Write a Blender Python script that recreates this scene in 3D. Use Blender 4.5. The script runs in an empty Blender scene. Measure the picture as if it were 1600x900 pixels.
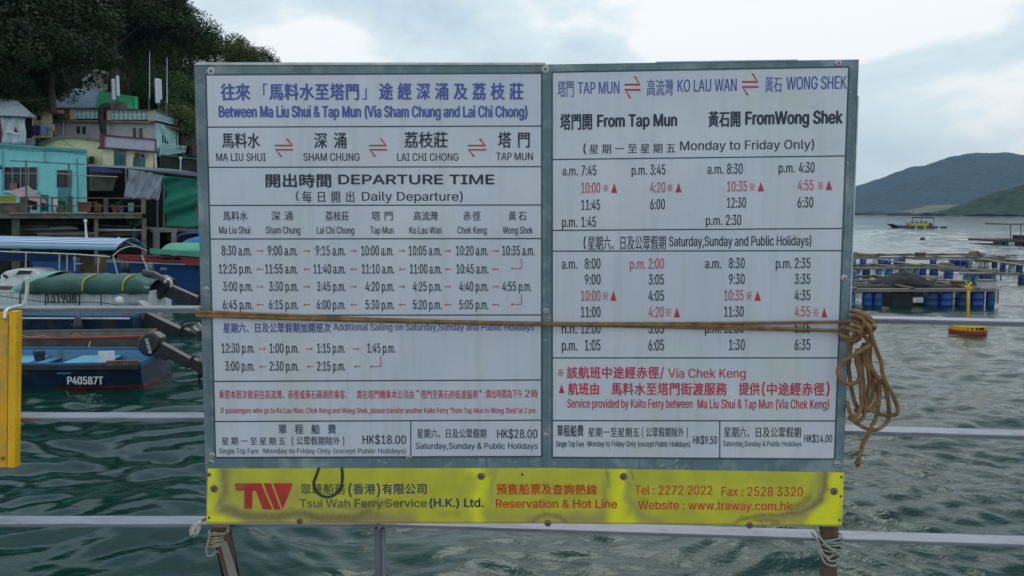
import bpy, math, random
import numpy as np
from mathutils import Vector, Matrix, noise
from mathutils.geometry import tessellate_polygon, delaunay_2d_cdt

S = bpy.context.scene
COL = S.collection
random.seed(5)

# ------------------------------------------------------------------ camera
F = 1331.0            # focal length in photograph pixels (1600 wide)
H = 3.6               # eye height above the water
TH = math.atan(118 / F)
cam_d = bpy.data.cameras.new('camera')
cam_d.sensor_width = 36
cam_d.lens = F / 1600 * 36
cam_d.clip_start = 0.05
cam_d.clip_end = 60000
cam = bpy.data.objects.new('camera', cam_d)
cam.location = (0, 0, H)
cam.rotation_euler = (math.pi / 2 - TH, 0, 0)
COL.objects.link(cam)
S.camera = cam

# ------------------------------------------------------------------ exposure
S.view_settings.view_transform = 'Standard'
S.view_settings.look = 'None'
S.view_settings.gamma = 1
S.view_settings.exposure = 0.0
S.cycles.max_bounces = 6
S.cycles.transparent_max_bounces = 8
S.cycles.volume_bounces = 0
S.cycles.caustics_reflective = False
S.cycles.caustics_refractive = False

# ------------------------------------------------------------------ overcast sky
SUN_EL, SUN_AZ = math.radians(48), math.radians(8)     # azimuth from +Y towards +X
w = bpy.data.worlds.new('World')
S.world = w
w.use_nodes = True
nt = w.node_tree
nt.nodes.clear()
N = nt.nodes.new
Lk = nt.links.new
out = N('ShaderNodeOutputWorld')
sky = N('ShaderNodeTexSky')
sky.sky_type = 'NISHITA'
sky.sun_disc = False
sky.sun_elevation = SUN_EL
sky.sun_rotation = SUN_AZ
bg1 = N('ShaderNodeBackground'); bg1.inputs[1].default_value = 0.12
Lk(sky.outputs[0], bg1.inputs[0])
tc = N('ShaderNodeTexCoord')
mp = N('ShaderNodeMapping'); mp.inputs['Scale'].default_value = (1.0, 1.0, 2.2); mp.inputs['Location'].default_value = (0.35, 0.1, 0.2)
Lk(tc.outputs['Generated'], mp.inputs[0])
n1 = N('ShaderNodeTexNoise'); n1.inputs['Scale'].default_value = 2.6; n1.inputs['Detail'].default_value = 7; n1.inputs['Roughness'].default_value = 0.52; n1.inputs['Distortion'].default_value = 0.35
Lk(mp.outputs[0], n1.inputs['Vector'])
# the cloud sheet is thinnest and brightest round the hidden sun
sd = Vector((0.12, 0.95, 0.29)).normalized()
dot = N('ShaderNodeVectorMath'); dot.operation = 'DOT_PRODUCT'; dot.inputs[1].default_value = sd
nrm = N('ShaderNodeVectorMath'); nrm.operation = 'NORMALIZE'
Lk(tc.outputs['Generated'], nrm.inputs[0]); Lk(nrm.outputs[0], dot.inputs[0])
mr = N('ShaderNodeMapRange'); mr.inputs['From Min'].default_value = 0.90; mr.inputs['From Max'].default_value = 1.0
mr.inputs['To Min'].default_value = 0.07; mr.inputs['To Max'].default_value = 0.30
Lk(dot.outputs['Value'], mr.inputs['Value'])
con = N('ShaderNodeMapRange'); con.clamp = False
con.inputs['From Min'].default_value = 0.0; con.inputs['From Max'].default_value = 1.0; con.inputs['To Min'].default_value = -0.55; con.inputs['To Max'].default_value = 1.55
Lk(n1.outputs['Fac'], con.inputs['Value'])
ad = N('ShaderNodeMath'); ad.operation = 'ADD'
Lk(con.outputs[0], ad.inputs[0]); Lk(mr.outputs[0], ad.inputs[1])
cr = N('ShaderNodeValToRGB')
e = cr.color_ramp.elements
e[0].position = 0.26; e[0].color = (0.34, 0.46, 0.60, 1)
e[1].position = 0.78; e[1].color = (0.98, 1.0, 1.0, 1)
for p_, c_ in ((0.42, (0.50, 0.63, 0.74, 1)), (0.55, (0.62, 0.755, 0.81, 1)), (0.68, (0.73, 0.84, 0.875, 1))):
    q = e.new(p_); q.color = c_
Lk(ad.outputs[0], cr.inputs[0])
bg2 = N('ShaderNodeBackground'); bg2.inputs[1].default_value = 1.08
Lk(cr.outputs[0], bg2.inputs[0])
mx = N('ShaderNodeMixShader'); mx.inputs[0].default_value = 0.9
Lk(bg1.outputs[0], mx.inputs[1]); Lk(bg2.outputs[0], mx.inputs[2]); Lk(mx.outputs[0], out.inputs[0])

sun_d = bpy.data.lights.new('sun', 'SUN')
sun_d.energy = 0.8
sun_d.angle = math.radians(25)
sun_d.color = (1.0, 0.96, 0.90)
sun = bpy.data.objects.new('sun', sun_d)
sv = Vector((math.sin(SUN_AZ) * math.cos(SUN_EL), math.cos(SUN_AZ) * math.cos(SUN_EL), math.sin(SUN_EL)))
sun.rotation_euler = sv.to_track_quat('Z', 'Y').to_euler()
sun.location = (0, 20, 60)
COL.objects.link(sun)

# ------------------------------------------------------------------ helpers
def P(px, py, Y):
    """the point at depth Y seen at photograph pixel (px, py)"""
    up = 450 - py
    yw = F * math.cos(TH) + up * math.sin(TH)
    zw = -F * math.sin(TH) + up * math.cos(TH)
    return Vector(((px - 800) / yw * Y, Y, H + zw / yw * Y))

def WP(px, py, z=0.0):
    up = 450 - py
    yw = F * math.cos(TH) + up * math.sin(TH)
    zw = -F * math.sin(TH) + up * math.cos(TH)
    Y = (z - H) / (zw / yw)
    return P(px, py, Y)

MW = {}
def inv_of(o):
    return MW[o.name].inverted() if o is not None else Matrix.Identity(4)

def thing(name, label, cat, loc=(0, 0, 0), rz=0.0, group=None):
    o = bpy.data.objects.new(name, None)
    COL.objects.link(o)
    o.empty_display_size = 0.2
    o.location = loc
    o.rotation_euler = (0, 0, rz)
    o['label'] = label
    o['category'] = cat
    if group: o['group'] = group
    MW[o.name] = Matrix.Translation(Vector(loc)) @ Matrix.Rotation(rz, 4, 'Z')
    return o

def tag(o, label=None, cat=None, group=None, kind=None):
    if label: o['label'] = label
    if cat: o['category'] = cat
    if group: o['group'] = group
    if kind: o['kind'] = kind
    return o

def link_mesh(name, me, mat, parent=None):
    o = bpy.data.objects.new(name, me)
    if mat is not None:
        me.materials.append(mat)
    COL.objects.link(o)
    if parent is not None:
        o.parent = parent
    MW[o.name] = MW[parent.name].copy() if parent is not None else Matrix.Identity(4)
    return o

class MB:
    def __init__(s, M=None):
        s.v = []; s.f = []; s.M = M
    def add(s, vs, fs):
        n = len(s.v)
        if s.M is not None: vs = [s.M @ Vector(q) for q in vs]
        s.v.extend(tuple(q) for q in vs)
        s.f.extend(tuple(i + n for i in f) for f in fs)
        return s
    def box(s, x0, x1, y0, y1, z0, z1):
        return s.add([(x0,y0,z0),(x1,y0,z0),(x1,y1,z0),(x0,y1,z0),(x0,y0,z1),(x1,y0,z1),(x1,y1,z1),(x0,y1,z1)],
              [(0,3,2,1),(4,5,6,7),(0,1,5,4),(1,2,6,5),(2,3,7,6),(3,0,4,7)])
    def prism(s, pts, ext):
        """polygon pts (counter-clockwise seen from the side opposite to ext) pushed along ext"""
        n = len(pts); ext = Vector(ext)
        vs = [Vector(p) for p in pts] + [Vector(p) + ext for p in pts]
        fs = [tuple(range(n)), tuple(range(2*n-1, n-1, -1))]
        for i in range(n):
            j = (i+1) % n
            fs.append((i, i+n, j+n, j))
        return s.add(vs, fs)
    def tube(s, pts, r, n=8, cap=True, closed=False):
        pts = [Vector(p) for p in pts]
        rs = r if isinstance(r, (list, tuple)) else [r]*len(pts)
        m = len(pts); base = []; up = None
        for i, p in enumerate(pts):
            a = pts[(i-1) % m] if (i or closed) else p
            b = pts[(i+1) % m] if (i < m-1 or closed) else p
            t = (b - a)
            t = t.normalized() if t.length > 1e-9 else Vector((0,0,1))
            if up is None:
                up = t.orthogonal().normalized()
            up = (up - t * up.dot(t))
            up = up.normalized() if up.length > 1e-6 else t.orthogonal().normalized()
            w_ = t.cross(up)
            for k in range(n):
                a_ = 2*math.pi*k/n
                base.append(p + (up*math.cos(a_) + w_*math.sin(a_))*rs[i])
        fs = []
        for i in range(m if closed else m-1):
            i2 = (i+1) % m
            for k in range(n):
                k2 = (k+1) % n
                fs.append((i*n+k, i*n+k2, i2*n+k2, i2*n+k))
        if cap and not closed:
            fs.append(tuple(range(n-1, -1, -1)))
            fs.append(tuple((m-1)*n+k for k in range(n)))
        return s.add(base, fs)
    def bar(s, a, b, w_, h_):
        """rectangular bar from a to b, width across, height up"""
        a = Vector(a); b = Vector(b); t = (b-a).normalized()
        ref = Vector((0,0,1)) if abs(t.z) < 0.9 else Vector((0,1,0))
        sd_ = t.cross(ref).normalized(); up = sd_.cross(t)
        vs = []
        for p in (a, b):
            for sx, sz in ((-1,-1),(1,-1),(1,1),(-1,1)):
                vs.append(p + sd_*sx*w_/2 + up*sz*h_/2)
        return s.add(vs, [(0,1,2,3),(7,6,5,4),(0,4,5,1),(1,5,6,2),(2,6,7,3),(3,7,4,0)])
    def lathe(s, c, prof, n=16, axis='Z'):
        c = Vector(c); vs = []; fs = []
        for r, z in prof:
            for k in range(n):
                a = 2*math.pi*k/n
                q = (r*math.cos(a), r*math.sin(a), z)
                if axis == 'X': q = (z, r*math.cos(a), r*math.sin(a))
                if axis == 'Y': q = (r*math.cos(a), z, r*math.sin(a))
                vs.append(c + Vector(q))
        m = len(prof)
        for i in range(m-1):
            for k in range(n):
                k2 = (k+1) % n
                fs.append((i*n+k, i*n+k2, (i+1)*n+k2, (i+1)*n+k))
        fs.append(tuple(range(n-1, -1, -1))); fs.append(tuple((m-1)*n+k for k in range(n)))
        return s.add(vs, fs)
    def grid(s, rows):
        """rows: list of equal-length lists of points"""
        n = len(rows[0]); vs = [p for r in rows for p in r]
        fs = [(i*n+k, i*n+k+1, (i+1)*n+k+1, (i+1)*n+k) for i in range(len(rows)-1) for k in range(n-1)]
        return s.add(vs, fs)
    def build(s, name, mat, parent=None, smooth=False, bevel=0.0, solid=0.0):
        me = bpy.data.meshes.new(name)
        iv = inv_of(parent)
        me.from_pydata([tuple(iv @ Vector(q)) for q in s.v], [], s.f)
        me.update()
        if smooth:
            me.polygons.foreach_set('use_smooth', [True]*len(me.polygons))
        o = link_mesh(name, me, mat, parent)
        if solid:
            md = o.modifiers.new('thick', 'SOLIDIFY'); md.thickness = solid; md.offset = 0
        if bevel:
            md = o.modifiers.new('bevel', 'BEVEL'); md.width = bevel; md.segments = 2; md.limit_method = 'ANGLE'
        return o

def catmull(pts, sub=6):
    pts = [Vector(p) for p in pts]; outp = []
    for i in range(len(pts)-1):
        p0 = pts[max(i-1, 0)]; p1 = pts[i]; p2 = pts[i+1]; p3 = pts[min(i+2, len(pts)-1)]
        for k in range(sub):
            t = k/sub
            outp.append(0.5*((2*p1) + (p2-p0)*t + (2*p0-5*p1+4*p2-p3)*t*t + (3*p1-p0-3*p2+p3)*t*t*t))
    outp.append(pts[-1])
    return outp

SKEW = [0.0]      # the village stands turned towards the pier: its side walls run back at this slope
def slab(px_pts, thick, mb=None):
    """polygon given as (px, py, Y) pushed back by thick metres"""
    mb = mb or MB()
    pts = [P(*q) for q in px_pts]
    # make the front face look towards -Y
    a = 0
    for i in range(len(pts)):
        p, q = pts[i], pts[(i+1) % len(pts)]
        a += p.x*q.z - q.x*p.z
    if a < 0: pts.reverse()
    return mb.prism(pts, (thick*SKEW[0], thick, 0))

def rect(x0, x1, y0, y1, Y, thick, mb=None):
    return slab([(x0,y1,Y),(x1,y1,Y),(x1,y0,Y),(x0,y0,Y)], thick, mb)

def copy_thing(o, loc=None, rz=None, label=None):
    c = o.copy(); COL.objects.link(c)
    if loc is not None: c.location = loc
    if rz is not None: c.rotation_euler = (0, 0, rz)
    if label: c['label'] = label
    for ch in o.children:
        d = ch.copy(); COL.objects.link(d); d.parent = c
        for g in ch.children:
            h = g.copy(); COL.objects.link(h); h.parent = d
    return c

# ------------------------------------------------------------------ materials
def lin(r, g, b):
    f = lambda c: (c/255/12.92) if c/255 <= 0.04045 else ((c/255+0.055)/1.055)**2.4
    return (f(r), f(g), f(b))

def mat(name, col, rough=0.6, var=0.15, scale=3.0, bump=0.0, bscale=None, metal=0.0, coat=0.0,
        dirt=None, dirt_amt=0.5, dirt_scale=2.0, stretch=(1,1,1), spec=0.5, detail=5):
    m = bpy.data.materials.new(name); m.use_nodes = True
    t = m.node_tree; b = t.nodes['Principled BSDF']
    tc = t.nodes.new('ShaderNodeTexCoord'); mp = t.nodes.new('ShaderNodeMapping')
    mp.inputs['Scale'].default_value = stretch
    t.links.new(tc.outputs['Object'], mp.inputs[0])
    n = t.nodes.new('ShaderNodeTexNoise'); n.inputs['Scale'].default_value = scale; n.inputs['Detail'].default_value = detail
    t.links.new(mp.outputs[0], n.inputs['Vector'])
    r = t.nodes.new('ShaderNodeValToRGB')
    r.color_ramp.elements[0].position = 0.3; r.color_ramp.elements[1].position = 0.7
    r.color_ramp.elements[0].color = tuple(c*(1-var) for c in col) + (1,)
    r.color_ramp.elements[1].color = tuple(min(1, c*(1+var)) for c in col) + (1,)
    t.links.new(n.outputs['Fac'], r.inputs[0])
    last = r.outputs[0]
    if dirt is not None:
        n2 = t.nodes.new('ShaderNodeTexNoise'); n2.inputs['Scale'].default_value = dirt_scale; n2.inputs['Detail'].default_value = 8; n2.inputs['Roughness'].default_value = 0.65
        t.links.new(mp.outputs[0], n2.inputs['Vector'])
        r2 = t.nodes.new('ShaderNodeValToRGB'); c0 = 0.62 - 0.25*dirt_amt
        r2.color_ramp.elements[0].position = c0; r2.color_ramp.elements[1].position = c0 + 0.16
        t.links.new(n2.outputs['Fac'], r2.inputs[0])
        mm = t.nodes.new('ShaderNodeMix'); mm.data_type = 'RGBA'
        t.links.new(r2.outputs[0], mm.inputs['Factor']); t.links.new(last, mm.inputs[6]); mm.inputs[7].default_value = tuple(dirt) + (1,)
        last = mm.outputs[2]
    t.links.new(last, b.inputs['Base Color'])
    b.inputs['Roughness'].default_value = rough
    b.inputs['Metallic'].default_value = metal
    b.inputs['Specular IOR Level'].default_value = spec
    b.inputs['Coat Weight'].default_value = coat
    b.inputs['Coat Roughness'].default_value = 0.08
    if bump:
        bn = t.nodes.new('ShaderNodeTexNoise'); bn.inputs['Scale'].default_value = bscale or scale*3; bn.inputs['Detail'].default_value = 4
        t.links.new(mp.outputs[0], bn.inputs['Vector'])
        bb = t.nodes.new('ShaderNodeBump'); bb.inputs['Strength'].default_value = bump; bb.inputs['Distance'].default_value = 0.02
        t.links.new(bn.outputs['Fac'], bb.inputs['Height']); t.links.new(bb.outputs[0], b.inputs['Normal'])
        if coat: t.links.new(bb.outputs[0], b.inputs['Coat Normal'])
    return m
# ------------------------------------------------------------------ lettering
# outlines of the Latin letters: advance, then contours as x, y pairs in thousandths of the type size
GLYPHS = {
34: (321, [[78,318,70,509,136,509,128,318],[193,318,185,509,250,509,243,318]]),
36: (447, [[202,-74,202,583,244,583,244,-74],[188,-7,156,-1,128,9,102,23,81,40,64,60,51,83,42,109,38,137,104,137,114,102,136,76,166,59,204,50,246,50,286,60,317,79,338,106,346,139,340,168,322,189,263,217,145,253,112,269,86,289,67,313,56,341,52,372,54,400,62,425,75,448,92,468,138,498,165,508,227,516,289,508,316,498,360,468,377,449,390,427,398,403,401,378,337,378,332,402,320,421,302,437,280,449,254,456,225,459,185,454,152,440,129,418,117,391,117,359,122,345,155,315,212,293,312,264,359,238,395,198,407,161,406,112,399,87,370,43,349,25,294,0,261,-7]]),
38: (448, [[165,-5,136,1,110,12,69,42,54,62,43,84,36,108,36,154,47,189,85,235,243,359,259,384,262,405,255,434,233,454,201,461,168,453,151,440,138,411,141,375,179,314,438,0,364,0,96,327,81,361,75,398,82,440,102,474,134,499,176,512,224,512,266,499,297,475,317,442,324,404,315,362,301,336,256,293,135,202,110,174,98,146,98,115,109,87,143,57,193,46,232,52,269,69,301,95,327,131,343,174,349,224,408,224,403,167,389,124,333,47,315,30,271,7,221,-5]]),
39: (206, [[78,318,70,509,136,509,128,318]]),
40: (273, [[90,244,109,364,145,477,177,539,236,539,204,466,169,351,152,241,155,145,167,83,218,-57,236,-96,177,-96,150,-46,128,4,111,55,99,106,92,156]]),
41: (273, [[37,-96,86,18,113,116,122,207,112,313,82,428,54,503,37,539,97,539,128,477,154,403,173,323,183,244,182,156,174,104,144,3,123,-47,97,-96]]),
44: (188, [[38,-119,68,71,137,71,84,-119]]),
45: (453, [[337,244,337,188,114,188,114,244]]),
46: (188, [[83,-3,63,9,55,18,50,41,55,64,73,81,95,87,118,81,135,64,141,41,135,18,118,1,107,-3]]),
47: (249, [[235,533,71,-76,14,-76,178,533]]),
48: (453, [[227,-7,191,-3,158,7,130,24,105,48,85,77,69,113,57,155,50,202,50,306,57,353,69,395,85,431,106,461,130,484,159,502,191,512,227,516,262,512,295,502,323,484,348,461,368,431,384,395,396,353,403,306,403,202,396,155,384,113,368,77,348,48,323,24,295,7,263,-3],[250,52,271,60,290,74,306,92,320,116,338,176,344,254,338,332,320,393,290,435,271,449,250,457,227,460,203,457,182,449,163,435,147,416,123,365,115,332,109,254,115,176,134,116,147,92,163,74,182,60,203,52]]),
49: (453, [[76,0,76,55,391,55,391,0],[276,509,276,0,212,0,212,448,86,358,86,427,198,509]]),
50: (453, [[64,0,64,47,294,298,316,341,319,389,308,419,287,441,258,455,224,460,188,454,159,438,139,413,128,381,127,362,66,362,68,391,75,418,86,442,102,464,121,482,168,507,225,516,281,507,306,497,346,465,361,445,372,423,379,398,380,354,363,299,317,235,153,60,389,57,389,0]]),
51: (453, [[188,-5,133,10,108,22,70,57,57,79,48,104,44,132,109,132,118,100,137,76,165,59,219,50,258,55,291,69,315,93,328,125,328,163,316,196,306,211,275,234,229,246,157,248,157,299,288,448,288,452,70,452,70,509,372,509,372,461,211,278,211,289,247,290,279,286,308,276,333,262,354,244,371,222,391,173,393,145,390,116,383,90,354,45,309,12,251,-5]]),
52: (453, [[40,105,40,158,247,509,311,509,109,166,413,163,413,105],[282,0,282,318,343,318,343,0]]),
53: (453, [[221,-7,165,1,140,11,99,41,83,60,63,105,60,130,122,130,130,102,148,78,173,60,204,51,241,51,276,64,304,89,322,122,328,162,321,203,314,221,290,251,257,270,218,277,167,268,139,255,128,246,67,253,96,509,366,509,366,452,151,452,134,301,178,325,229,334,274,328,313,311,345,285,370,251,386,210,391,163,381,102,369,76,352,52,309,15,282,3,253,-4]]),
54: (453, [[226,-7,168,3,142,15,119,31,84,74,73,101,66,130,65,187,80,239,112,302,252,509,322,509,151,261,145,261,165,288,208,311,235,314,265,312,316,295,355,262,370,240,387,187,387,127,368,73,333,30,310,14,257,-4],[245,50,279,63,304,86,322,119,327,157,322,196,304,228,279,251,245,264,207,264,174,252,148,229,131,197,126,179,126,138,138,102,160,73,190,55,207,50]]),
55: (453, [[97,0,323,452,62,452,62,509,391,509,391,449,165,0]]),
56: (453, [[193,-5,163,1,136,11,111,25,74,62,62,84,54,109,53,156,65,195,87,228,117,252,153,265,109,289,80,330,70,380,79,429,90,450,124,485,170,508,226,516,282,508,328,485,361,450,373,429,382,380,372,330,343,289,323,276,300,267,335,252,365,228,387,195,399,156,401,135,391,84,362,42,317,11,259,-5],[248,50,285,60,313,79,331,106,337,139,330,173,312,202,283,223,247,234,206,234,169,223,140,202,122,173,115,139,121,106,139,79,167,60,205,50],[260,294,287,308,307,330,318,359,318,392,308,420,288,442,244,459,208,459,164,442,138,407,133,376,138,344,154,318,178,300,209,291]]),
57: (453, [[226,516,285,506,310,494,333,478,352,458,368,434,380,408,387,378,387,322,373,270,340,207,200,0,130,0,301,248,307,248,287,221,257,202,232,195,188,197,161,203,137,214,98,247,83,269,72,294,66,321,66,382,73,411,85,436,120,479,168,506],[207,459,174,446,148,423,131,390,125,352,131,313,148,280,174,257,207,245,245,245,263,249,293,267,314,295,326,330,326,371,322,390,305,422,279,446,245,459]]),
58: (188, [[83,-3,63,9,55,18,50,41,55,64,73,81,95,87,118,81,135,64,141,41,135,18,118,1,107,-3],[83,272,63,284,51,304,51,328,63,349,83,360,107,360,128,349,140,328,140,304,128,284,107,272]]),
59: (188, [[38,-119,68,71,137,71,84,-119],[92,272,71,284,59,304,59,328,71,349,92,360,116,360,136,349,148,328,148,304,136,284,116,272]]),
65: (480, [[16,0,201,509,276,509,463,0,395,0,232,478,245,478,191,302,85,0],[110,142,110,199,370,199,370,142]]),
66: (456, [[60,0,60,509,274,507,304,501,329,491,367,461,381,442,396,398,397,353,387,320,368,295,315,267,315,262,347,254,378,234,402,203,411,184,418,136,410,88,400,67,368,31,317,8,284,2],[125,57,245,57,281,60,309,67,330,80,344,96,353,115,354,153,342,184,320,209,289,225,248,231,125,231],[125,285,256,287,288,296,314,314,330,340,336,372,326,412,313,429,294,442,270,449,240,452,125,452]]),
67: (510, [[225,-3,186,7,150,25,119,49,92,79,70,115,53,157,44,203,40,254,44,305,53,352,70,393,92,429,119,459,150,484,186,501,225,512,267,516,317,511,362,496,402,471,435,438,459,397,473,348,408,348,389,395,357,428,330,444,267,456,237,453,209,445,184,432,161,414,141,391,125,364,113,332,106,295,103,254,106,213,113,177,125,145,141,117,161,94,184,76,210,63,237,56,300,56,344,72,380,102,404,144,408,160,473,160,459,112,435,71,402,38,363,13,317,-2,293,-6]]),
68: (502, [[96,0,96,57,215,57,254,60,288,68,318,81,343,99,363,122,379,149,390,181,397,216,397,294,390,329,379,361,364,388,344,410,320,428,291,441,258,449,221,452,93,452,93,509,225,509,273,505,315,495,353,478,385,455,412,426,433,391,449,351,458,306,462,255,458,205,449,159,433,119,411,83,384,54,351,31,312,14,268,3],[125,509,125,0,60,0,60,509]]),
69: (419, [[60,0,60,509,372,509,372,452,125,452,125,286,355,286,355,229,125,229,125,57,375,57,375,0]]),
70: (410, [[60,0,60,509,369,509,369,452,125,452,125,278,346,278,346,221,125,221,125,0]]),
71: (520, [[269,-7,225,-3,185,7,149,25,118,49,91,79,69,116,53,157,43,203,40,254,43,305,53,352,69,393,91,429,117,459,149,484,184,501,223,512,265,516,340,504,384,483,421,453,449,416,468,373,474,349,408,349,378,406,344,436,300,453,265,456,236,453,209,445,183,432,160,414,141,392,125,364,113,332,106,295,103,254,106,213,113,177,125,145,141,117,184,76,210,63,238,56,269,53,322,61,345,71,382,102,407,147,415,202,434,199,283,199,283,256,478,256,475,160,466,124,451,91,431,62,406,38,377,19,344,5,308,-4]]),
72: (517, [[60,0,60,509,125,509,125,289,392,289,392,509,457,509,457,0,392,0,392,232,125,232,125,0]]),
73: (300, [[31,0,31,57,118,57,118,452,31,452,31,509,269,509,269,452,183,452,183,57,269,57,269,0]]),
74: (396, [[185,-7,143,-2,106,11,75,33,52,63,38,100,33,173,98,173,100,117,108,93,122,74,139,61,160,53,185,50,209,53,230,61,248,74,261,93,269,117,272,145,272,509,336,509,336,145,332,100,318,63,294,33,263,11,227,-2]]),
75: (467, [[104,145,104,216,212,344,364,509,448,509,231,276],[60,0,60,509,125,509,125,0],[372,0,188,259,228,309,449,0]]),
76: (393, [[60,0,60,509,125,509,125,57,361,57,361,0]]),
77: (628, [[60,0,60,509,152,509,322,49,307,49,352,187,476,509,568,509,568,0,504,0,507,457,513,457,456,291,342,0,286,0,112,457,119,457,122,0]]),
78: (523, [[60,0,60,509,136,509,414,55,405,54,399,195,399,509,463,509,463,0,387,0,108,452,119,454,125,291,125,0]]),
79: (533, [[267,-7,225,-3,186,7,150,25,119,49,92,79,70,115,53,157,44,203,40,254,44,305,53,352,70,393,92,429,119,459,150,484,186,501,225,512,267,516,309,512,348,501,384,484,415,459,442,429,464,393,480,352,490,305,493,254,490,203,480,157,464,115,442,79,415,49,384,25,348,7,309,-3],[296,55,324,63,349,76,372,94,392,116,408,144,420,176,428,213,428,295,420,332,408,365,392,392,372,415,349,433,324,446,267,456,237,453,184,433,161,415,142,392,125,364,113,332,106,295,103,254,106,213,113,176,125,144,161,94,184,76,210,63,237,55]]),
80: (445, [[60,0,60,509,235,509,272,506,305,499,332,487,356,471,375,452,390,430,407,377,407,318,390,265,356,223,332,207,305,195,272,188,109,186,109,242,257,244,279,248,312,266,333,294,343,328,343,367,333,402,312,428,297,439,257,451,125,452,125,0]]),
81: (533, [[245,159,313,159,468,-48,401,-48],[267,-7,225,-3,186,7,150,25,119,49,92,79,70,115,53,157,44,203,40,254,44,305,53,352,70,393,92,429,119,459,150,484,186,501,225,512,267,516,309,512,348,501,384,484,415,459,442,429,464,393,480,352,490,305,493,254,490,203,480,157,464,115,442,79,415,49,384,25,348,7,309,-3],[296,55,324,63,349,76,372,94,392,116,408,144,420,176,428,213,428,295,420,332,408,365,392,392,372,415,349,433,324,446,267,456,237,453,184,433,161,415,142,392,125,364,113,332,106,295,103,254,106,213,113,176,125,144,161,94,184,76,210,63,237,55]]),
82: (449, [[60,0,60,509,236,509,305,500,333,489,376,455,401,408,409,352,401,296,390,271,376,250,333,217,305,206,273,200,96,198,96,255,258,256,298,267,325,287,340,316,345,352,340,389,325,419,298,440,258,451,125,452,125,0],[353,0,230,229,303,229,428,0]]),
83: (447, [[188,-7,156,-1,128,9,102,23,81,40,64,60,51,83,42,109,38,137,104,137,114,102,136,76,166,59,204,50,246,50,286,60,317,79,338,106,346,139,340,168,322,189,263,217,145,253,112,269,86,289,67,313,56,341,52,372,54,400,62,425,75,448,92,468,138,498,165,508,227,516,289,508,316,498,360,468,377,449,390,427,398,403,401,378,337,378,332,402,320,421,302,437,280,449,254,456,225,459,185,454,152,440,129,418,117,391,117,359,122,345,155,315,212,293,312,264,359,238,395,198,407,161,406,112,399,87,370,43,349,25,294,0,261,-7]]),
84: (449, [[32,452,32,509,417,509,417,452,257,452,257,0,193,0,193,452]]),
85: (517, [[220,-6,186,2,154,15,126,33,103,55,85,80,71,108,63,140,60,173,60,509,124,509,126,155,141,113,153,95,187,68,232,53,285,53,331,68,364,95,377,113,391,155,393,509,457,509,457,173,454,140,446,108,433,80,414,55,391,33,363,15,332,2,297,-6]]),
86: (480, [[204,0,16,509,84,509,248,31,235,31,290,206,395,509,463,509,278,0]]),
87: (686, [[155,0,16,509,82,509,197,40,189,40,224,196,306,509,380,509,497,40,488,40,523,196,603,509,670,509,530,0,455,0,341,445,336,475,350,475,318,323,230,0]]),
88: (474, [[18,0,217,284,217,236,29,509,104,509,243,292,232,292,298,400,374,509,446,509,259,239,259,287,456,0,382,0,230,231,244,231,182,129,91,0]]),
89: (472, [[203,0,203,208,16,509,91,509,231,274,250,230,224,230,280,344,381,509,455,509,268,208,268,0]]),
90: (438, [[42,0,42,46,341,476,348,454,40,452,40,509,397,509,397,462,97,33,90,54,399,57,399,0]]),
97: (389, [[137,-7,94,5,76,15,48,45,38,63,32,84,32,128,43,161,64,184,108,206,257,231,271,240,276,255,272,285,260,307,240,322,212,330,163,327,127,309,104,283,100,274,41,291,51,313,79,346,114,368,173,383,239,379,271,369,300,350,322,320,335,278,337,0,277,0,277,52,272,52,242,16,215,1,181,-7],[192,47,211,51,242,68,263,93,274,122,276,190,134,159,103,139,93,118,96,82,109,64,142,48]]),
98: (424, [[208,-7,172,4,147,21,118,59,112,59,112,0,53,0,53,509,114,509,114,319,118,319,147,355,171,373,207,383,259,382,287,374,313,361,354,320,370,293,388,227,388,151,381,116,370,84,355,57,336,34,313,16,288,3,260,-6],[242,49,262,55,294,80,316,117,327,163,327,215,316,261,295,298,262,322,243,328,198,328,178,322,147,299,134,282,118,241,113,189,118,138,135,95,147,78,179,55,198,49]]),
99: (396, [[174,-5,144,3,117,16,93,35,72,58,56,85,44,116,34,187,44,260,56,291,72,318,93,341,117,360,144,374,174,382,226,384,276,371,318,346,349,308,362,277,303,262,278,304,242,325,207,330,184,328,163,321,130,296,108,258,96,187,108,117,130,80,163,55,207,46,253,55,292,89,304,117,363,102,341,56,306,21,261,-1,226,-7]]),
100: (424, [[165,-6,137,3,111,16,89,34,70,57,55,84,43,116,36,151,36,227,43,261,55,293,70,320,89,342,112,361,137,374,165,382,218,383,253,373,287,346,306,319,311,319,311,509,372,509,372,0,313,0,313,59,307,59,277,21,236,-3,217,-7],[226,49,246,55,278,78,299,115,310,162,310,216,300,263,278,299,246,322,227,328,182,328,162,322,130,298,108,261,98,215,98,163,109,117,130,80,162,55,182,49]]),
101: (404, [[177,-5,145,3,117,16,92,35,72,58,56,85,44,116,34,187,36,224,55,290,71,317,91,340,115,359,142,373,172,382,226,383,266,374,303,355,334,324,347,305,365,256,371,169,75,169,75,221,338,221,310,202,304,248,298,269,277,301,263,314,246,323,205,330,164,323,131,301,109,270,97,231,98,151,102,127,121,88,151,61,190,48,241,49,276,65,294,82,306,105,365,91,348,55,320,26,283,4,237,-7]]),
102: (254, [[228,379,228,327,6,327,6,379],[81,0,82,452,87,470,107,499,135,519,169,529,243,521,227,468,195,474,164,468,147,449,142,419,142,0]]),
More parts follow.
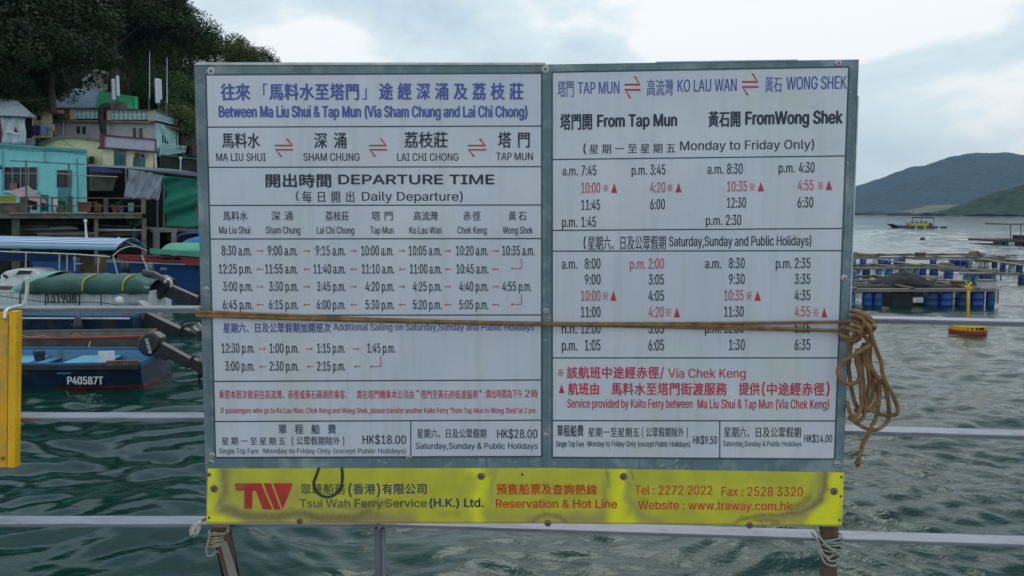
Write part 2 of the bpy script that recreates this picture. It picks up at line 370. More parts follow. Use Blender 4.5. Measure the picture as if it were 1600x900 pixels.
103: (425, [[156,-146,114,-132,82,-110,59,-84,51,-69,101,-41,142,-82,169,-93,207,-97,236,-95,261,-87,282,-75,298,-58,308,-34,311,68,306,68,277,32,252,16,217,6,165,7,138,14,90,43,55,90,43,120,36,154,36,229,43,263,55,293,71,320,112,361,138,374,166,382,218,383,253,373,279,356,308,319,313,319,313,379,372,379,370,-40,363,-67,350,-90,334,-109,291,-136,237,-149],[227,61,264,75,290,103,307,142,312,193,307,242,291,283,264,312,247,322,205,330,182,328,145,312,118,282,102,241,96,193,102,144,118,104,145,76,163,66,183,61]]),
104: (410, [[114,0,53,0,53,509,114,509,114,287,102,287,116,319,132,344,152,362,175,374,200,382,252,383,295,369,328,340,341,321,350,298,357,240,357,0,296,0,296,235,293,263,286,286,273,304,256,318,235,326,192,328,161,317,136,297,119,266,115,248]]),
105: (167, [[53,0,53,379,114,379,114,0],[73,444,54,455,43,472,43,494,54,512,73,522,95,522,114,512,125,494,125,472,114,455,95,444]]),
106: (167, [[53,379,114,379,112,-52,102,-90,80,-119,47,-137,-10,-143,-10,-87,18,-85,31,-80,47,-61,53,-29],[72,444,53,455,42,472,42,494,53,512,72,522,95,522,114,512,125,494,125,472,114,455,95,444]]),
107: (381, [[110,137,110,212,121,212,284,379,360,379,184,199,177,199],[53,0,53,509,114,509,114,0],[294,0,148,186,191,229,372,0]]),
108: (189, [[112,0,91,8,74,20,62,37,55,59,53,509,114,509,114,83,120,62,135,53,167,54,181,3,147,-2]]),
109: (610, [[53,0,53,379,112,379,112,295,108,295,122,331,144,358,187,382,219,386,245,383,268,375,287,361,303,342,314,320,321,295,312,295,326,329,350,356,381,375,417,385,458,385,497,372,529,346,550,307,557,255,557,0,496,0,496,254,493,279,485,298,473,313,438,329,387,326,363,312,345,290,336,263,335,0,274,0,272,280,265,297,238,322,220,328,185,329,158,320,135,302,119,274,114,238,114,0]]),
110: (410, [[114,0,53,0,53,379,112,379,112,287,102,287,116,319,132,344,152,362,175,374,200,382,252,383,295,369,328,340,341,321,350,298,357,240,357,0,296,0,296,235,293,263,286,286,273,304,256,318,235,326,192,328,161,317,136,297,119,266,115,248]]),
111: (415, [[207,-8,174,-5,144,3,117,16,93,35,72,58,56,85,44,116,34,187,44,260,56,291,72,318,93,341,117,360,144,374,174,382,241,382,271,374,299,360,323,341,343,318,359,291,371,260,379,225,379,150,371,116,359,85,343,58,323,35,299,16,271,3,241,-5],[207,46,252,55,285,80,298,97,314,139,319,187,314,236,298,278,270,310,252,321,231,328,184,328,163,321,130,296,108,258,96,187,108,117,130,80,163,55]]),
112: (424, [[53,-143,53,379,112,379,112,319,118,319,147,355,171,373,207,383,259,382,287,374,313,361,354,320,370,293,388,227,388,151,381,116,370,84,355,57,336,34,313,16,288,3,260,-6,208,-7,173,4,147,21,118,59,114,59,114,-143],[242,49,262,55,294,80,316,117,327,163,327,215,316,261,295,298,262,322,243,328,198,328,178,322,147,299,134,282,118,241,113,189,118,138,135,95,147,78,179,55,198,49]]),
113: (424, [[372,-143,311,-143,311,59,306,59,277,21,236,-3,195,-8,165,-6,137,3,111,16,89,34,70,57,55,84,43,116,36,151,36,227,43,261,55,293,70,320,89,342,112,361,137,374,165,382,218,383,253,373,287,346,307,319,313,319,313,379,372,379],[226,49,246,55,278,78,299,115,310,162,310,216,300,263,278,299,246,322,227,328,182,328,162,322,130,298,108,261,98,215,98,163,109,117,130,80,162,55,182,49]]),
114: (259, [[53,0,53,379,112,379,112,321,137,354,152,367,191,383,240,384,243,322,207,326,174,321,146,306,126,284,115,254,114,0]]),
115: (365, [[157,-7,112,3,76,24,50,54,41,73,36,94,94,107,101,87,124,60,160,47,206,47,244,62,258,74,268,103,262,126,243,144,118,180,92,192,72,208,58,227,50,249,47,274,55,314,65,332,95,360,137,378,187,384,234,379,271,363,299,339,318,308,324,290,268,277,254,304,243,316,210,331,166,331,147,326,131,317,111,292,110,264,124,243,172,223,261,200,287,187,306,171,320,153,328,131,331,107,323,65,298,31,260,6,210,-7]]),
116: (227, [[204,379,204,327,6,327,6,379],[65,471,126,471,127,83,136,61,156,51,202,54,213,2,168,-4,138,-1,113,7,92,21,77,41,68,64,65,93]]),
117: (410, [[158,-3,135,2,97,23,69,59,54,109,53,379,114,379,116,117,124,94,137,75,154,61,175,53,218,51,249,62,274,83,290,113,296,153,296,379,357,379,357,0,298,0,298,92,307,92,294,60,277,35,257,17,234,5,209,-3]]),
118: (389, [[163,0,17,379,84,379,206,21,184,21,224,155,305,379,371,379,226,0]]),
119: (567, [[138,0,23,379,87,379,175,41,165,41,206,214,252,379,316,379,402,41,391,41,434,214,480,379,545,379,429,0,368,0,277,338,291,338,199,0]]),
120: (379, [[21,0,171,218,171,171,29,379,100,379,207,206,175,206,233,306,282,379,352,379,209,169,209,214,358,0,287,0,173,182,205,182,148,85,91,0]]),
121: (389, [[47,-139,61,-86,104,-89,130,-74,151,-36,163,-1,17,379,84,379,206,21,184,21,224,155,305,379,371,379,196,-77,177,-107,139,-136,109,-144]]),
122: (380, [[42,0,42,46,254,320,48,323,48,379,333,379,333,331,126,60,126,56,339,56,339,0]]),
32: (188, []),
}
def winding(pt, contours):
    x, y = pt; w_ = 0
    for poly_ in contours:
        for i in range(len(poly_)):
            a, b = poly_[i-1], poly_[i]
            if (a[1] > y) != (b[1] > y) and x < (b[0]-a[0])*(y-a[1])/(b[1]-a[1])+a[0]: w_ += 1 if b[1] > a[1] else -1
    return w_
LAT = {}
for code, (adv, cont) in GLYPHS.items():
    ch, adv = chr(code), adv/1000
    cs = [[(c[i]/1000, c[i+1]/1000) for i in range(0, len(c), 2)] for c in cont]
    vs, ts = [], []
    if cs:
        pv = []; pe = []
        for c in cs:
            n0 = len(pv); pv.extend(c); pe.extend((n0+i, n0+(i+1) % len(c)) for i in range(len(c)))
        r_ = delaunay_2d_cdt([Vector(p) for p in pv], pe, [], 0, 1e-7)
        vs = [(p.x, p.y) for p in r_[0]]
        for f in r_[2]:
            cx = sum(vs[i][0] for i in f)/len(f); cy = sum(vs[i][1] for i in f)/len(f)
            if winding((cx, cy), cs): ts.append(tuple(f))
    LAT[ch] = (adv, vs, ts)

CAPH = max(y for x, y in LAT['H'][1])
CJK = {}
def cjk(ch):
    """triangles of one Chinese character from Blender's built-in font"""
    if ch not in CJK:
        c = bpy.data.curves.new('glyph', 'FONT'); c.body = ch; c.resolution_u = 2
        o = bpy.data.objects.new('glyph', c); COL.objects.link(o)
        bpy.context.view_layer.update()
        me = bpy.data.meshes.new_from_object(o.evaluated_get(bpy.context.evaluated_depsgraph_get()))
        CJK[ch] = ([(v.co.x, v.co.y) for v in me.vertices], [tuple(p.vertices) for p in me.polygons])
        bpy.data.objects.remove(o); bpy.data.curves.remove(c); bpy.data.meshes.remove(me)
    return CJK[ch]

class Plane:
    """one of the two hinged panels: O lower inner corner, U along, V up, Nn towards the viewer"""
    def __init__(s, O, E_):
        s.O = Vector(O); s.U = (Vector(E_)-s.O).normalized()
        s.Nn = s.U.cross(Vector((0, 0, 1))).normalized(); s.V = s.Nn.cross(s.U).normalized()
        if s.V.z < 0: s.V = -s.V
    def uv(s, px, py):
        d = P(px, py, 1.0) - Vector((0, 0, H))
        t = (s.O - Vector((0, 0, H))).dot(s.Nn) / d.dot(s.Nn)
        q = Vector((0, 0, H)) + d*t - s.O
        return q.dot(s.U), q.dot(s.V)
    def W(s, u, v, n=0.0): return s.O + s.U*u + s.V*v + s.Nn*n
    def at(s, px, py, n=0.0): return s.W(*s.uv(px, py), n)
JX = 0.104
PL = Plane((-0.921, 2.5, H-0.936), (JX, 2.5, H-0.936))
PR = Plane((JX, 2.5, H-0.936), (0.981, 2.46, H-0.9287))

JOIN_U = (Vector((JX, 2.5, 0))-Vector((-0.921, 2.5, 0))).length
def panel_slab(pl, corners, n0, n1, mb=None):
    """corners in pixels; solid between heights n0 (back) and n1 (front) over the panel plane"""
    mb = mb or MB()
    pts = [pl.at(x, y, n1) for x, y in corners]
    a = sum((pts[i-1]-pl.O).dot(pl.U)*(pts[i]-pl.O).dot(pl.V)-(pts[i]-pl.O).dot(pl.U)*(pts[i-1]-pl.O).dot(pl.V) for i in range(len(pts)))
    if a < 0: pts.reverse()
    return mb.prism(pts, pl.Nn*(n0-n1))

def flat(pl, vs, ts, n, mb):
    # lettering that runs past the hinge folds onto the other panel
    mb.add([PR.W(u-JOIN_U, v, n) if (pl is PL and u > JOIN_U) else pl.W(u, v, n) for u, v in vs], ts)

def shifts(weight, e):
    if weight >= 3: return [(-e, 0), (e, 0), (0, e*.7), (0, -e*.7), (0, 0)]
    if weight == 2: return [(-e*.6, 0), (e*.6, 0), (0, e*.45), (0, -e*.45)]
    if weight == 1: return [(-e*.34, 0), (e*.34, 0)]
    return [(0, 0)]

def write(pl, kind, s, x0, x1, y0, y1, m, weight=1, cw=None, n=0.0022, parent=None, name='lettering'):
    """kind L: cap top y0, baseline y1, ink from x0 to x1.  kind C: character cells"""
    xc = (x0+x1)/2
    u0 = pl.uv(x0, y1)[0]; u1 = pl.uv(x1, y1)[0]
    v0 = pl.uv(xc, y1)[1]; v1 = pl.uv(xc, y0)[1]
    vs, ts = [], []
    if kind == 'L':
        pen = 0
        for ch in s:
            adv, gv, gt = LAT[ch]; k = len(vs)
            vs.extend((x+pen, y) for x, y in gv); ts.extend(tuple(i+k for i in t) for t in gt); pen += adv
        mn = min(q[0] for q in vs); mx_ = max(q[0] for q in vs)
        sx = (u1-u0)/(mx_-mn); sy = (v1-v0)/CAPH
        vs = [(u0+(x-mn)*sx, v0+y*sy) for x, y in vs]
        e_ = (v1-v0)*0.052
    else:
        nch = len(s)
        W_ = (u1-u0)
        wc = W_/max(1, nch-0.04*nch) if cw is None else (pl.uv(x0+cw, y1)[0]-u0)
        pitch = (W_-wc)/(nch-1) if nch > 1 else 0
        for i, ch in enumerate(s):
            if ch == ' ': continue
            if ch in '()':
                adv, gv, gt = LAT[ch]; g = ([(0.5+(x-adv/2)*1.3, y*.80/CAPH-0.0) for x, y in gv], gt)
            elif ch in LAT:
                adv, gv, gt = LAT[ch]; g = ([(0.5+(x-adv/2)*1.3, y*.84/CAPH-.02) for x, y in gv], gt)
            else: g = cjk(ch)
            k = len(vs); cx = u0 + i*pitch
            vs.extend((cx + ((x-0.5)*0.93+0.5)*wc, v0 + (y+0.07)/0.92*(v1-v0)) for x, y in g[0])
            ts.extend(tuple(j+k for j in t) for t in g[1])
        e_ = min(v1-v0, wc)*0.036
    mb = MB()
    for j, (dx, dy) in enumerate(shifts(weight, e_)):
        flat(pl, [(a+dx, b+dy) for a, b in vs], ts, n + j*0.00004, mb)
    return mb.build(name, m, parent)

M_board = mat('grey_paint', (0.13, 0.20, 0.235), 0.42, 0.22, 5, 0.15, 60, dirt=(0.28, 0.34, 0.36), dirt_amt=0.5, dirt_scale=9, coat=0.25)
M_sheet = mat('weathered_white_sheet', (0.61, 0.645, 0.735), 0.35, 0.05, 3, dirt=(0.59, 0.635, 0.64), dirt_amt=0.5, dirt_scale=2.6, stretch=(1.6, 1, 0.55), coat=0.75, bump=0.25, bscale=2.2)
def add_layer(m, sc, stretch, lo, hi, colr, k):
    t = m.node_tree; b = t.nodes['Principled BSDF']; src = b.inputs['Base Color'].links[0].from_socket
    tc = t.nodes.new('ShaderNodeTexCoord'); mp = t.nodes.new('ShaderNodeMapping'); mp.inputs['Scale'].default_value = stretch; t.links.new(tc.outputs['Object'], mp.inputs[0])
    n = t.nodes.new('ShaderNodeTexNoise'); n.inputs['Scale'].default_value = sc; n.inputs['Detail'].default_value = 6; n.inputs['Roughness'].default_value = 0.6; t.links.new(mp.outputs[0], n.inputs['Vector'])
    r = t.nodes.new('ShaderNodeMapRange'); r.inputs['From Min'].default_value = lo; r.inputs['From Max'].default_value = hi; r.inputs['To Max'].default_value = k; t.links.new(n.outputs['Fac'], r.inputs['Value'])
    mm = t.nodes.new('ShaderNodeMix'); mm.data_type = 'RGBA'; t.links.new(r.outputs[0], mm.inputs['Factor']); t.links.new(src, mm.inputs[6]); mm.inputs[7].default_value = colr + (1,); t.links.new(mm.outputs[2], b.inputs['Base Color'])
add_layer(M_sheet, 3.0, (9, 1, 0.5), 0.50, 0.72, (0.45, 0.50, 0.50), 0.45)
add_layer(M_sheet, 60.0, (1, 1, 1), 0.66, 0.72, (0.38, 0.38, 0.34), 0.4)
add_layer(M_sheet, 2.2, (1, 1, 1), 0.50, 0.66, (0.80, 0.82, 0.85), 0.4)
add_layer(M_board, 5.0, (7, 1, 0.6), 0.52, 0.70, (0.07, 0.12, 0.14), 0.6)
add_layer(M_board, 45.0, (1, 1, 1), 0.64, 0.70, (0.36, 0.41, 0.42), 0.6)
M_ink = mat('dark_print', (0.035, 0.048, 0.075), 0.4, 0.25, 12, coat=0.12, spec=0.3)
M_ink_f = mat('faded_dark_print', (0.085, 0.115, 0.15), 0.4, 0.25, 14, coat=0.12, spec=0.3)
M_blue = mat('blue_print', (0.105, 0.13, 0.42), 0.4, 0.15, 12, coat=0.12, spec=0.3)
M_dblue = mat('deep_blue_print', (0.07, 0.085, 0.33), 0.4, 0.15, 12, coat=0.12, spec=0.3)
M_red = mat('red_print', (0.56, 0.045, 0.085), 0.4, 0.12, 12, coat=0.12, spec=0.3)
M_redf = mat('faded_red_print', (0.56, 0.13, 0.17), 0.4, 0.2, 14, coat=0.12, spec=0.3)
M_rule = mat('ruled_print', (0.035, 0.06, 0.08), 0.4, 0.2, 12)
M_edge = mat('white_edging', (0.62, 0.66, 0.66), 0.35, 0.2, 20)
M_steel = mat('screw_steel', (0.42, 0.42, 0.42), 0.35, 0.25, 80, metal=0.7)
M_rustscrew = mat('rusty_screw', (0.22, 0.15, 0.11), 0.55, 0.4, 90, metal=0.4)
M_dark = mat('dark_hole', (0.02, 0.02, 0.02), 0.8)
M_wash = mat('nylon_washer', (0.55, 0.58, 0.55), 0.4, 0.15, 40)
INK = {'k': M_ink, 'f': M_ink_f, 'b': M_blue, 'd': M_dblue, 'r': M_red, 's': M_redf}

board = thing('timetable_board', 'large grey ferry timetable board with white printed sheets and a yellow strip along its foot',
              'timetable board', (0.0, 2.5, H-0.94))
BT = 0.022
for nm, pl, cs in (('left_panel', PL, [(303,100),(855,100.2),(855,818),(323,818)]), ('right_panel', PR, [(855,100.2),(1342.5,92.5),(1315,822),(855,818)])):
    panel_slab(pl, cs, -BT, 0.0).build('backing_panel', M_board, board, bevel=0.002)
mb = MB(); panel_slab(PL, [(309,97.6),(852,98.2),(852,101.4),(304,101.6)], -0.012, 0.0035, mb)
mb.build('clear_cover_edge', M_edge, board)
mb = MB(); panel_slab(PR, [(1025,96.3),(1246,93.0),(1246,94.6),(1025,98)], -0.004, 0.0025, mb); panel_slab(PR, [(1340.2,150),(1341.7,150),(1326.3,560),(1324.8,560)], -0.004, 0.0025, mb)
mb.build('clear_cover_edge', M_edge, board)

SL = panel_slab(PL, [(322,117),(846,114.5),(846,712.5),(337,714.5)], 0.0, 0.0014).build('printed_sheet', M_sheet, board)
SL['label'] = 'left white sheet with blue heading and departure times of seven stops'
SR = panel_slab(PR, [(862.5,113),(1326,104.8),(1303.5,717),(862.5,714)], 0.0, 0.0014).build('printed_sheet', M_sheet, board)
SR['label'] = 'right white sheet with times in two directions'

def rule(pl, x0, y0, x1, y1, wpx, parent, n=0.0019):
    d = Vector((x1-x0, y1-y0)); d.normalize(); q = Vector((-d.y, d.x))*wpx/2
    panel_slab(pl, [(x0+q.x,y0+q.y),(x1+q.x,y1+q.y),(x1-q.x,y1-q.y),(x0-q.x,y0-q.y)], 0.0012, n).build('printed_rule', M_rule, parent)
for a in [(324,198.7,846,197),(325,261.5,846,260.4),(327,321,846,320.3),(328.5,373.4,846,372.8),(331.5,492.5,846,492),(334,595.8,846,593.5),(336,658.5,846,656.3)]:
    rule(PL, *a, 1.9, SL)
rule(PL, 642, 658, 642, 713.3, 1.7, SL)
for a in [(322,117,337,714.5),(846.3,114.5,846.3,713),(337,714.6,846,713),(322,117,846,114.5)]: rule(PL, *a, 2.0, SL, 0.0023)
for a in [(863,249.3,1320.5,243.7),(863,360,1316,357),(863,392.4,1315,391.6),(863,559,1309,559),(863,657,1306,657.5)]:
    rule(PR, *a, 1.9, SR)
rule(PR, 1124.5, 657.5, 1124.5, 716, 1.7, SR)
for a in [(862.8,113,862.8,714),(862.8,714.3,1303.5,717),(1326,104.8,1303.5,717),(862.8,113,1326,104.8)]: rule(PR, *a, 2.0, SR, 0.0023)

def L(s, x0, x1, y0, y1, c='k', wt=1, pl=PL, pa=None): write(pl, 'L', s, x0, x1, y0, y1, INK[c], wt, parent=pa or (SL if pl is PL else SR))
def C(s, x0, x1, y0, y1, c='k', wt=1, cw=None, pl=PL, pa=None): write(pl, 'C', s, x0, x1, y0, y1, INK[c], wt, cw, parent=pa or (SL if pl is PL else SR))
def poly(pl, polys, c, pa, n=0.0022, name='arrow'):
    mb = MB()
    for q in polys:
        uv = [pl.uv(*p) for p in q]
        tri = tessellate_polygon([[Vector((a, b, 0)) for a, b in uv]])
        flat(pl, uv, tri, n, mb)
    return mb.build(name, INK[c], pa)
def harpoons(pl, x0, x1, y0, y1, pa):
    h = (y1-y0); ym = (y0+y1)/2; t = h*0.042; yu = ym-h*0.075-t; yl = ym+h*0.075+t; w_ = x1-x0
    poly(pl, [[(x0,yu-t),(x1-w_*.12,yu-t),(x1-w_*.42,y0),(x1-w_*.30,y0),(x1,yu+t),(x0,yu+t)],
              [(x1,yl+t),(x0+w_*.12,yl+t),(x0+w_*.42,y1),(x0+w_*.30,y1),(x0,yl-t),(x1,yl-t)]], 'r', pa)
def arrow(pl, x0, x1, y, d, pa):
    t = 0.75; hd = 2.6
    if d > 0: poly(pl, [[(x0,y-t),(x1-3,y-t),(x1-3,y-hd),(x1,y),(x1-3,y+hd),(x1-3,y+t),(x0,y+t)]], 's', pa)
    else: poly(pl, [[(x1,y-t),(x0+3,y-t),(x0+3,y-hd),(x0,y),(x0+3,y+hd),(x0+3,y+t),(x1,y+t)]], 's', pa)
def hook(pl, x, ya, yb, x0, pa):
    t = 0.7
    poly(pl, [[(x-t,ya),(x+t,ya),(x+t,yb+t),(x0+3,yb+t),(x0+3,yb+2.6),(x0,yb),(x0+3,yb-2.6),(x0+3,yb-t),(x-t,yb-t)]], 's', pa)

# --- left sheet
C('往來', 344.5,392.8,130.5,156.5,'b',3); C('「', 398,420,130.5,156.5,'b',1); C('馬料水至塔門', 420,563.5,130.5,156,'b',3); C('」', 565,587,130,155.5,'b',1)
C('途經深涌及荔枝莊', 591.5,819,129.5,155.5,'b',3, cw=24)
L('Between Ma Liu Shui & Tap Mun (Via Sham Chung and Lai Chi Chong)', 343,823.5,166,183,'b',3)
C('馬料水',346.5,407.5,207.5,231,'k',2); C('深涌',490,543.8,207,231.5,'k',2,cw=23); C('荔枝莊',630.7,701,206,230.5,'k',2); C('塔門',777,830,206,230.5,'k',2,cw=23)
L('MA LIU SHUI',338.6,415.5,239.5,251.5); L('SHAM CHUNG',474.6,562,239.3,251.3); L('LAI CHI CHONG',621,716.5,239.5,251.3); L('TAP MUN',775.6,832.3,238.5,250.3)
for a in ((429.7,458.4),(576.5,605),(730.7,759.8)): harpoons(PL, a[0], a[1], 216.6, 245, SL)
C('開出時間',412.8,520.5,271.5,292.5,'k',3); L('DEPARTURE TIME',529.5,772,273.2,287.6,'k',3)
L('(',463,467,299.5,311.5); C('每日開出',471.5,556,298.3,316,'k',1.0,cw=17); L('Daily Departure)',566,723,300,313.6)
for s,a,b,cw in (('馬料水',348.5,388,None),('深涌',423.5,459.5,16),('荔枝莊',508,546.5,None),('塔門',579.5,615.5,16),('高流灣',645.5,685,None),('赤徑',723,751.8,14),('黃石',793.7,823.5,14)):
    C(s,a,b,329.8,344.5,'k',1,cw)
for s,a,b in (('Ma Liu Shui',343,391.5),('Sham Chung',416,469.5),('Lai Chi Chong',495.5,553.5),('Tap Mun',579,615),('Ko Lau Wan',640,690),('Chek Keng',715,760.4),('Wong Shek',785.7,832.3)):
    L(s,a,b,354,365,'k',1)
XC = [(347,393),(419,465),(494,539.6),(565,615),(639,689.6),(713,762.4),(785,835)]
XP = [(342.8,394),(415,465),(490.4,540),(566,616),(641,690),(713.6,763)]
XQ = [(349,395),(421,466),(495.6,540),(571.6,616),(645.6,690),(718,763),(785,830)]
for s,(a,b) in zip(['8:30 a.m.','9:00 a.m.','9:15 a.m.','10:00 a.m.','10:05 a.m.','10:20 a.m.','10:35 a.m.'],XC): L(s,a,b,384,399)
for s,(a,b) in zip(['12:25 p.m.','11:55 a.m.','11:40 a.m.','11:10 a.m.','11:00 a.m.','10:45 a.m.'],XP): L(s,a,b,412.6,427.4)
for s,(a,b) in zip(['3:00 p.m.','3:30 p.m.','3:45 p.m.','4:20 p.m.','4:25 p.m.','4:40 p.m.','4:55 p.m.'],XQ): L(s,a,b,440,454.7)
for s,(a,b) in zip(['6:45 p.m.','6:15 p.m.','6:00 p.m.','5:30 p.m.','5:20 p.m.','5:05 p.m.'],XQ): L(s,a,b,468.6,483)
for y,d in ((392,1),(420.5,-1),(448,1),(476,-1)):
    for a,b in ((401,412),(474,485),(547.5,558),(623,633.5),(695,705),(769,780)): arrow(PL,a,b,y,d,SL)
hook(PL,814.8,404,419.5,798,SL); hook(PL,814.8,460,475.5,798,SL)
C('星期六、日及公眾假期加開班次',348.5,518,504.5,519.5,'d',2); L('Additional Sailing on Saturday,Sunday and Public Holidays',521.5,834,505.5,516.2,'d',1)
for s,a,b in (('12:30 p.m.',347,398),('1:00 p.m.',422,467),('1:15 p.m.',496,539.5),('1:45 p.m.',574.4,617.6)): L(s,a,b,536.4,551)
for s,a,b in (('3:00 p.m.',352.5,398),('2:30 p.m.',422,467),('2:15 p.m.',496,539.5)): L(s,a,b,564.4,579)
for a,b in ((404,415.5),(478.5,489),(552,562)): arrow(PL,a,b,545,1,SL); arrow(PL,a+1,b+1,572.5,-1,SL)
hook(PL,595.2,556,572.5,578,SL)
C('乘搭本班次欲前往高流灣、赤徑或黃石碼頭的乘客、',342,549,609,623,'r',1.0); C('需在塔門轉乘本公司由',557,648,609,623,'r',1); L('"',651,654.5,609,618,'r'); C('塔門至黃石的街渡服務',657,747.5,609,623,'r',1); L('" :',749.5,757.5,609,620,'r'); C('開出時間為下午',759,817,608,622,'r',1); L('2',820,828,609,620.5,'r'); C('時',829,841,608,622,'r',1)
L('If passengers who go to Ko Lau Wan, Chek Keng and Wong Shek, please transfer another Kaito Ferry "from Tap Mun to Wong Shek"at 2 pm.',345,838.5,636.8,645.2,'r',1)
C('單程船費',434.5,526.5,662.5,677.5,'f',2,cw=15); C('星期一至星期五',346,447.5,682.5,695,'k',1,cw=13); C('(公眾假期除外)',451,543.5,681.5,695,'k',1)
L('HK$18.00',567,634.4,680,693.3); L('Single Trip Fare',343,404,700.4,708.5,'f',1); L('Monday to Friday Only (except Public Holidays)',412,634,700.4,708,'f',1)
C('星期六、日及公眾假期',651,761,669.5,684,'k',1); L('HK$28.00',777,839.3,670.7,684.3); L('Saturday,Sunday & Public Holidays',649.6,840,691.7,701)
# --- right sheet
R = PR
def LR(*a, **k): L(*a, pl=PR, **k)
def CR(*a, **k): C(*a, pl=PR, **k)
CR('塔門',870.5,898,125.5,151.5,'b',1.0); LR('TAP MUN',903,967.6,128,146.5,'b',1); harpoons(PR,975.6,1000.8,119.3,153.5,SR)
CR('高流灣',1009.5,1052.5,123.5,149.5,'b',1); LR('KO LAU WAN',1058.8,1150.6,124,143,'b',1); harpoons(PR,1158.6,1185,115,149,SR)
CR('黃石',1194,1222.5,119.5,144,'b',1); LR('WONG SHEK',1228.5,1322,119.5,139.5,'b',1)
CR('塔門開',874.5,926.5,177.5,202.5,'k',3); LR('From Tap Mun',933.8,1057,179,197.5,'k',3); CR('黃石開',1105.5,1158,173.5,198,'k',3); LR('FromWong Shek',1165,1315.5,174,193.6,'k',3)
LR('(',911.5,916,225,238.5); CR('星期一至星期五',919.5,1056.5,224.5,239.5,'k',1,17); LR('Monday to Friday Only)',1062.6,1271.4,219.5,233.5)
def star(x0, x1, yc, c='s'):
    # reference mark: a diagonal cross with a dot in each opening
    xm = (x0+x1)/2; a = (x1-x0)/2; b_ = a*1.45; t = .55; d = .95
    pp = [[(xm-a-t,yc-b_),(xm-a+t,yc-b_),(xm+a+t,yc+b_),(xm+a-t,yc+b_)], [(xm+a-t,yc-b_),(xm+a+t,yc-b_),(xm-a+t,yc+b_),(xm-a-t,yc+b_)]]
    for dx, dy in ((0,-b_*.8),(0,b_*.8),(-a*.85,0),(a*.85,0)): pp.append([(xm+dx-d,yc+dy-d),(xm+dx+d,yc+dy-d),(xm+dx+d,yc+dy+d),(xm+dx-d,yc+dy+d)])
    mb = MB()
    for k, q in enumerate(pp):
        uv = [PR.uv(*p) for p in q]; flat(PR, uv, [(3,2,1,0)], 0.0022+k*.00002, mb)
    mb.build('reference_mark', INK[c], SR)
def tri(x0, x1, y0, y1): poly(PR, [[(x0,y1),(x1,y1),((x0+x1)/2,y0)]], 'r', SR, name='triangle_mark')
for s,a,b,y0,y1,c in [('a.m.',879,902.5,0,0,'k'),]: LR(s,a,b,260,274,c)
LR('7:45',908.6,931.5,258.5,274.2); LR('10:00',908.6,937.6,285.2,301.4,'s'); star(942.8,950,294); tri(954.7,964.4,286,301.5); LR('11:45',908.6,937.3,312,328); LR('p.m.',878.4,901.5,339.5,354.5); LR('1:45',908.6,931,338.5,354.6)
LR('p.m.',987,1010.4,258.5,273); LR('3:45',1016,1039.4,257,273.2); LR('4:20',1016,1039.4,284.6,300.8,'s'); star(1043.3,1050.3,293.4); tri(1055.2,1065,285.5,300.8); LR('6:00',1016,1038.5,311,327)
LR('a.m.',1105.5,1129.6,257,271.5); LR('8:30',1136,1160,255.6,271.8); LR('10:35',1136,1166.7,283,299.2,'s'); star(1171.2,1179.2,292); tri(1183.5,1193.7,284,299.2); LR('12:30',1136,1165,308.5,324.6); LR('p.m.',1103,1127.7,337,351.6); LR('2:30',1134.2,1157.7,335.5,351.9)
LR('p.m.',1216.6,1241.4,255,269.5); LR('4:30',1248,1272,253.5,269.8); LR('4:55',1246.4,1270.4,281,297.4,'s'); star(1277.5,1285.6,290); tri(1289.8,1300,281.5,297); LR('6:30',1246,1270,308,324.4)
LR('(',912,915.5,370,386); CR('星期六、日及公眾假期',917.6,1041.3,368,390,'k',1); LR('Saturday,Sunday and Public Holidays)',1045.5,1267,368.8,384)
YS = [(403.6,419.8),(428.5,444.5),(453.6,470),(479,495.5),(504.5,521),(530.5,547.5)]
def col(items, ax, nx, nx5, dy, am):
    for (s, c), (y0, y1) in zip(items, YS):
        a, b = nx5 if len(s) == 5 else nx
        LR(s, a, b, y0+dy, y1+dy, c)
    for s, i, c in am: LR(s, ax[0], ax[1], YS[i][0]+dy+1, YS[i][1]+dy, c)
col([('8:00','k'),('9:00','k'),('10:00','s'),('11:00','k'),('12:00','k'),('1:05','k')],(878,901.5),(914,938),(908,938),0,[('a.m.',0,'k'),('n.n.',4,'k'),('p.m.',5,'k')])
star(941.8,949.7,462); tri(953.6,963.3,454,470)
col([('2:00','s'),('3:05','k'),('4:05','k'),('4:20','s'),('5:05','k'),('6:05','k')],(984.2,1008.4),(1013.4,1037),(1013,1037),0,[('p.m.',0,'s')])
star(1040,1048.5,488); tri(1052.7,1062.4,480,496)
col([('8:30','k'),('9:30','k'),('10:35','s'),('11:30','k'),('12:30','k'),('1:30','k')],(1101.5,1126.4),(1139,1163),(1131.5,1161.5),-0.6,[('a.m.',0,'k'),('p.m.',4,'k')])
star(1166,1174.3,462); tri(1178.5,1188.7,454,470)
col([('2:35','k'),('3:35','k'),('4:35','k'),('4:55','s'),('5:35','k'),('6:35','k')],(1212,1236.6),(1241.5,1265.5),(1241,1265),-0.8,[('p.m.',0,'k')])
star(1270,1278.6,488); tri(1283,1292.3,480,496)
star(872.2,879.8,582.3,'r'); CR('該航班中途經赤徑',884.6,1030.5,572.5,591,'r',2); LR('/',1031.5,1037,574,590,'r'); LR('Via Chek Keng',1044,1164.6,576,590,'r')
tri(873,882,600,614); CR('航班由',886.7,938,597.5,616.5,'r',2); CR('馬料水至塔門街渡服務',954,1136.5,597.5,617,'r',2); CR('提供',1153,1188,597.5,617,'r',2); LR('(',1190.5,1195,597,616,'r'); CR('中途經赤徑',1196,1289,597.5,617.5,'r',2); LR(')',1290.5,1295.5,597,616,'r')
LR('Service provided by Kaito Ferry between',886.7,1081.4,623.5,637,'r'); LR('Ma Liu Shui & Tap Mun (Via Chek Keng)',1090,1294.7,624,638,'r')
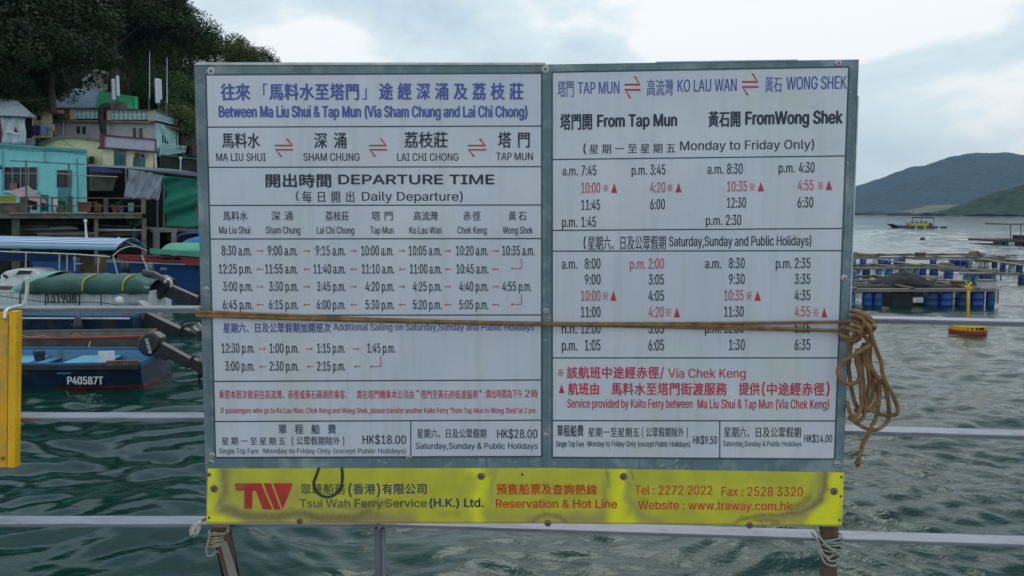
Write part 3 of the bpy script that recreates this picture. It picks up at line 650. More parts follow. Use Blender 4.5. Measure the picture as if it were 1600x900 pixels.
CR('單程船費',869.5,912.5,663.5,681.5,'k',2); CR('星期一至星期五',918,1000,667.3,682.3,'k',1); CR('(公眾假期除外)',998.5,1079,667.3,682.3,'k',1); LR('HK$9.50',1083,1120,681,693.5); LR('Single Trip Fare',869,912.5,689,697.7,'k',1); LR('Monday to Friday Only (except Public Holidays)',918,1078,689,697.5,'k',1)
CR('星期六、日及公眾假期',1130,1252,666.7,683,'k',1); LR('HK$14.00',1256.7,1299.7,679,691); LR('Saturday,Sunday & Public Holidays',1129.6,1252,689,697,'f',1)

# --- yellow strip with stains
STAINS = {'clean': [], 'brown': [], 'grey': []}
def seg_d(X, Y, a, b):
    ax, ay = a; bx_, by = b; dx, dy = bx_-ax, by-ay; l2 = dx*dx+dy*dy+1e-9
    t = np.clip(((X-ax)*dx+(Y-ay)*dy)/l2, 0, 1)
    return np.hypot(X-ax-t*dx, Y-ay-t*dy)
def stroke(X, Y, pts, wd):
    d = np.full(X.shape, 1e9)
    for a, b in zip(pts[:-1], pts[1:]): d = np.minimum(d, seg_d(X, Y, a, b))
    return np.clip(1.25-d/wd, 0, 1)
def fnoise(X, Y, sc, seed):
    rg = np.random.RandomState(seed); r = np.zeros(X.shape); tot = 0
    for k in range(14):
        f = sc*(1.25**k); a = rg.rand()*6.28; ph = rg.rand()*6.28; am = 1/(1.22**k)
        r += am*np.sin((X*np.cos(a)+Y*np.sin(a))*f+ph + 1.3*np.sin((X*np.sin(a)-Y*np.cos(a))*f*.7+ph*2)); tot += am
    return r/tot*1.6
def banner(pl, x0, x1, yt0, yt1, yb0, yb1):
    nx, ny = int((x1-x0)/1.6), 54
    gx = np.linspace(0, 1, nx+1); gy = np.linspace(0, 1, ny+1)
    GX, GY = np.meshgrid(gx, gy)
    X = x0 + (x1-x0)*GX; top = yt0+(yt1-yt0)*GX; bot = yb0+(yb1-yb0)*GX
    Y = top + (bot-top)*GY
    if pl is PL: X = X + GY*(0)  # edge slant handled below
    lx0 = (325.3, 322.9) if pl is PL else (855, 855)
    lx1 = (855, 855) if pl is PL else (1318.5, 1315)
    X = (lx0[0]+(lx0[1]-lx0[0])*GY)*(1-GX) + (lx1[0]+(lx1[1]-lx1[0])*GY)*GX
    wx = X + 3.0*fnoise(X, Y, 0.09, 1); wy = Y + 2.2*fnoise(X, Y, 0.11, 2)
    clean = np.zeros(X.shape)
    for pts, wd in [([(322,728),(334,745),(338,775),(333,790)],13),([(330,812),(350,809),(372,817)],11),([(458,816),(480,816)],7),
                    ([(740,732),(752,740),(753,756)],13),([(748,770),(745,790),(748,820)],12),([(845,816),(873,816)],8),([(970,735),(968,760),(966,790),(962,816)],15),
                    ([(960,814),(985,816)],14),([(1155,820),(1200,819)],6),([(1306,738),(1306,770),(1300,800),(1285,818)],16),([(1292,790),(1270,816),(1300,816)],14)]:
        clean = np.maximum(clean, stroke(wx, wy, pts, wd))
    brown = np.zeros(X.shape)
    for pts, wd, st in [([(350,733),(352,760),(346,785)],6,.45),([(352,795),(375,803),(400,808),(430,806),(455,802),(480,803),(510,810),(560,808),(580,796)],8,.75),
                    ([(438,805),(470,800),(500,808)],4,.9),([(572,792),(590,784),(603,786)],9,.8),([(566,806),(590,802)],10,.6),([(690,803),(716,802)],7,.4),
                    ([(1290,736),(1290,765),(1284,780)],4.5,.9),([(1284,778),(1268,792),(1240,801),(1205,805),(1175,807),(1155,813),(1148,820)],4,.8),
                    ([(1262,776),(1252,788),(1240,793)],7,.75),([(1270,750),(1266,770)],7,.35),([(833,817),(842,808),(856,803),(872,806),(884,813)],4,.7),([(948,733),(954,760)],3,.5),([(985,735),(990,747)],3,.55),([(1160,808),(1190,812),(1215,816)],5,.6)]:
        brown = np.maximum(brown, stroke(wx, wy, pts, wd)*st)
    grey = np.zeros(X.shape)
    for pts, wd, st in [([(350,740),(346,790),(380,806),(640,812)],15,.8),([(400,800),(560,795)],14,.45),([(830,812),(940,808)],12,.7),([(760,805),(830,806)],12,.35),([(950,740),(944,790)],5,.5),([(982,740),(980,775),(1000,805),(1030,815)],8,.55),
                    ([(1285,745),(1283,778),(1255,800),(1225,808)],11,.8),([(1240,808),(1190,815)],9,.7),([(760,740),(775,735),(765,780)],5,.4),([(370,770),(460,775)],26,.28)]:
        grey = np.maximum(grey, stroke(wx, wy, pts, wd)*st)
    sp = fnoise(X, Y, 0.6, 7)
    brown = np.clip(brown*(0.85+0.2*sp), 0, 1); grey = np.clip(grey*(0.95+0.12*sp), 0, 1)
    rim = np.clip((bot-Y < 2.2)*0.7, 0, 1); brown = np.maximum(brown, rim)
    me = bpy.data.meshes.new('yellow_strip')
    vs = [tuple(pl.at(float(X[j,i]), float(Y[j,i]), 0.0028)) for j in range(ny+1) for i in range(nx+1)]
    k = nx+1
    fs = [(j*k+i, (j+1)*k+i, (j+1)*k+i+1, j*k+i+1) for j in range(ny) for i in range(nx)]
    n = len(vs)
    # sides and back so that the plate has thickness
    ring = [i for i in range(k)] + [j*k+nx for j in range(1, ny+1)] + [ny*k+i for i in range(nx-1, -1, -1)] + [j*k for j in range(ny-1, 0, -1)]
    vs2 = [tuple(Vector(vs[i]) - pl.Nn*0.0026) for i in ring]
    for a in range(len(ring)):
        b = (a+1) % len(ring)
        fs.append((ring[a], ring[b], n+b, n+a))
    fs.append(tuple(n+a for a in range(len(ring)-1, -1, -1)))
    vs += vs2
    iv = inv_of(board)
    me.from_pydata([tuple(iv @ Vector(q)) for q in vs], [], fs); me.update()
    for nm, arr in (('clean', clean), ('brown', brown), ('grey', grey)):
        at = me.attributes.new(nm, 'FLOAT', 'POINT')
        at.data.foreach_set('value', np.concatenate([arr.ravel(), np.zeros(len(vs2))]).astype(np.float32))
    return link_mesh('yellow_strip', me, M_yel, board)
M_yel = bpy.data.materials.new('stained_yellow_plate'); M_yel.use_nodes = True
t = M_yel.node_tree; b = t.nodes['Principled BSDF']; b.inputs['Roughness'].default_value = 0.35; b.inputs['Coat Weight'].default_value = 0.5; b.inputs['Coat Roughness'].default_value = 0.1
tc_ = t.nodes.new('ShaderNodeTexCoord')
nn = t.nodes.new('ShaderNodeTexNoise'); nn.inputs['Scale'].default_value = 14; nn.inputs['Detail'].default_value = 6
t.links.new(tc_.outputs['Object'], nn.inputs['Vector'])
rr = t.nodes.new('ShaderNodeValToRGB'); rr.color_ramp.elements[0].position = 0.3; rr.color_ramp.elements[1].position = 0.7
rr.color_ramp.elements[0].color = (0.50, 0.475, 0.036, 1); rr.color_ramp.elements[1].color = (0.65, 0.62, 0.040, 1)
t.links.new(nn.outputs['Fac'], rr.inputs[0])
last = rr.outputs[0]
for nm, colr, k in (('clean', (0.90, 0.86, 0.010), 0.9), ('grey', (0.31, 0.245, 0.13), 0.92), ('brown', (0.19, 0.12, 0.05), 0.88)):
    at = t.nodes.new('ShaderNodeAttribute'); at.attribute_name = nm
    mu = t.nodes.new('ShaderNodeMath'); mu.operation = 'MULTIPLY'; mu.inputs[1].default_value = k
    t.links.new(at.outputs['Fac'], mu.inputs[0])
    mm = t.nodes.new('ShaderNodeMix'); mm.data_type = 'RGBA'
    t.links.new(mu.outputs[0], mm.inputs['Factor']); t.links.new(last, mm.inputs[6]); mm.inputs[7].default_value = colr + (1,)
    last = mm.outputs[2]
t.links.new(last, b.inputs['Base Color'])
YLft = banner(PL, 323, 855, 731.8, 730.8, 817.5, 817.3)
YRgt = banner(PR, 855, 1316, 730.8, 738, 817.3, 821.5)
M_ydark = mat('navy_print_on_yellow', (0.05, 0.055, 0.10), 0.45, 0.25, 12)
M_yfade = mat('stained_navy_print', (0.15, 0.13, 0.06), 0.5, 0.45, 14)
M_yred = mat('red_print_on_yellow', (0.66, 0.05, 0.02), 0.45, 0.12, 12)
M_logo = mat('faded_red_logo', (0.50, 0.035, 0.03), 0.45, 0.22, 8, dirt=(0.42, 0.16, 0.10), dirt_amt=0.35, dirt_scale=9)
INK.update({'y': M_ydark, 'z': M_yfade, 'R': M_yred, 'G': M_logo})
def wY(kind, s, x0, x1, y0, y1, c, wt=1, cw=None, pl=PL): write(pl, kind, s, x0, x1, y0, y1, INK[c], wt, cw, n=0.0034, parent=YLft if pl is PL else YRgt)
wY('C','翠華船務',469,541,755,772,'z',2); wY('L','(',545,550,755,773,'y'); wY('C','香港',551,588,755,771.5,'y',2); wY('L',')',589,594,755,773,'y'); wY('C','有限公司',596,669,755,771.5,'y',2)
wY('L','Tsui Wah Ferry',469,598,779.6,792.2,'z',2); wY('L','Service',603,667,779.2,791.8,'z',2); wY('L','(H.K.) Ltd.',672,755,778.6,791.3,'y',3)
wY('C','預售船票及查詢熱線',774.5,934,755.3,772,'R',2); wY('L','Reservation & Hot Line',775,963.5,779.8,792.6,'R',2)
wY('L','Tel : 2272 2022',992,1112.5,758.2,772.3,'R',1,pl=PR); wY('L','Fax : 2528 3320',1127,1253.7,760.4,774.6,'R',1,pl=PR); wY('L','Website : www.traway.com.hk',997,1237,782.4,796,'R',1,pl=PR)
cv = lambda X, Y: (310+X/5.926, 720+Y/5.926)
poly(PL, [[cv(345,205),cv(585,205),cv(640,345),cv(690,450),cv(598,445),cv(535,275),cv(505,275),cv(500,440),cv(425,440),cv(430,275),cv(345,270)],
          [cv(605,205),cv(675,205),cv(765,448),cv(708,450),cv(655,330)], [cv(695,205),cv(873,205),cv(868,235),cv(785,440),cv(775,425)]], 'G', YLft, 0.0034, 'company_emblem')
# screws
def screw(pl, x, y, r, m, washer=False, n=0.0):
    c = pl.at(x, y, n)
    mb = MB()
    fr = Matrix.Translation(c) @ Matrix(((pl.U.x, pl.V.x, pl.Nn.x, 0),(pl.U.y, pl.V.y, pl.Nn.y, 0),(pl.U.z, pl.V.z, pl.Nn.z, 0),(0,0,0,1)))
    mb.M = fr
    mb.lathe((0,0,0), [(r, 0), (r, 0.0016), (r*.9, 0.0026), (r*.75, 0.003)], 16)
    o = mb.build('screw', M_wash if washer else m, board, smooth=False)
    m2 = MB(fr); m2.lathe((0,0,0.0030), [(r*.52, 0), (r*.5, 0.0012), (r*.3, 0.0022)], 12); m2.build('screw_head', m, o)
    m3 = MB(fr)
    a = r*.34; t_ = r*.09
    m3.box(-a, a, -t_, t_, 0.0048, 0.0054); m3.box(-t_, t_, -a, a, 0.0048, 0.00535)
    m3.build('screw_slot', M_dark, o)
for x, y in ((330,111),(852.3,108),): screw(PL, x, y, 0.0112, M_steel, True)
for x, y in ((323.5,452),(853,485.5),(853,680),(332,711),(639,715.5)): screw(PL, x, y, 0.0090, M_steel, False, 0.0005)
for x, y in ((1310,98.5),(1319,434),(1308,725)): screw(PR, x, y, 0.0100, M_steel, False, 0.0005)
for x, y, r in ((335,763,.0112),(469,814,.0095),(752,743.5,.0112),(327.5,741,.006)): screw(PL, x, y, r, M_rustscrew, False, 0.0029)
for x, y, r in ((974,744,.0112),(856,817,.0105),(1170.5,820,.0105),(1302.5,767,.0112)): screw(PR, x, y, r, M_rustscrew, False, 0.0029)
for pl, x, y in ((PL,327,808.5),(PR,1314,745),(PR,1311.5,812),(PL,816,741),(PR,1313,775)):
    fr = pl.at(x, y, 0.0029); mb = MB(); mb.prism([fr+pl.U*math.cos(a)*.0036+pl.V*math.sin(a)*.0036 for a in [k*math.pi/5 for k in range(10)]], pl.Nn*0.0006); mb.build('bolt_hole', M_dark, board)
# pale scuffs on the grey paint
for pl, a, b_, w_ in ((PR,(1053,723),(1060,716),1.6),(PR,(1057,727),(1058,731),2),(PR,(1318,252),(1326,255),.8),(PL,(591,718),(593,721),1.5),(PL,(600,722),(604,724),1.3),(PR,(1333,438),(1322,436),.7),(PL,(327,718),(334,722),2.5),(PR,(1323,145),(1331,143),.9)):
    d = Vector((b_[0]-a[0], b_[1]-a[1])); d.normalize(); q = Vector((-d.y, d.x))*w_/2
    panel_slab(pl, [(a[0]+q.x*.3,a[1]+q.y*.3),(b_[0]+q.x,b_[1]+q.y),(b_[0]-q.x,b_[1]-q.y),(a[0]-q.x*.3,a[1]-q.y*.3)], 0.0, 0.0004).build('paint_scuff', M_edge, board)
# dark wire loop caught under the film
M_wire = mat('black_rubber_wire', (0.035, 0.035, 0.03), 0.55, 0.4, 60)
pts = [cv(1118,62),cv(1095,130),cv(1070,200),cv(1085,265),cv(1135,315),cv(1200,332),cv(1265,310),cv(1315,255),cv(1335,170),cv(1330,62)]
MB().tube(catmull([PL.at(x, y, 0.0035) for x, y in pts], 5), [0.0042]*46, 8).build('wire_loop', M_wire, board, smooth=True)
# ------------------------------------------------------------------ railing
M_galv = mat('weathered_galvanised_steel', (0.26, 0.29, 0.34), 0.45, 0.16, 9, 0.12, 50, metal=0.25, dirt=(0.17, 0.18, 0.19), dirt_amt=0.42, dirt_scale=16, stretch=(0.3, 1, 1))
add_layer(M_galv, 22.0, (0.5, 1, 1), 0.60, 0.70, (0.16, 0.10, 0.07), 0.5)
add_layer(M_galv, 90.0, (1, 1, 1), 0.60, 0.72, (0.44, 0.46, 0.48), 0.5)
M_galvd = mat('dull_steel_upright', (0.16, 0.17, 0.22), 0.5, 0.15, 9, 0.1, 50, metal=0.3)
DR, RD, RH = 2.565, 0.070, 0.017
railing = thing('railing', 'galvanised steel pier railing with three flat rails passing behind the timetable board', 'railing', (0, 2.6, H-1.3))
# bottom front edge of each rail in pixels: left run x=-40..592, right run x=592..1700
for yb, yr0, yr1 in ((490.0, 490.0, 514.5), (661.0, 661.0, 693.0), (827.0, 827.0, 863.3)):
    m_ = P(592, yb, DR); a = m_ + (P(-140, yb, DR)-m_)*3
    c = m_ + (P(1720, yr1, DR*0.955)-m_)*2.5
    for p, q in ((a, m_), (m_, c)):
        d = (q-p).normalized(); nrm_ = Vector((-d.y, d.x, 0)).normalized()
        q2 = p + (q-p)*0.9985
        # flat top, nose, and an undercut front shaped to keep its face in shade
        sec_ = [(0.000, RH), (0.000, RH-.0045), (0.017, RH-.005), (0.017, .0), (RD-.012, .0), (RD, RH-.004), (RD, RH)]
        rb = MB(); k_ = len(sec_)
        rb.add([b0+nrm_*a_+Vector((0,0,h_)) for b0 in (p, q2) for a_, h_ in sec_], [tuple(range(k_)), tuple(range(2*k_-1, k_-1, -1))]+[(i, i+k_, (i+1) % k_+k_, (i+1) % k_) for i in range(k_)])
        rb.build('rail', M_galv, railing)
# upright under the joint of the two runs, and weld seam on the lowest left rail
p0 = P(584.5, 828, DR+0.012); p1 = P(592.5, 828, DR+0.012)
MB().box(p0.x, p1.x+0.004, DR+0.010, DR+0.06, H-2.1, p0.z+0.004).build('upright', M_galvd, railing, bevel=0.002)
p0 = P(593.2, 828, DR+0.02)
MB().box(p0.x+0.0045, p0.x+0.014, DR+0.018, DR+0.055, H-2.1, p0.z+0.003).build('upright', M_galv, railing, bevel=0.001)
w0 = P(180, 812, DR+0.02)
MB().tube([P(176,820.5,DR-0.001), P(178,817,DR+0.015), P(183,811,DR+0.045), P(185,806.5,DR+0.07)], 0.0022, 6).build('weld_seam', M_galv, railing, smooth=True)
# pier edge the railing stands on (below the picture)
M_conc = mat('pier_concrete', (0.30, 0.29, 0.27), 0.85, 0.2, 2, 0.3, 20, dirt=(0.16, 0.15, 0.13), dirt_amt=0.4)
tag(MB().box(-12, 12, -6, 2.75, 0.3, H-1.62).build('pier', M_conc), kind='structure')

# ------------------------------------------------------------------ yellow plate at the left edge of the railing
M_yp = mat('rust_blotched_yellow_paint', (0.80, 0.40, 0.006), 0.5, 0.12, 6, 0.1, 60, dirt=(0.30, 0.28, 0.14), dirt_amt=0.62, dirt_scale=9)
M_yf = mat('yellow_paint_edge', (0.82, 0.46, 0.008), 0.45, 0.12, 14, dirt=(0.42, 0.20, 0.02), dirt_amt=0.25, dirt_scale=30)
yp = thing('yellow_sign_plate', 'rust blotched yellow metal plate hung on the railing at the left edge', 'sign', P(0, 730, 2.5))
Yp = 2.50
MB().add([P(-330,488,Yp),P(12.5,488,Yp),P(10.2,730,Yp),P(-330,731,Yp)] + [P(-330,488,Yp)+Vector((0,.012,0)),P(12.5,488,Yp)+Vector((0,.012,0)),P(10.2,730,Yp)+Vector((0,.012,0)),P(-330,731,Yp)+Vector((0,.012,0))],
         [(0,3,2,1),(4,5,6,7),(0,1,5,4),(1,2,6,5),(2,3,7,6),(3,0,4,7)]).build('plate', M_yp, yp)
e_ = Vector((0, .03, 0))
q = [P(13.6,486.5,Yp-.004),P(26,486.5,Yp-.004),P(22.8,731,Yp-.004),P(11.2,731,Yp-.004)]
MB().add(q+[v+e_ for v in q], [(0,3,2,1),(4,5,6,7),(0,1,5,4),(1,2,6,5),(2,3,7,6),(3,0,4,7)]).build('side_flange', M_yf, yp, bevel=0.0015)
MB().lathe(P(4.4, 716, Yp-.001), [(.006, 0), (.006, -.003), (.004, -.005)], 10, 'Y').build('bolt', M_rustscrew, yp)
MB().lathe(P(7, 497, Yp-.001), [(.006, 0), (.006, -.002), (.004, -.003)], 10, 'Y').build('bolt', M_rustscrew, yp)
M_strap = mat('white_plastic_strap', (0.66, 0.70, 0.70), 0.5, 0.1, 30, 0.2, 80)
st = MB().tube(catmull([P(41.5,434,2.53),P(42.5,446,2.535),P(41,462,2.54),P(37,476,2.545),P(27,478.5,2.55),P(14,482.5,2.545),P(8.5,487,2.505),P(7.5,498,2.49)], 6), 0.0052, 8).build('white_strap', M_strap, None, smooth=True)
tag(st, 'short white plastic strap tying the yellow plate to the top rail', 'strap')

# ------------------------------------------------------------------ ropes
def rope_mat(name, c1, c2, sc):
    m = bpy.data.materials.new(name); m.use_nodes = True; t = m.node_tree; b = t.nodes['Principled BSDF']
    tc = t.nodes.new('ShaderNodeTexCoord')
    n = t.nodes.new('ShaderNodeTexNoise'); n.inputs['Scale'].default_value = sc; n.inputs['Detail'].default_value = 6; n.inputs['Roughness'].default_value = 0.7
    t.links.new(tc.outputs['Object'], n.inputs['Vector'])
    r = t.nodes.new('ShaderNodeValToRGB'); r.color_ramp.elements[0].position = .32; r.color_ramp.elements[1].position = .68
    r.color_ramp.elements[0].color = c1 + (1,); r.color_ramp.elements[1].color = c2 + (1,)
    t.links.new(n.outputs['Fac'], r.inputs[0]); t.links.new(r.outputs[0], b.inputs['Base Color'])
    b.inputs['Roughness'].default_value = 0.75
    n2 = t.nodes.new('ShaderNodeTexNoise'); n2.inputs['Scale'].default_value = 350; n2.inputs['Detail'].default_value = 2
    t.links.new(tc.outputs['Object'], n2.inputs['Vector'])
    bb = t.nodes.new('ShaderNodeBump'); bb.inputs['Strength'].default_value = 0.6; bb.inputs['Distance'].default_value = 0.002
    t.links.new(n2.outputs['Fac'], bb.inputs['Height']); t.links.new(bb.outputs[0], b.inputs['Normal'])
    return m
M_rope = rope_mat('tan_braided_rope', (0.12, 0.06, 0.026), (0.34, 0.19, 0.075), 26)
M_cord = rope_mat('weathered_cord', (0.22, 0.19, 0.13), (0.42, 0.36, 0.25), 40)
M_gcord = rope_mat('grey_green_cord', (0.20, 0.23, 0.19), (0.45, 0.47, 0.42), 40)

def twist(mb, pts, r, n=10, sub=6):
    """rope of three laid strands: a lobed section turning along the path"""
    c = catmull(pts, sub); m = len(c); up = None; base = []; dist = 0
    for i, p in enumerate(c):
        a = c[i-1] if i else p; b_ = c[i+1] if i < m-1 else p
        t = (b_-a).normalized()
        if i: dist += (c[i]-c[i-1]).length
        if up is None: up = t.orthogonal().normalized()
        up = (up - t*up.dot(t)); up = up.normalized() if up.length > 1e-6 else t.orthogonal().normalized()
        w_ = t.cross(up); ph = dist/(r*5.5)*2*math.pi/1.6
        for k in range(n):
            a_ = 2*math.pi*k/n
            rr_ = r*(1 + 0.09*math.cos(3*(a_-ph/3)))
            base.append(p + (up*math.cos(a_) + w_*math.sin(a_))*rr_)
    fs = [(i*n+k, i*n+(k+1) % n, (i+1)*n+(k+1) % n, (i+1)*n+k) for i in range(m-1) for k in range(n)]
    fs += [tuple(range(n-1, -1, -1)), tuple((m-1)*n+k for k in range(n))]
    mb.add(base, fs)
rope = thing('tan_rope', 'tan braided rope stretched across the timetable board, its knotted bundle hanging at the right', 'rope', PR.at(1330, 510, 0.02))
def sp_(pl, x, y, n=0.008): return pl.at(x, y, n)
s1 = [P(313,480,2.60), P(310,483,2.54), sp_(PL,310,484.5,-0.004), sp_(PL,318,486.5), sp_(PL,420,491), sp_(PL,560,497), sp_(PL,700,501.5), sp_(PL,850,504.5), sp_(PR,980,505), sp_(PR,1150,504.5), sp_(PR,1295,502.3,.010), sp_(PR,1318,502,.020), sp_(PR,1332,500,.03)]
s2 = [P(313,492,2.60), P(310,492,2.54), sp_(PL,310.5,492.5,-0.004), sp_(PL,318,493.3), sp_(PL,420,496.5), sp_(PL,560,500.5), sp_(PL,700,503.8), sp_(PL,850,506.5), sp_(PR,980,509), sp_(PR,1150,513), sp_(PR,1290,515.6,.010), sp_(PR,1312,516.5,.018)]
s3 = [P(313,487,2.60), sp_(PL,309,488,-0.008), sp_(PL,318,489.5,.005), sp_(PL,420,495.5,.011), sp_(PL,560,499,.014), sp_(PL,700,502.6,.012), sp_(PL,850,506,.014), sp_(PR,980,507,.012), sp_(PR,1100,508.5,.009), sp_(PR,1210,512,.010), sp_(PR,1300,515,.017)]
for s_ in (s1, s2, s3):
    mb = MB(); twist(mb, s_, 0.0045, 10, 14); mb.build('strand', M_rope, rope, smooth=True)
# bundle: pixel paths with distance in front of the panel
def c7(X, Y, n): return PR.at(1270+X/3.214, 460+Y/3.214, n)
def c8(X, Y, n): return PR.at(1250+X/6.43, 460+Y/6.43, n)
loops = [
 # knot
 [c8(380,350,.012),c8(400,320,.03),c8(460,335,.042),c8(500,375,.04),c8(470,420,.03),c8(400,405,.022),c8(385,380,.016)],
 [c8(460,320,.02),c8(500,300,.04),c8(550,320,.045),c8(555,385,.04),c8(520,440,.034),c8(470,450,.03),c8(420,420,.02),c8(395,400,.012)],
 [c8(470,345,.03),c8(520,345,.048),c8(552,400,.042),c8(530,455,.026),c8(500,460,.01)],
 [c8(520,265,.026),c8(560,270,.03),c8(590,300,.02),c8(600,350,.01),c8(570,400,.005)],
 [c8(500,220,.012),c8(530,205,.034),c8(580,235,.04),c8(595,290,.036),c8(565,340,.03),c8(530,330,.02)],
 [c8(500,175,-.01),c8(545,170,.02),c8(600,200,.034),c8(660,245,.03),c8(705,285,.02),c8(730,330,.012),c8(700,370,.01),c8(660,330,.02),c8(690,305,.03),c8(725,310,.026)],
 [c8(500,155,-.02),c8(560,165,.01),c8(625,195,.022),c8(690,240,.016),c8(720,300,.006),c8(705,370,-.004),c8(650,390,.0)],
 [c8(560,420,.0),c8(620,390,.014),c8(640,340,.02),c8(605,300,.028),c8(590,350,.024),c8(620,400,.015)],
 [c8(505,250,.02),c8(550,240,.026),c8(600,260,.018),c8(640,300,.01)],
 # long hanging loops
 [c7(232,130,.03),c7(252,150,.045),c7(268,200,.045),c7(290,260,.04),c7(318,325,.036),c7(330,385,.032),c7(350,440,.03),c7(385,500,.028),c7(408,560,.026),c7(400,590,.026),c7(365,598,.024),c7(320,590,.022),c7(280,575,.02),c7(240,575,.02)],
 [c7(240,200,.02),c7(258,230,.03),c7(252,290,.028),c7(265,340,.026),c7(300,400,.024),c7(345,450,.022),c7(362,520,.02),c7(372,590,.018),c7(355,640,.018),c7(310,668,.02),c7(260,665,.022),c7(210,640,.02),c7(172,612,.012)],
 [c7(258,238,.05),c7(215,265,.052),c7(160,300,.05),c7(118,330,.046),c7(101,370,.044),c7(112,410,.044),c7(150,434,.044),c7(190,428,.042),c7(213,400,.038),c7(216,340,.03),c7(205,280,.022)],
 [c7(205,270,.03),c7(200,330,.034),c7(215,400,.036),c7(222,480,.034),c7(225,540,.032),c7(205,590,.034),c7(178,590,.03),c7(170,560,.01),c7(180,545,-.01)],
 [c7(218,265,.022),c7(225,330,.024),c7(236,400,.024),c7(240,480,.024),c7(246,560,.026),c7(235,605,.03),c7(200,622,.028),c7(172,608,.014)],
 [c7(228,250,.03),c7(240,320,.03),c7(262,380,.028),c7(266,450,.026),c7(255,520,.022),c7(235,560,.018),c7(200,580,.012)],
 [c7(245,240,.014),c7(262,310,.016),c7(290,370,.016),c7(318,430,.016),c7(326,490,.014),c7(305,545,.014),c7(270,575,.016),c7(230,580,.014)],
 [c7(285,180,.006),c7(288,240,.004),c7(286,310,.002),c7(290,380,.004),c7(300,440,.006),c7(296,510,.006),c7(265,560,.008)],
 [c7(190,225,.01),c7(186,290,.0),c7(184,370,-.006),c7(192,450,-.004),c7(205,530,.004),c7(230,585,.01)],
 [c7(318,440,.01),c7(322,520,.012),c7(310,585,.022),c7(285,640,.026),c7(262,690,.024),c7(240,735,.022),c7(228,780,.02),c7(217,825,.02)],
]
for lp in loops:
    mb = MB(); twist(mb, lp, 0.0060, 10, 9); mb.build('rope_loop', M_rope, rope, smooth=True)
mb = MB(); mb.lathe(c7(216,828,.02), [(.004, .004), (.0095, 0), (.010, -.007), (.006, -.012)], 8); mb.build('end_knot', M_rope, rope, smooth=True)
mb = MB()
for k in range(7):
    a = k*0.9; p = c7(212+3*math.cos(a), 838, .02+.003*math.sin(a)); mb.tube([p, p+Vector((.004*math.cos(a), .003*math.sin(a), -.010-.003*(k % 3)))], 0.0013, 5)
mb.build('frayed_end', M_rope, rope)

# ------------------------------------------------------------------ timber props tied under the board
M_prop = mat('rusty_brown_timber', (0.125, 0.075, 0.052), 0.8, 0.35, 8, 0.4, 40, dirt=(0.24, 0.20, 0.15), dirt_amt=0.45, dirt_scale=16, stretch=(1, 1, 0.25))
M_propg = mat('grey_weathered_timber', (0.25, 0.235, 0.19), 0.8, 0.25, 8, 0.4, 40, stretch=(1, 1, 0.25))
def prop(label, tl, tr, bl, br, Y, edge=None):
    t_ = thing('timber_prop', label, 'timber post', P((bl[0]+br[0])/2, bl[1], Y))
    # continue downwards in the same line
    def ext(a, b, k): return (a[0]+(b[0]-a[0])*k, a[1]+(b[1]-a[1])*k)
    bl2, br2 = ext(tl, bl, 3.2), ext(tr, br, 3.2)
    slab([(tl[0],tl[1],Y),(tr[0],tr[1],Y),(br2[0],br2[1],Y),(bl2[0],bl2[1],Y)], 0.03).build('post', M_prop, t_, bevel=0.002)
    if edge:
        (a, b, c, d) = edge
        b2 = ext(a, b, 3.2); d2 = ext(c, d, 3.2)
        slab([(a[0],a[1],Y-.006),(c[0],c[1],Y-.006),(d2[0],d2[1],Y-.006),(b2[0],b2[1],Y-.006)], 0.006).build('batten', M_propg, t_, bevel=0.0015)
    return t_
prop('slanting rust brown timber post tied under the left corner of the board', (328,824), (356,824), (349,900), (366,900), 2.53, ((343,846),(357,900),(354,846),(371,900)))
prop('upright brown timber post tied under the right corner of the board', (1285,823), (1311,823), (1286,900), (1308,900), 2.49)
def lash(name, label, cx, ys, wpx, Y, m, r=0.0038, rad=0.022, tilt=2.0):
    t_ = thing(name, label, 'cord', P(cx, ys[-1], Y))
    for j, y in enumerate(ys):
        c = P(cx, y, Y); rx = wpx/2/1331*Y*1.0
        mb = MB(); pts = []
        tz = random.uniform(-tilt, tilt)/1331*Y
        for k in range(17):
            a = 2*math.pi*k/16
            pts.append(c + Vector((rx*math.cos(a), rad*math.sin(a), tz*math.cos(a))))
        twist(mb, pts, r*random.uniform(.85, 1.1), 8, 2); mb.build('turn', m, t_, smooth=True)
    return t_
lt = lash('lashing', 'tan cord wrapped in four turns round the left timber post', 340.5, (831,836.5,841,845.5,849), 27, 2.545, M_cord, 0.0042)
mb = MB(); twist(mb, [P(328,836,2.52),P(325,848,2.52),P(322.5,860,2.52),P(325,868,2.52),P(332,868,2.52),P(337,862,2.525),P(342,863,2.53)], 0.0036, 8, 6); mb.build('loop', M_cord, lt, smooth=True)
mb = MB(); twist(mb, [P(356,824,2.52),P(356.5,829,2.515),P(353,833,2.515),P(345,834.5,2.515),P(333,832.5,2.52)], 0.0036, 8, 6); mb.build('loop', M_cord, lt, smooth=True)
rt = lash('lashing', 'grey green cord criss-crossed round the right timber post', 1297.5, (839,843.5,848,853,858,863), 35, 2.505, M_gcord, 0.0036, 0.024, 5)
for path in ([(1268,824),(1276,829),(1283,842),(1296,856),(1310,865),(1317,870)], [(1268,832),(1278,846),(1284,862),(1294,872),(1302,866)], [(1316,846),(1318,858),(1312,872),(1298,877),(1289,868)], [(1276,850),(1282,866),(1290,880),(1304,884),(1310,876)]):
    mb = MB(); twist(mb, [P(x, y, 2.47) for x, y in path], 0.0034, 8, 6); mb.build('loop', M_gcord, rt, smooth=True)
mb = MB()
M_fray = mat('white_frayed_rope', (0.62, 0.60, 0.54), 0.8, 0.15, 60)
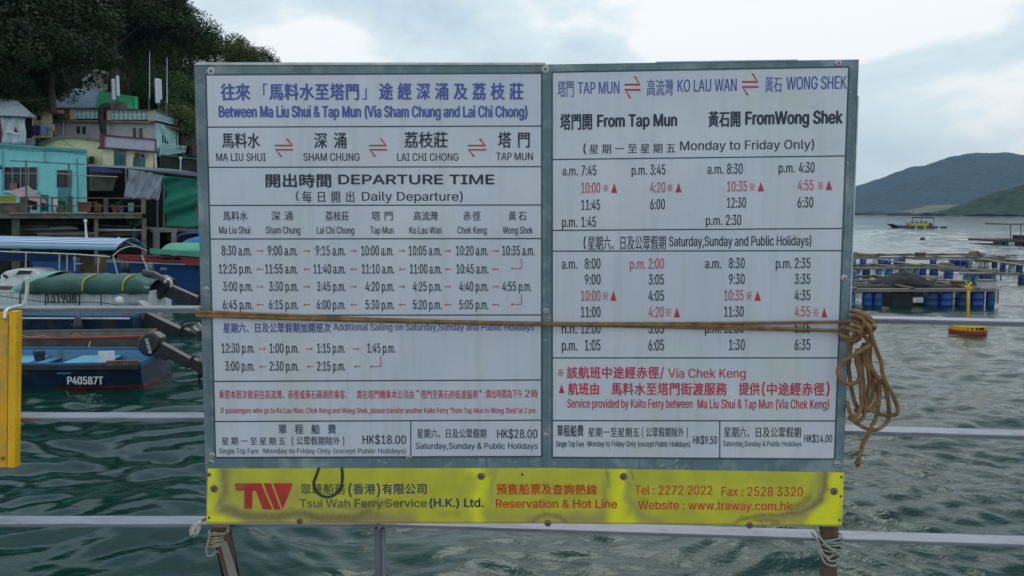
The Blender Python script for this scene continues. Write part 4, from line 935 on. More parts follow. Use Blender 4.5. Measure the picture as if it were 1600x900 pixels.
for k in range(22):
    a = k/21; x1 = 296+a*15; y1 = 831+random.uniform(-2, 5)+4*math.sin(a*3)
    mb.tube([P(313+a*3, 813+a*2, 2.53), P(308+a*3, 817, 2.52+random.uniform(-.01,.01)), P(x1+2, y1-7, 2.52+random.uniform(-.012,.012)), P(x1, y1, 2.52+random.uniform(-.015,.015))], 0.0014, 5)
fr = thing('frayed_rope_end', 'white frayed rope end sticking out beside the lower left corner of the yellow strip', 'rope', P(310, 830, 2.53))
mb.build('fibres', M_fray, fr)
MB().tube([P(326,808,2.54), P(319,812,2.535), P(313,815,2.53)], 0.004, 8).build('binding', M_rustscrew, fr, smooth=True)
# ------------------------------------------------------------------ water: one sheet from the pier to the horizon
def make_water():
    rg = np.random.RandomState(11)
    rads = [0.5, 2.0, 4.0, 6.0]; r = 6.0
    while r < 420: r *= 1.0054; rads.append(r)
    while r < 15000: r *= 1.16; rads.append(r)
    rads = np.array(rads)
    d_ = math.radians(0.16)
    angs = list(np.arange(-math.radians(36), math.radians(36), d_))
    a = angs[-1]
    while a < 2*math.pi - math.radians(36) - math.radians(5): a += math.radians(4.5); angs.append(a)
    angs = np.array(angs)
    R_, A_ = np.meshgrid(rads, angs, indexing='ij')
    X = R_*np.sin(A_); Y = R_*np.cos(A_)
    Z = np.zeros(X.shape)
    cell = R_*0.0054
    chop = 1/(1+np.exp(-(X+0.5+0.04*Y)/1.8))        # open water on the right is choppier than the sheltered side
    wx = X + 0.35*np.sin(Y*0.9+1) + 0.25*np.sin(Y*0.37+X*.5); wy = Y + 0.35*np.sin(X*0.8+2) + 0.2*np.sin(X*1.9+Y*.6)
    for k in range(70):
        lam = 0.22*(1.045**k)*rg.uniform(.9, 1.1); lam = min(lam, 5.5)
        th = rg.normal(1.25, 0.62)
        kk = 2*math.pi/lam; ph = rg.rand()*6.28
        slope = 0.025 if lam < 1.3 else 0.016
        if lam < 0.55: sl = slope*(0.35+2.3*chop)
        elif lam < 1.4: sl = slope*(1.5-0.5*chop)
        else: sl = slope*1.1
        att = np.clip((lam/cell-2.2)/2.5, 0, 1)
        q = (wx*math.cos(th)+wy*math.sin(th))*kk+ph
        Z += sl*att*lam/(2*math.pi)*(np.sin(q)+0.18*np.sin(2*q+.5))
    Z *= np.clip((R_-3)/3, 0, 1)
    Z[R_ > 800] = 0
    nr, na = X.shape
    vs = np.stack([X, Y, Z], -1).reshape(-1, 3)
    i = np.arange(nr-1)[:, None]; j = np.arange(na)[None, :]; j2 = (j+1) % na
    quads = np.stack([i*na+j, i*na+j2, (i+1)*na+j2, (i+1)*na+j], -1).reshape(-1, 4)[:, ::-1]
    nv = len(vs); vs = np.vstack([vs, [[0, 0, 0]]])
    tris = np.stack([np.full(na, nv), np.arange(na), (np.arange(na)+1) % na], -1)[:, ::-1]
    me = bpy.data.meshes.new('water')
    me.vertices.add(len(vs)); me.vertices.foreach_set('co', vs.astype(np.float32).ravel())
    me.loops.add(quads.size + tris.size); me.loops.foreach_set('vertex_index', np.concatenate([quads.ravel(), tris.ravel()]).astype(np.int32))
    me.polygons.add(len(quads)+len(tris))
    me.polygons.foreach_set('loop_start', np.concatenate([np.arange(len(quads))*4, len(quads)*4+np.arange(len(tris))*3]).astype(np.int32))
    me.polygons.foreach_set('use_smooth', [True]*(len(quads)+len(tris)))
    me.update(calc_edges=True); me.validate()
    m = bpy.data.materials.new('sea_water'); m.use_nodes = True; t = m.node_tree; b = t.nodes['Principled BSDF']
    b.inputs['IOR'].default_value = 1.28; b.inputs['Roughness'].default_value = 0.03; b.inputs['Specular Tint'].default_value = (0.74, 1.0, 0.97, 1)
    tc = t.nodes.new('ShaderNodeTexCoord')
    n = t.nodes.new('ShaderNodeTexNoise'); n.inputs['Scale'].default_value = 0.12; n.inputs['Detail'].default_value = 3
    t.links.new(tc.outputs['Object'], n.inputs['Vector'])
    r = t.nodes.new('ShaderNodeValToRGB'); r.color_ramp.elements[0].color = (0.003, 0.021, 0.016, 1); r.color_ramp.elements[1].color = (0.004, 0.036, 0.029, 1)
    t.links.new(n.outputs['Fac'], r.inputs[0]); t.links.new(r.outputs[0], b.inputs['Base Color'])
    mp = t.nodes.new('ShaderNodeMapping'); mp.inputs['Scale'].default_value = (0.55, 1.0, 1.0); mp.inputs['Rotation'].default_value = (0, 0, 0.25)
    t.links.new(tc.outputs['Object'], mp.inputs[0])
    n1 = t.nodes.new('ShaderNodeTexNoise'); n1.inputs['Scale'].default_value = 5.0; n1.inputs['Detail'].default_value = 5; n1.inputs['Roughness'].default_value = 0.6
    n2 = t.nodes.new('ShaderNodeTexNoise'); n2.inputs['Scale'].default_value = 0.9; n2.inputs['Detail'].default_value = 4
    for q in (n1, n2): t.links.new(mp.outputs[0], q.inputs['Vector'])
    b1 = t.nodes.new('ShaderNodeBump'); b1.inputs['Strength'].default_value = 0.5; b1.inputs['Distance'].default_value = 0.05
    b2 = t.nodes.new('ShaderNodeBump'); b2.inputs['Strength'].default_value = 0.08; b2.inputs['Distance'].default_value = 0.10
    t.links.new(n2.outputs['Fac'], b2.inputs['Height']); t.links.new(n1.outputs['Fac'], b1.inputs['Height'])
    # the sheltered side by the boats lies smoother than the open water
    sx = t.nodes.new('ShaderNodeSeparateXYZ'); t.links.new(tc.outputs['Object'], sx.inputs[0])
    ms = t.nodes.new('ShaderNodeMapRange'); ms.inputs['From Min'].default_value = -4.5; ms.inputs['From Max'].default_value = 2.5; ms.inputs['To Min'].default_value = 0.15; ms.inputs['To Max'].default_value = 0.7
    t.links.new(sx.outputs[0], ms.inputs['Value']); t.links.new(ms.outputs[0], b1.inputs['Strength'])
    t.links.new(b2.outputs[0], b1.inputs['Normal']); t.links.new(b1.outputs[0], b.inputs['Normal'])
    return tag(link_mesh('water', me, m), kind='structure')
make_water()

# ------------------------------------------------------------------ far hills
def ridge_z(prof, Y):
    xs = [P(x, y, Y).x for x, y in prof]; zs = [P(x, y, Y).z for x, y in prof]
    return lambda x: float(np.interp(x, xs, zs))
def hill(name, prof, Ysh, Yr, nx, ny, m, amp, nsc, seed):
    f = ridge_z(prof, Yr); x0 = P(prof[0][0], 300, Yr).x; x1 = P(prof[-1][0], 300, Yr).x
    rows = []
    for j in range(ny+1):
        v = j/ny; row = []
        Yc = Ysh + (Yr*1.35-Ysh)*v
        vr = (Yc-Ysh)/(Yr-Ysh)
        for i in range(nx+1):
            x = x0 + (x1-x0)*i/nx
            rz = f(x)
            prof_ = (vr**0.85 if vr < 1 else max(-.02, 1-(vr-1)*3.0))
            nz = noise.fractal(Vector((x*nsc, Yc*nsc, seed)), 1.0, 2.1, 6)
            z = rz*prof_ + nz*amp*(0.25+min(1, vr)*0.35 if vr < 1.0 else .6)*(0 if j == 0 else 1)
            fine = noise.fractal(Vector((x*nsc*7, Yc*nsc*7, seed+9)), 0.9, 2.1, 5)*amp*0.18
            row.append((x, Yc + nz*amp*0.6*(v < 0.3), z + fine if j else -2.0))
        rows.append(row)
    return tag(MB().grid(rows).build(name, m, smooth=True), kind='structure')
M_hill1 = mat('haze_tinted_wooded_slope', (0.013, 0.038, 0.052), 0.95, 0.95, 0.06, 1.0, 0.12, detail=9, spec=0.1)  # blue of the distant haze is mixed into this base colour
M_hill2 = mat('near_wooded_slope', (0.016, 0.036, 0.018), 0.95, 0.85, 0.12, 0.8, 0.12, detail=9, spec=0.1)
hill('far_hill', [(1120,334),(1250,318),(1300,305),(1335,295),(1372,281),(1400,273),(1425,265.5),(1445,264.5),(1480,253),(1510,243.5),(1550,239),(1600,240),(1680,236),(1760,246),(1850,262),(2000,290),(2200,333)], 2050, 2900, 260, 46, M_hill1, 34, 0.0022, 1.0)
hill('near_hill', [(1425,334),(1462,328),(1500,316),(1530,303),(1560,294),(1590,288),(1620,283),(1700,264),(1780,254),(1900,270),(2050,334)], 760, 1080, 220, 40, M_hill2, 16, 0.006, 4.0)
M_sand = mat('pale_shore_field', (0.085, 0.105, 0.06), 0.95, 0.35, 0.05)
hill('shore_field', [(1405,331),(1425,327),(1450,320),(1475,317.5),(1500,322),(1530,331)], 1500, 1700, 50, 12, M_sand, 5, 0.01, 7.0)
M_whitehouse = mat('white_far_wall', (0.62, 0.62, 0.58), 0.8, 0.1)
M_roofd = mat('grey_far_roof', (0.22, 0.20, 0.19), 0.8, 0.1)
for k, (x0, x1, y0, y1) in enumerate([(1417,1422,331.2,334.2),(1424,1429,331.8,334.4),(1432,1441,330.8,334.2),(1360,1363,332.4,334.4),(1371,1374,332.2,334.4)]):
    hs = thing('shore_house', ['small white house standing leftmost in the shore hamlet under the far hill','small white house second from the left in the shore hamlet','widest white house of the shore hamlet, nearest the right','tiny white hut alone on the far shore, left of the anchored fishing boat mast','tiny white hut on the far shore just left of the anchored fishing boat'][k], 'house', P((x0+x1)/2, 334.5, 1480), group='far shore houses')
    rect(x0, x1, y0, y1+.6, 1480, 8).build('wall', M_whitehouse, hs)
    slab([(x0-.4,y0,1479),(x1+.4,y0,1479),((x0+x1)/2,y0-1.1,1479)], 10).build('roof', M_roofd, hs)

# ------------------------------------------------------------------ fish rafts on the right
M_wood = mat('grey_wet_planks', (0.115, 0.10, 0.085), 0.85, 0.4, 6, 0.4, 30, stretch=(0.2, 1, 1))
M_wood2 = mat('bleached_planks', (0.22, 0.20, 0.17), 0.85, 0.3, 6, 0.4, 30, stretch=(0.2, 1, 1))
BAR = {'b': mat('blue_plastic_drum', (0.012, 0.065, 0.33), 0.4, 0.25, 3, dirt=(0.05, 0.07, 0.10), dirt_amt=0.3), 'l': mat('light_blue_plastic_drum', (0.05, 0.21, 0.40), 0.4, 0.25, 3, dirt=(0.12, 0.17, 0.19), dirt_amt=0.35),
       'k': mat('black_float_block', (0.012, 0.013, 0.016), 0.6, 0.3, 3), 'n': mat('navy_plastic_drum', (0.012, 0.05, 0.14), 0.5, 0.3, 3), 'g': mat('pale_green_drum', (0.22, 0.40, 0.36), 0.5, 0.25, 3), 'w': mat('white_foam_float', (0.50, 0.55, 0.56), 0.7, 0.15, 3)}
def drum_mesh(c, kind, r, L_):
    mb = MB()
    prof = [(r*.9, -L_/2), (r, -L_/2+.03), (r, -L_*.2), (r*1.04, -L_*.17), (r*1.04, -L_*.13), (r, -L_*.1), (r, L_*.1), (r*1.04, L_*.13), (r*1.04, L_*.17), (r, L_*.2), (r, L_/2-.03), (r*.9, L_/2)]
    mb.lathe(c, prof, 14, 'Z' if kind != 'k' else 'X'); return mb
def raft(label, Y, dk, x0, x1, ydeck, drums, posts=(), planks=3, depth=4.0, yslope=0.0, group='fish farm rafts'):
    """dk: deck thickness in m; drums: (x0px, x1px, type)"""
    zd = P(800, ydeck, Y).z
    c = P((x0+x1)/2, ydeck, Y)
    t_ = thing('fish_raft', label, 'raft', (c.x, Y, 0), group=group)
    a, b_ = P(x0, ydeck, Y).x, P(x1, ydeck, Y).x
    for k in range(planks):
        yy = Y + depth*k/max(1, planks-1); j = random.uniform(-.25, .25)
        dz = random.uniform(-.02, .02)
        MB().bar((a+j, yy, zd+dz), (b_+j, yy+yslope, zd+dz+random.uniform(-.03, .03)), 0.22, dk).build('long_beam', M_wood if k % 2 else M_wood2, t_)
    nb = int((b_-a)/2.0)
    for k in range(nb):
        x = a + (b_-a)*(k+.5)/nb + random.uniform(-.2, .2)
        MB().bar((x, Y-.15, zd+dk*.8), (x+random.uniform(-.2, .2), Y+depth+.15, zd+dk*.8), 0.16, 0.05).build('cross_plank', random.choice([M_wood, M_wood2]), t_)
    for (p0, p1, kd) in drums:
        xa, xb = P(p0, 400, Y).x, P(p1, 400, Y).x
        r_ = (xb-xa)/2*0.97; top = zd-dk*.5
        if kd == 'k':
            MB().box(xa, xb, Y+.05, Y+.9, -.25, top).build('float_block', BAR['k'], t_, bevel=.04)
        else:
            drum_mesh(((xa+xb)/2, Y+r_+.02, (top-.2)/2), kd, r_, top+.25).build('drum', BAR[kd], t_, smooth=True)
    for (p0, yt) in posts:
        q = P(p0, yt, Y)
        MB().tube([(q.x, Y+.1, 0.1), (q.x, Y+.1, q.z)], 0.035, 6).build('mooring_post', M_wood2, t_)
    return t_
raft('nearest fish raft, a long plank deck over large dark blue drums behind the yellow buoy', 32.6, .12, 1290, 1563, 453.5,
     [(1300,1317,'l'),(1320,1343,'l'),(1353,1369,'b'),(1369,1385,'b'),(1397,1431,'k'),(1452,1474,'n'),(1474,1497,'b'),(1502,1524,'n'),(1524,1547,'b'),(1548,1561,'n')], [(1562,452),(1557,456)], 3, 2.8)
raft('fish raft half hidden behind the black net heap', 40.5, .10, 1290, 1500, 437.5, [(1325,1340,'g'),(1342,1356,'n'),(1358,1372,'n'),(1455,1468,'b'),(1468,1479,'l'),(1485,1500,'b')], [], 2, 2.2)
raft('fish raft with a row of light blue drums right of the net heap', 43.6, .10, 1507, 1600, 427.5, [(1510,1523,'l'),(1524,1536,'l'),(1536,1548,'b'),(1549,1561,'l'),(1597,1609,'n')], [(1566,428)], 2, 2.5)
raft('middle fish raft with scattered pale blue and green drums', 47.5, .12, 1290, 1512, 419.5, [(1318,1334,'l'),(1335,1347,'l'),(1351,1363,'n'),(1371,1381,'l'),(1386,1399,'l'),(1408,1417,'l'),(1418,1428,'g'),(1429,1438,'l'),(1440,1451,'b'),(1457,1470,'b'),(1480,1494,'b')], [(1477,416)], 2, 3.0)
raft('long far fish raft of bleached planks with blue drums nearest the open water', 56.5, .14, 1290, 1600, 403.5, [(1330,1340,'l'),(1346,1356,'b'),(1366,1374,'w'),(1375,1385,'b'),(1385,1395,'b'),(1399,1408,'b'),(1408,1417,'n'),(1456,1466,'b'),(1486,1495,'l'),(1495,1504,'b'),(1505,1514,'b'),(1514,1522,'g'),(1532,1540,'w'),(1541,1549,'w'),(1553,1562,'n')], [(1527,400)], 2, 4.0, 1.0)
raft('short plank raft in line with the right frame edge', 52.0, .14, 1560, 1640, 411.5, [(1566,1575,'b'),(1580,1590,'w'),(1592,1602,'n'),(1606,1616,'b')], [], 3, 5.0)
M_brown_box = mat('rusty_brown_box', (0.16, 0.08, 0.045), .8, .3, 3)
# net heap
M_net = mat('black_fishing_net', (0.018, 0.019, 0.022), 0.95, 0.6, 6, 1.0, 14)
t_ = P(1412, 452, 38.8)
rows = []
for j in range(15):
    v = j/14
    row = []
    for i in range(41):
        u = i/40; x = P(1362, 450, 34.6).x*(1-u) + P(1466, 450, 34.6).x*u
        hgt = 0.60*math.sin(math.pi*u)**0.75*math.sin(math.pi*min(1, v*1.0))**0.6*(1.15-.5*abs(u-.42))
        row.append((x, 33.6+2.2*v, 0.50+max(0, hgt+0.10*noise.fractal(Vector((x*1.8, v*4, 2)), 1, 2, 4)*(hgt > 0.02)) - (0.25 if (j in (0, 14) or i in (0, 40)) else 0)))
    rows.append(row)
tag(MB().grid(rows).build('net_heap', M_net, smooth=False), 'heap of black fishing net piled on the nearest raft', 'fishing net')
def heap(label, x0, x1, Y_, zb, hh, m):
    rows = []
    for j in range(9):
        v = j/8; row = []
        for i in range(17):
            u = i/16; x = P(x0, 450, Y_).x*(1-u)+P(x1, 450, Y_).x*u
            h_ = hh*math.sin(math.pi*u)**.8*math.sin(math.pi*v)**.7
            row.append((x, Y_+v*1.2, zb+max(0, h_+.3*hh*noise.fractal(Vector((x*3, v*5, x0)), 1, 2, 3)*(h_ > .03))-(.1 if (j in (0, 8) or i in (0, 16)) else 0)))
        rows.append(row)
    return tag(MB().grid(rows).build('net_heap', m), label, 'fishing net', 'smaller net heaps on the rafts')
M_gnet = mat('dark_green_net', (0.02, 0.045, 0.035), .95, .6, 6, 1.0, 14); M_tnet = mat('brown_grey_net', (0.10, 0.085, 0.07), .95, .5, 6, 1.0, 14)
heap('dark green net heap on the nearest raft between the board and the black heap', 1322, 1362, 33.8, .52, .28, M_gnet)
heap('brown grey net bundle on the far raft behind the buoy post', 1518, 1538, 57, .62, .42, M_tnet)
heap('long low brown net roll on the far raft beside the board', 1300, 1375, 57.5, .62, .25, M_tnet)
heap('low net bundle on the raft planks near the middle of the rafts', 1470, 1500, 48, .48, .30, M_tnet)
gw = thing('gangplank', 'long bleached plank walkways laid slanting across the far rafts', 'walkway', P(1500, 420, 52))
for (xa, ya, Ya, xb, yb, Yb) in ((1370,404,56,1450,417,50),(1530,404,56,1640,421,46),(1425,405,57,1530,407,56),(1480,437,40,1512,448,34),(1290,421,47,1345,431,42),(1395,430,44,1470,433,42)):
    MB().bar(P(xa, ya, Ya), P(xb, yb, Yb), .30, .07).build('plank', M_wood2, gw)
for k, (x, y, Yy, m_, lb) in enumerate(((1545,449.5,33.4,BAR['w'],'white box at the right end of the nearest raft'),(1330,433,41,BAR['l'],'light blue box on the raft beside the board'),(1583,405.5,56.8,BAR['w'],'white box on the far raft near the right frame edge'),(1440,401.5,57.2,M_brown_box,'rusty box on the far raft above the black net heap'),(1503,450,33.8,M_brown_box,'low brown box on the nearest raft left of the buoy post'))):
    c = P(x, y, Yy); q = thing('raft_box', lb, 'box', c)
    MB().box(c.x-.28, c.x+.28, Yy, Yy+.4, c.z-.05, c.z+.25).build('body', m_, q, bevel=.02); MB().box(c.x-.31, c.x+.31, Yy-.03, Yy+.43, c.z+.25, c.z+.30).build('lid', M_wood2, q)
# covered work raft at the right edge
M_dkblue = mat('dark_blue_tarp', (0.02, 0.035, 0.09), 0.6, 0.3, 2)
t_ = thing('work_raft', 'far floating platform with thin posts and a flat roof at the right edge', 'raft', (P(1590, 380, 96).x, 96, 0))
rect(1557, 1650, 374.5, 378.0, 96, 6).build('deck', M_wood, t_)
for x, w_, m_ in ((1559, 8, 'n'), (1570, 4.5, 'n'), (1576, 10, 'w'), (1588, 10, 'k'), (1600, 10, 'b'), (1613, 10, 'n'), (1628, 12, 'b')):
    rect(x, x+w_, 378, 384.5, 96.05, 1.0).build('float_block', BAR[m_], t_, bevel=.05)
for x in (1578.5, 1594.5, 1612, 1632): MB().tube([P(x, 375, 96.3), P(x+.8, 350, 96.3)], .05, 6).build('roof_post', M_wood, t_)
rect(1577, 1645, 348.8, 351.6, 96, 5).build('roof', M_roofd, t_)
rect(1598, 1612, 368, 375, 97, 2).build('cargo_box', M_dkblue, t_)

# yellow buoy
M_by = mat('yellow_buoy_paint', (0.72, 0.43, 0.012), 0.45, 0.12, 3, dirt=(0.35, 0.24, 0.06), dirt_amt=0.3); M_br = mat('red_buoy_base', (0.36, 0.035, 0.02), 0.5, 0.2, 3)
bc = WP(1512, 520)
t_ = thing('marker_buoy', 'yellow and red marker buoy with a tall yellow post floating in front of the rafts', 'buoy', (bc.x, bc.y, 0))
R_ = 27.5/1331*bc.y*1.0
MB().lathe((bc.x, bc.y, 0), [(R_*.85, -.25), (R_*.97, -.05), (R_, .03), (R_, .12)], 28).build('red_base', M_br, t_, smooth=False)
MB().lathe((bc.x, bc.y, 0.121), [(R_*.995, 0), (R_*.995, .11), (R_*.93, .15), (R_*.6, .22), (R_*.2, .26)], 28).build('float_body', M_by, t_, smooth=False)
pt = P(1513.5, 444, bc.y)
MB().tube([(bc.x, bc.y, .26), (pt.x, bc.y, pt.z)], [.048, .036], 10).build('mast', M_by, t_, smooth=True)
for s_ in (-1, 1): MB().bar((pt.x-.10*s_, bc.y, pt.z-.10), (pt.x+.10*s_, bc.y, pt.z+.06), .04, .04).build('topmark_arm', M_by, t_)
MB().box(pt.x-.085, pt.x+.085, bc.y-.05, bc.y+.05, pt.z-.16, pt.z-.08).build('lamp_bracket', M_by, t_, bevel=.01)
for x, w_ in ((1499,3),(1504,4),(1510,3),(1515,4),(1520,3)):
    a = P(x, 513.5, bc.y).x; b_ = P(x+w_, 513.5, bc.y).x; yy = bc.y-math.sqrt(max(.01, R_**2-(a-bc.x)**2))
    MB().box(a, b_, yy-.006, yy+.03, .15, .22).build('dark_mark', M_dark, t_)
SKEW[0] = 0.0
# small mooring float far out
c = WP(1441.5, 374.5)
t_ = thing('mooring_float', 'small dark round mooring float alone on the open water', 'buoy', (c.x, c.y, 0))
MB().lathe((c.x, c.y, 0), [(.15, -.25), (.30, -.08), (.33, .08), (.26, .24), (.10, .33)], 14).build('float_ball', mat('dark_float', (.035, .04, .06), .5), t_, smooth=True)
MB().tube([(c.x-.05, c.y, .3), (c.x-.05, c.y, .42)], .05, 6).build('ring', M_steel, t_)

# ------------------------------------------------------------------ hull builder (local frame: stern at x=0, bow at x=-L, near side y<0)
def hull_parts(t_, M, L_, B_, free, draft, M_hull, M_in, M_rim, M_boot=None, sheer=.35, thw=(), flare=.16, rimw=.07, M_thw=None, n=16, blunt=0.0, boot_h=.07, floor=.12):
    st = []
    for i in range(n+1):
        t = i/n
        wdt = B_/2*((1-t**2.6*(1-blunt))**.75)*(0.86+.14*min(1, t*5))
        st.append((-L_*t, max(wdt, .02), free*(1+sheer*t*t*1.6)))
    def sec(i, k):
        x, b_, z = st[i]
        rake = 0
        return {'bot': (b_*(1-flare*2.2), -draft), 'wl': (b_*(1-flare*.9), boot_h), 'wl0': (b_*(1-flare*1.0), -.02), 'top': (b_, z)}[k]
    def strip(keys, side, off=0.0):
        rows = []
        for k in keys:
            rows.append([(st[i][0]+(-.35*(sec(i,k)[1]/max(free,.1))*(i/n)**3), side*(sec(i,k)[0]+off), sec(i,k)[1]) for i in range(n+1)])
        return rows
    hb = MB(M)
    for sd_ in (-1, 1):
        r = strip(['bot', 'wl', 'top'], sd_)
        hb.grid(r if sd_ < 0 else [q[::-1] for q in r])
    l = strip(['bot'], -1)[0]; r = strip(['bot'], 1)[0]
    hb.grid([r, l])
    a = [(0, -sec(0,k)[0], sec(0,k)[1]) for k in ('bot','wl','top')]; b_ = [(0, sec(0,k)[0], sec(0,k)[1]) for k in ('top','wl','bot')]
    hb.add(a+b_, [(0,5,4,1),(1,4,3,2)])
    hb.build('hull', M_hull, t_)
    if M_boot:
        bb = MB(M)
        for sd_ in (-1, 1):
            r = strip(['bot', 'wl'], sd_, .006); bb.grid(r if sd_ < 0 else [q[::-1] for q in r])
        bb.add([(.006, -sec(0,'bot')[0], -draft), (.006, sec(0,'bot')[0], -draft), (.006, sec(0,'wl')[0], boot_h), (.006, -sec(0,'wl')[0], boot_h)], [(0,1,2,3)])
        bb.build('boot_stripe', M_boot, t_)
    ib = MB(M); ins = .05; rows = []
    for i in range(n+1):
        x, b2, z = st[i]; bi = max(b2-ins, .01); bf = max(b2*(1-flare)-ins, .008)
        rows.append([(x+.03*(i == 0)*-1, -bi, z-.005), (x, -bf, floor), (x, bf, floor), (x, bi, z-.005)])
    ib.grid(rows)
    ib.add([rows[0][0], rows[0][1], rows[0][2], rows[0][3]], [(0,1,2,3)])
    ib.build('inner_lining', M_in, t_)
    for sd_ in (-1, 1):
        rb = MB(M)
        for i in range(n):
            p = Vector((st[i][0]-.35*(st[i][2]/max(free,.1))*(i/n)**3, sd_*(st[i][1]-rimw*.25), st[i][2]+.012)); q_ = Vector((st[i+1][0]-.35*(st[i+1][2]/max(free,.1))*((i+1)/n)**3, sd_*(st[i+1][1]-rimw*.25), st[i+1][2]+.012))
            rb.bar(p, q_, rimw, .045)
        rb.build('gunwale', M_rim, t_)
    MB(M).box(-.05, .012, -st[0][1]*1.0, st[0][1]*1.0, free-.05, free+.035).build('transom_cap', M_rim, t_)
    for x in thw:
        i = min(n, int(round(x/L_*n))); b2 = st[i][1]-.05
        MB(M).box(-x-.14, -x+.14, -b2, b2, free*.62, free*.62+.035).build('thwart', M_thw or M_in, t_, bevel=.004)
    return st
def outboard(t_, M, M_cowl, M_leg, size=1.0, tilt=0.0, x=0.12, z=0.55, brand=None, label=None):
    """motor hung on the transom; tilt swings the leg backwards and up"""
    Mt = M @ Matrix.Translation((x, 0, z)) @ Matrix.Rotation(-tilt, 4, 'Y') @ Matrix.Scale(size, 4)
    mb = MB(Mt)
    mb.box(-.10, .09, -.09, .09, -.62, .05)
    mb.box(-.07, .12, -.075, .075, -.90, -.58); mb.box(-.12, .18, -.10, .10, -.62, -.60)
    mb.lathe((-.18, 0, -.88), [(.02, 0), (.055, .08), (.06, .2), (.045, .34), (.03, .38)], 10, 'X')
    mb.prism([(-.02,-.012,-.92),(.08,-.012,-.92),(.06,-.012,-1.08),(0.02,-.012,-1.06)], (0, .024, 0))
    o = mb.build('outboard_motor', M_leg, t_, bevel=.008)
    cb = MB(Mt)
    prof = [(-.24,.06),(-.26,.20),(-.20,.34),(-.02,.40),(.16,.34),(.22,.20),(.20,.04),(.0,.0)]
    ws = [.10,.17,.19,.17,.10]; ys = [-1,-.8,0,.8,1]
    rings = []
    for k, s_ in enumerate((.80, .96, 1.0, .96, .80)):
        rings.append([(px_*s_ , ys[k]*.16, .18+(pz_-.18)*s_) for px_, pz_ in prof])
    for k in range(4):
        n_ = len(prof); cb.add(rings[k]+rings[k+1], [(i, i+n_, (i+1) % n_+n_, (i+1) % n_) for i in range(n_)])
    cb.add(rings[0], [tuple(range(len(prof)))]); cb.add(rings[4], [tuple(range(len(prof)-1, -1, -1))])
    cb.build('cowl', M_cowl, o, smooth=False, bevel=.02)
    pb = MB(Mt)
    for k in range(3):
        a = k*2.094+.4
        pb.add([(.20,.02*math.cos(a+1.57),-.88+.02*math.sin(a+1.57)),(.235,.13*math.cos(a-.35),-.88+.13*math.sin(a-.35)),(.215,.15*math.cos(a+.1),-.88+.15*math.sin(a+.1)),(.20,.12*math.cos(a+.5),-.88+.12*math.sin(a+.5))], [(0,1,2,3)])
    pb.build('propeller', M_steel, o, solid=.008)
    MB(Mt).prism([(-.16,-.015,-.74),(.20,-.015,-.72),(.30,-.015,-.80),(.10,-.015,-1.10),(.02,-.015,-1.12),(-.05,-.015,-.95)], (0, .03, 0)).build('skeg', M_steel, o)
    bk = MB(Mt); bk.box(-.16, -.05, -.11, .11, -.22, .0); bk.build('clamp_bracket', M_leg, o, bevel=.006)
    if brand:
        vs, ts = [], []; pen = 0
        for ch in brand:
            adv, gv, gt = LAT[ch]; k = len(vs); vs.extend((x_+pen, y_) for x_, y_ in gv); ts.extend(tuple(i+k for i in q) for q in gt); pen += adv
        lb = MB(Mt); sc = .29/pen; ca, sa = math.cos(.75), math.sin(.75)
        for j, (dx, dy) in enumerate(((0,0),(.03,0),(-.03,0),(0,.03))):
            lb.add([(-.13+((x_+dx)*ca-(y_+dy)*sa)*sc, -.1665-.0004*j, .05+((x_+dx)*sa+(y_+dy)*ca)*sc) for x_, y_ in vs], ts)
        lb.build('lettering', M_white, o)
    return o
def side_text(s, x0, x1, y0, y1, Y, m, t_, name='lettering', wt=2):
    mb = MB(); vs, ts = [], []; pen = 0
    for ch in s:
        adv, gv, gt = LAT[ch]; k = len(vs); vs.extend((x_+pen, y_) for x_, y_ in gv); ts.extend(tuple(i+k for i in q) for q in gt); pen += adv
    mn = min(v[0] for v in vs); mx_ = max(v[0] for v in vs)
    a = P(x0, y1, Y); b_ = P(x1, y0, Y)
    for j, (dx, dy) in enumerate(((0,0),(.035,0),(-.035,0),(0,.03))[:wt+1]):
        mb.add([(a.x+(x_+dx-mn)/(mx_-mn)*(b_.x-a.x), Y-.002*j, a.z+(y_+dy)/CAPH*(b_.z-a.z)) for x_, y_ in vs], ts)
    return mb.build(name, m, t_)
M_white = mat('white_paint', (0.74, 0.76, 0.76), 0.5, 0.12, 5, dirt=(0.35, 0.36, 0.34), dirt_amt=0.3)
M_navy = mat('dark_navy_hull_paint', (0.009, 0.026, 0.065), 0.45, 0.3, 3, 0.1, 20, dirt=(0.05, 0.06, 0.06), dirt_amt=0.45)
M_sky = mat('sky_blue_boat_paint', (0.045, 0.20, 0.36), 0.5, 0.25, 3, 0.1, 20, dirt=(0.06, 0.11, 0.13), dirt_amt=0.5, dirt_scale=3)
M_mid = mat('mid_blue_boat_paint', (0.022, 0.11, 0.25), 0.5, 0.2, 3, 0.1, 20, dirt=(0.05, 0.09, 0.11), dirt_amt=0.3)
M_redp = mat('red_bottom_paint', (0.20, 0.035, 0.022), 0.6, 0.3, 4)
M_redr = mat('red_rail_paint', (0.30, 0.035, 0.035), 0.5, 0.2, 4)
M_cowlb = mat('black_motor_cowl', (0.028, 0.028, 0.034), 0.35, 0.3, 8, dirt=(0.10, 0.10, 0.10), dirt_amt=0.3, dirt_scale=8)
M_cowlg = mat('grey_motor_cowl', (0.13, 0.14, 0.15), 0.4, 0.25, 8, dirt=(0.25, 0.26, 0.26), dirt_amt=0.3, dirt_scale=8)
M_leg = mat('dark_motor_leg', (0.024, 0.026, 0.030), 0.45, 0.3, 8)
M_drab = mat('grubby_grey_boat_inside', (0.12, 0.12, 0.105), 0.7, 0.35, 3, 0.2, 20)
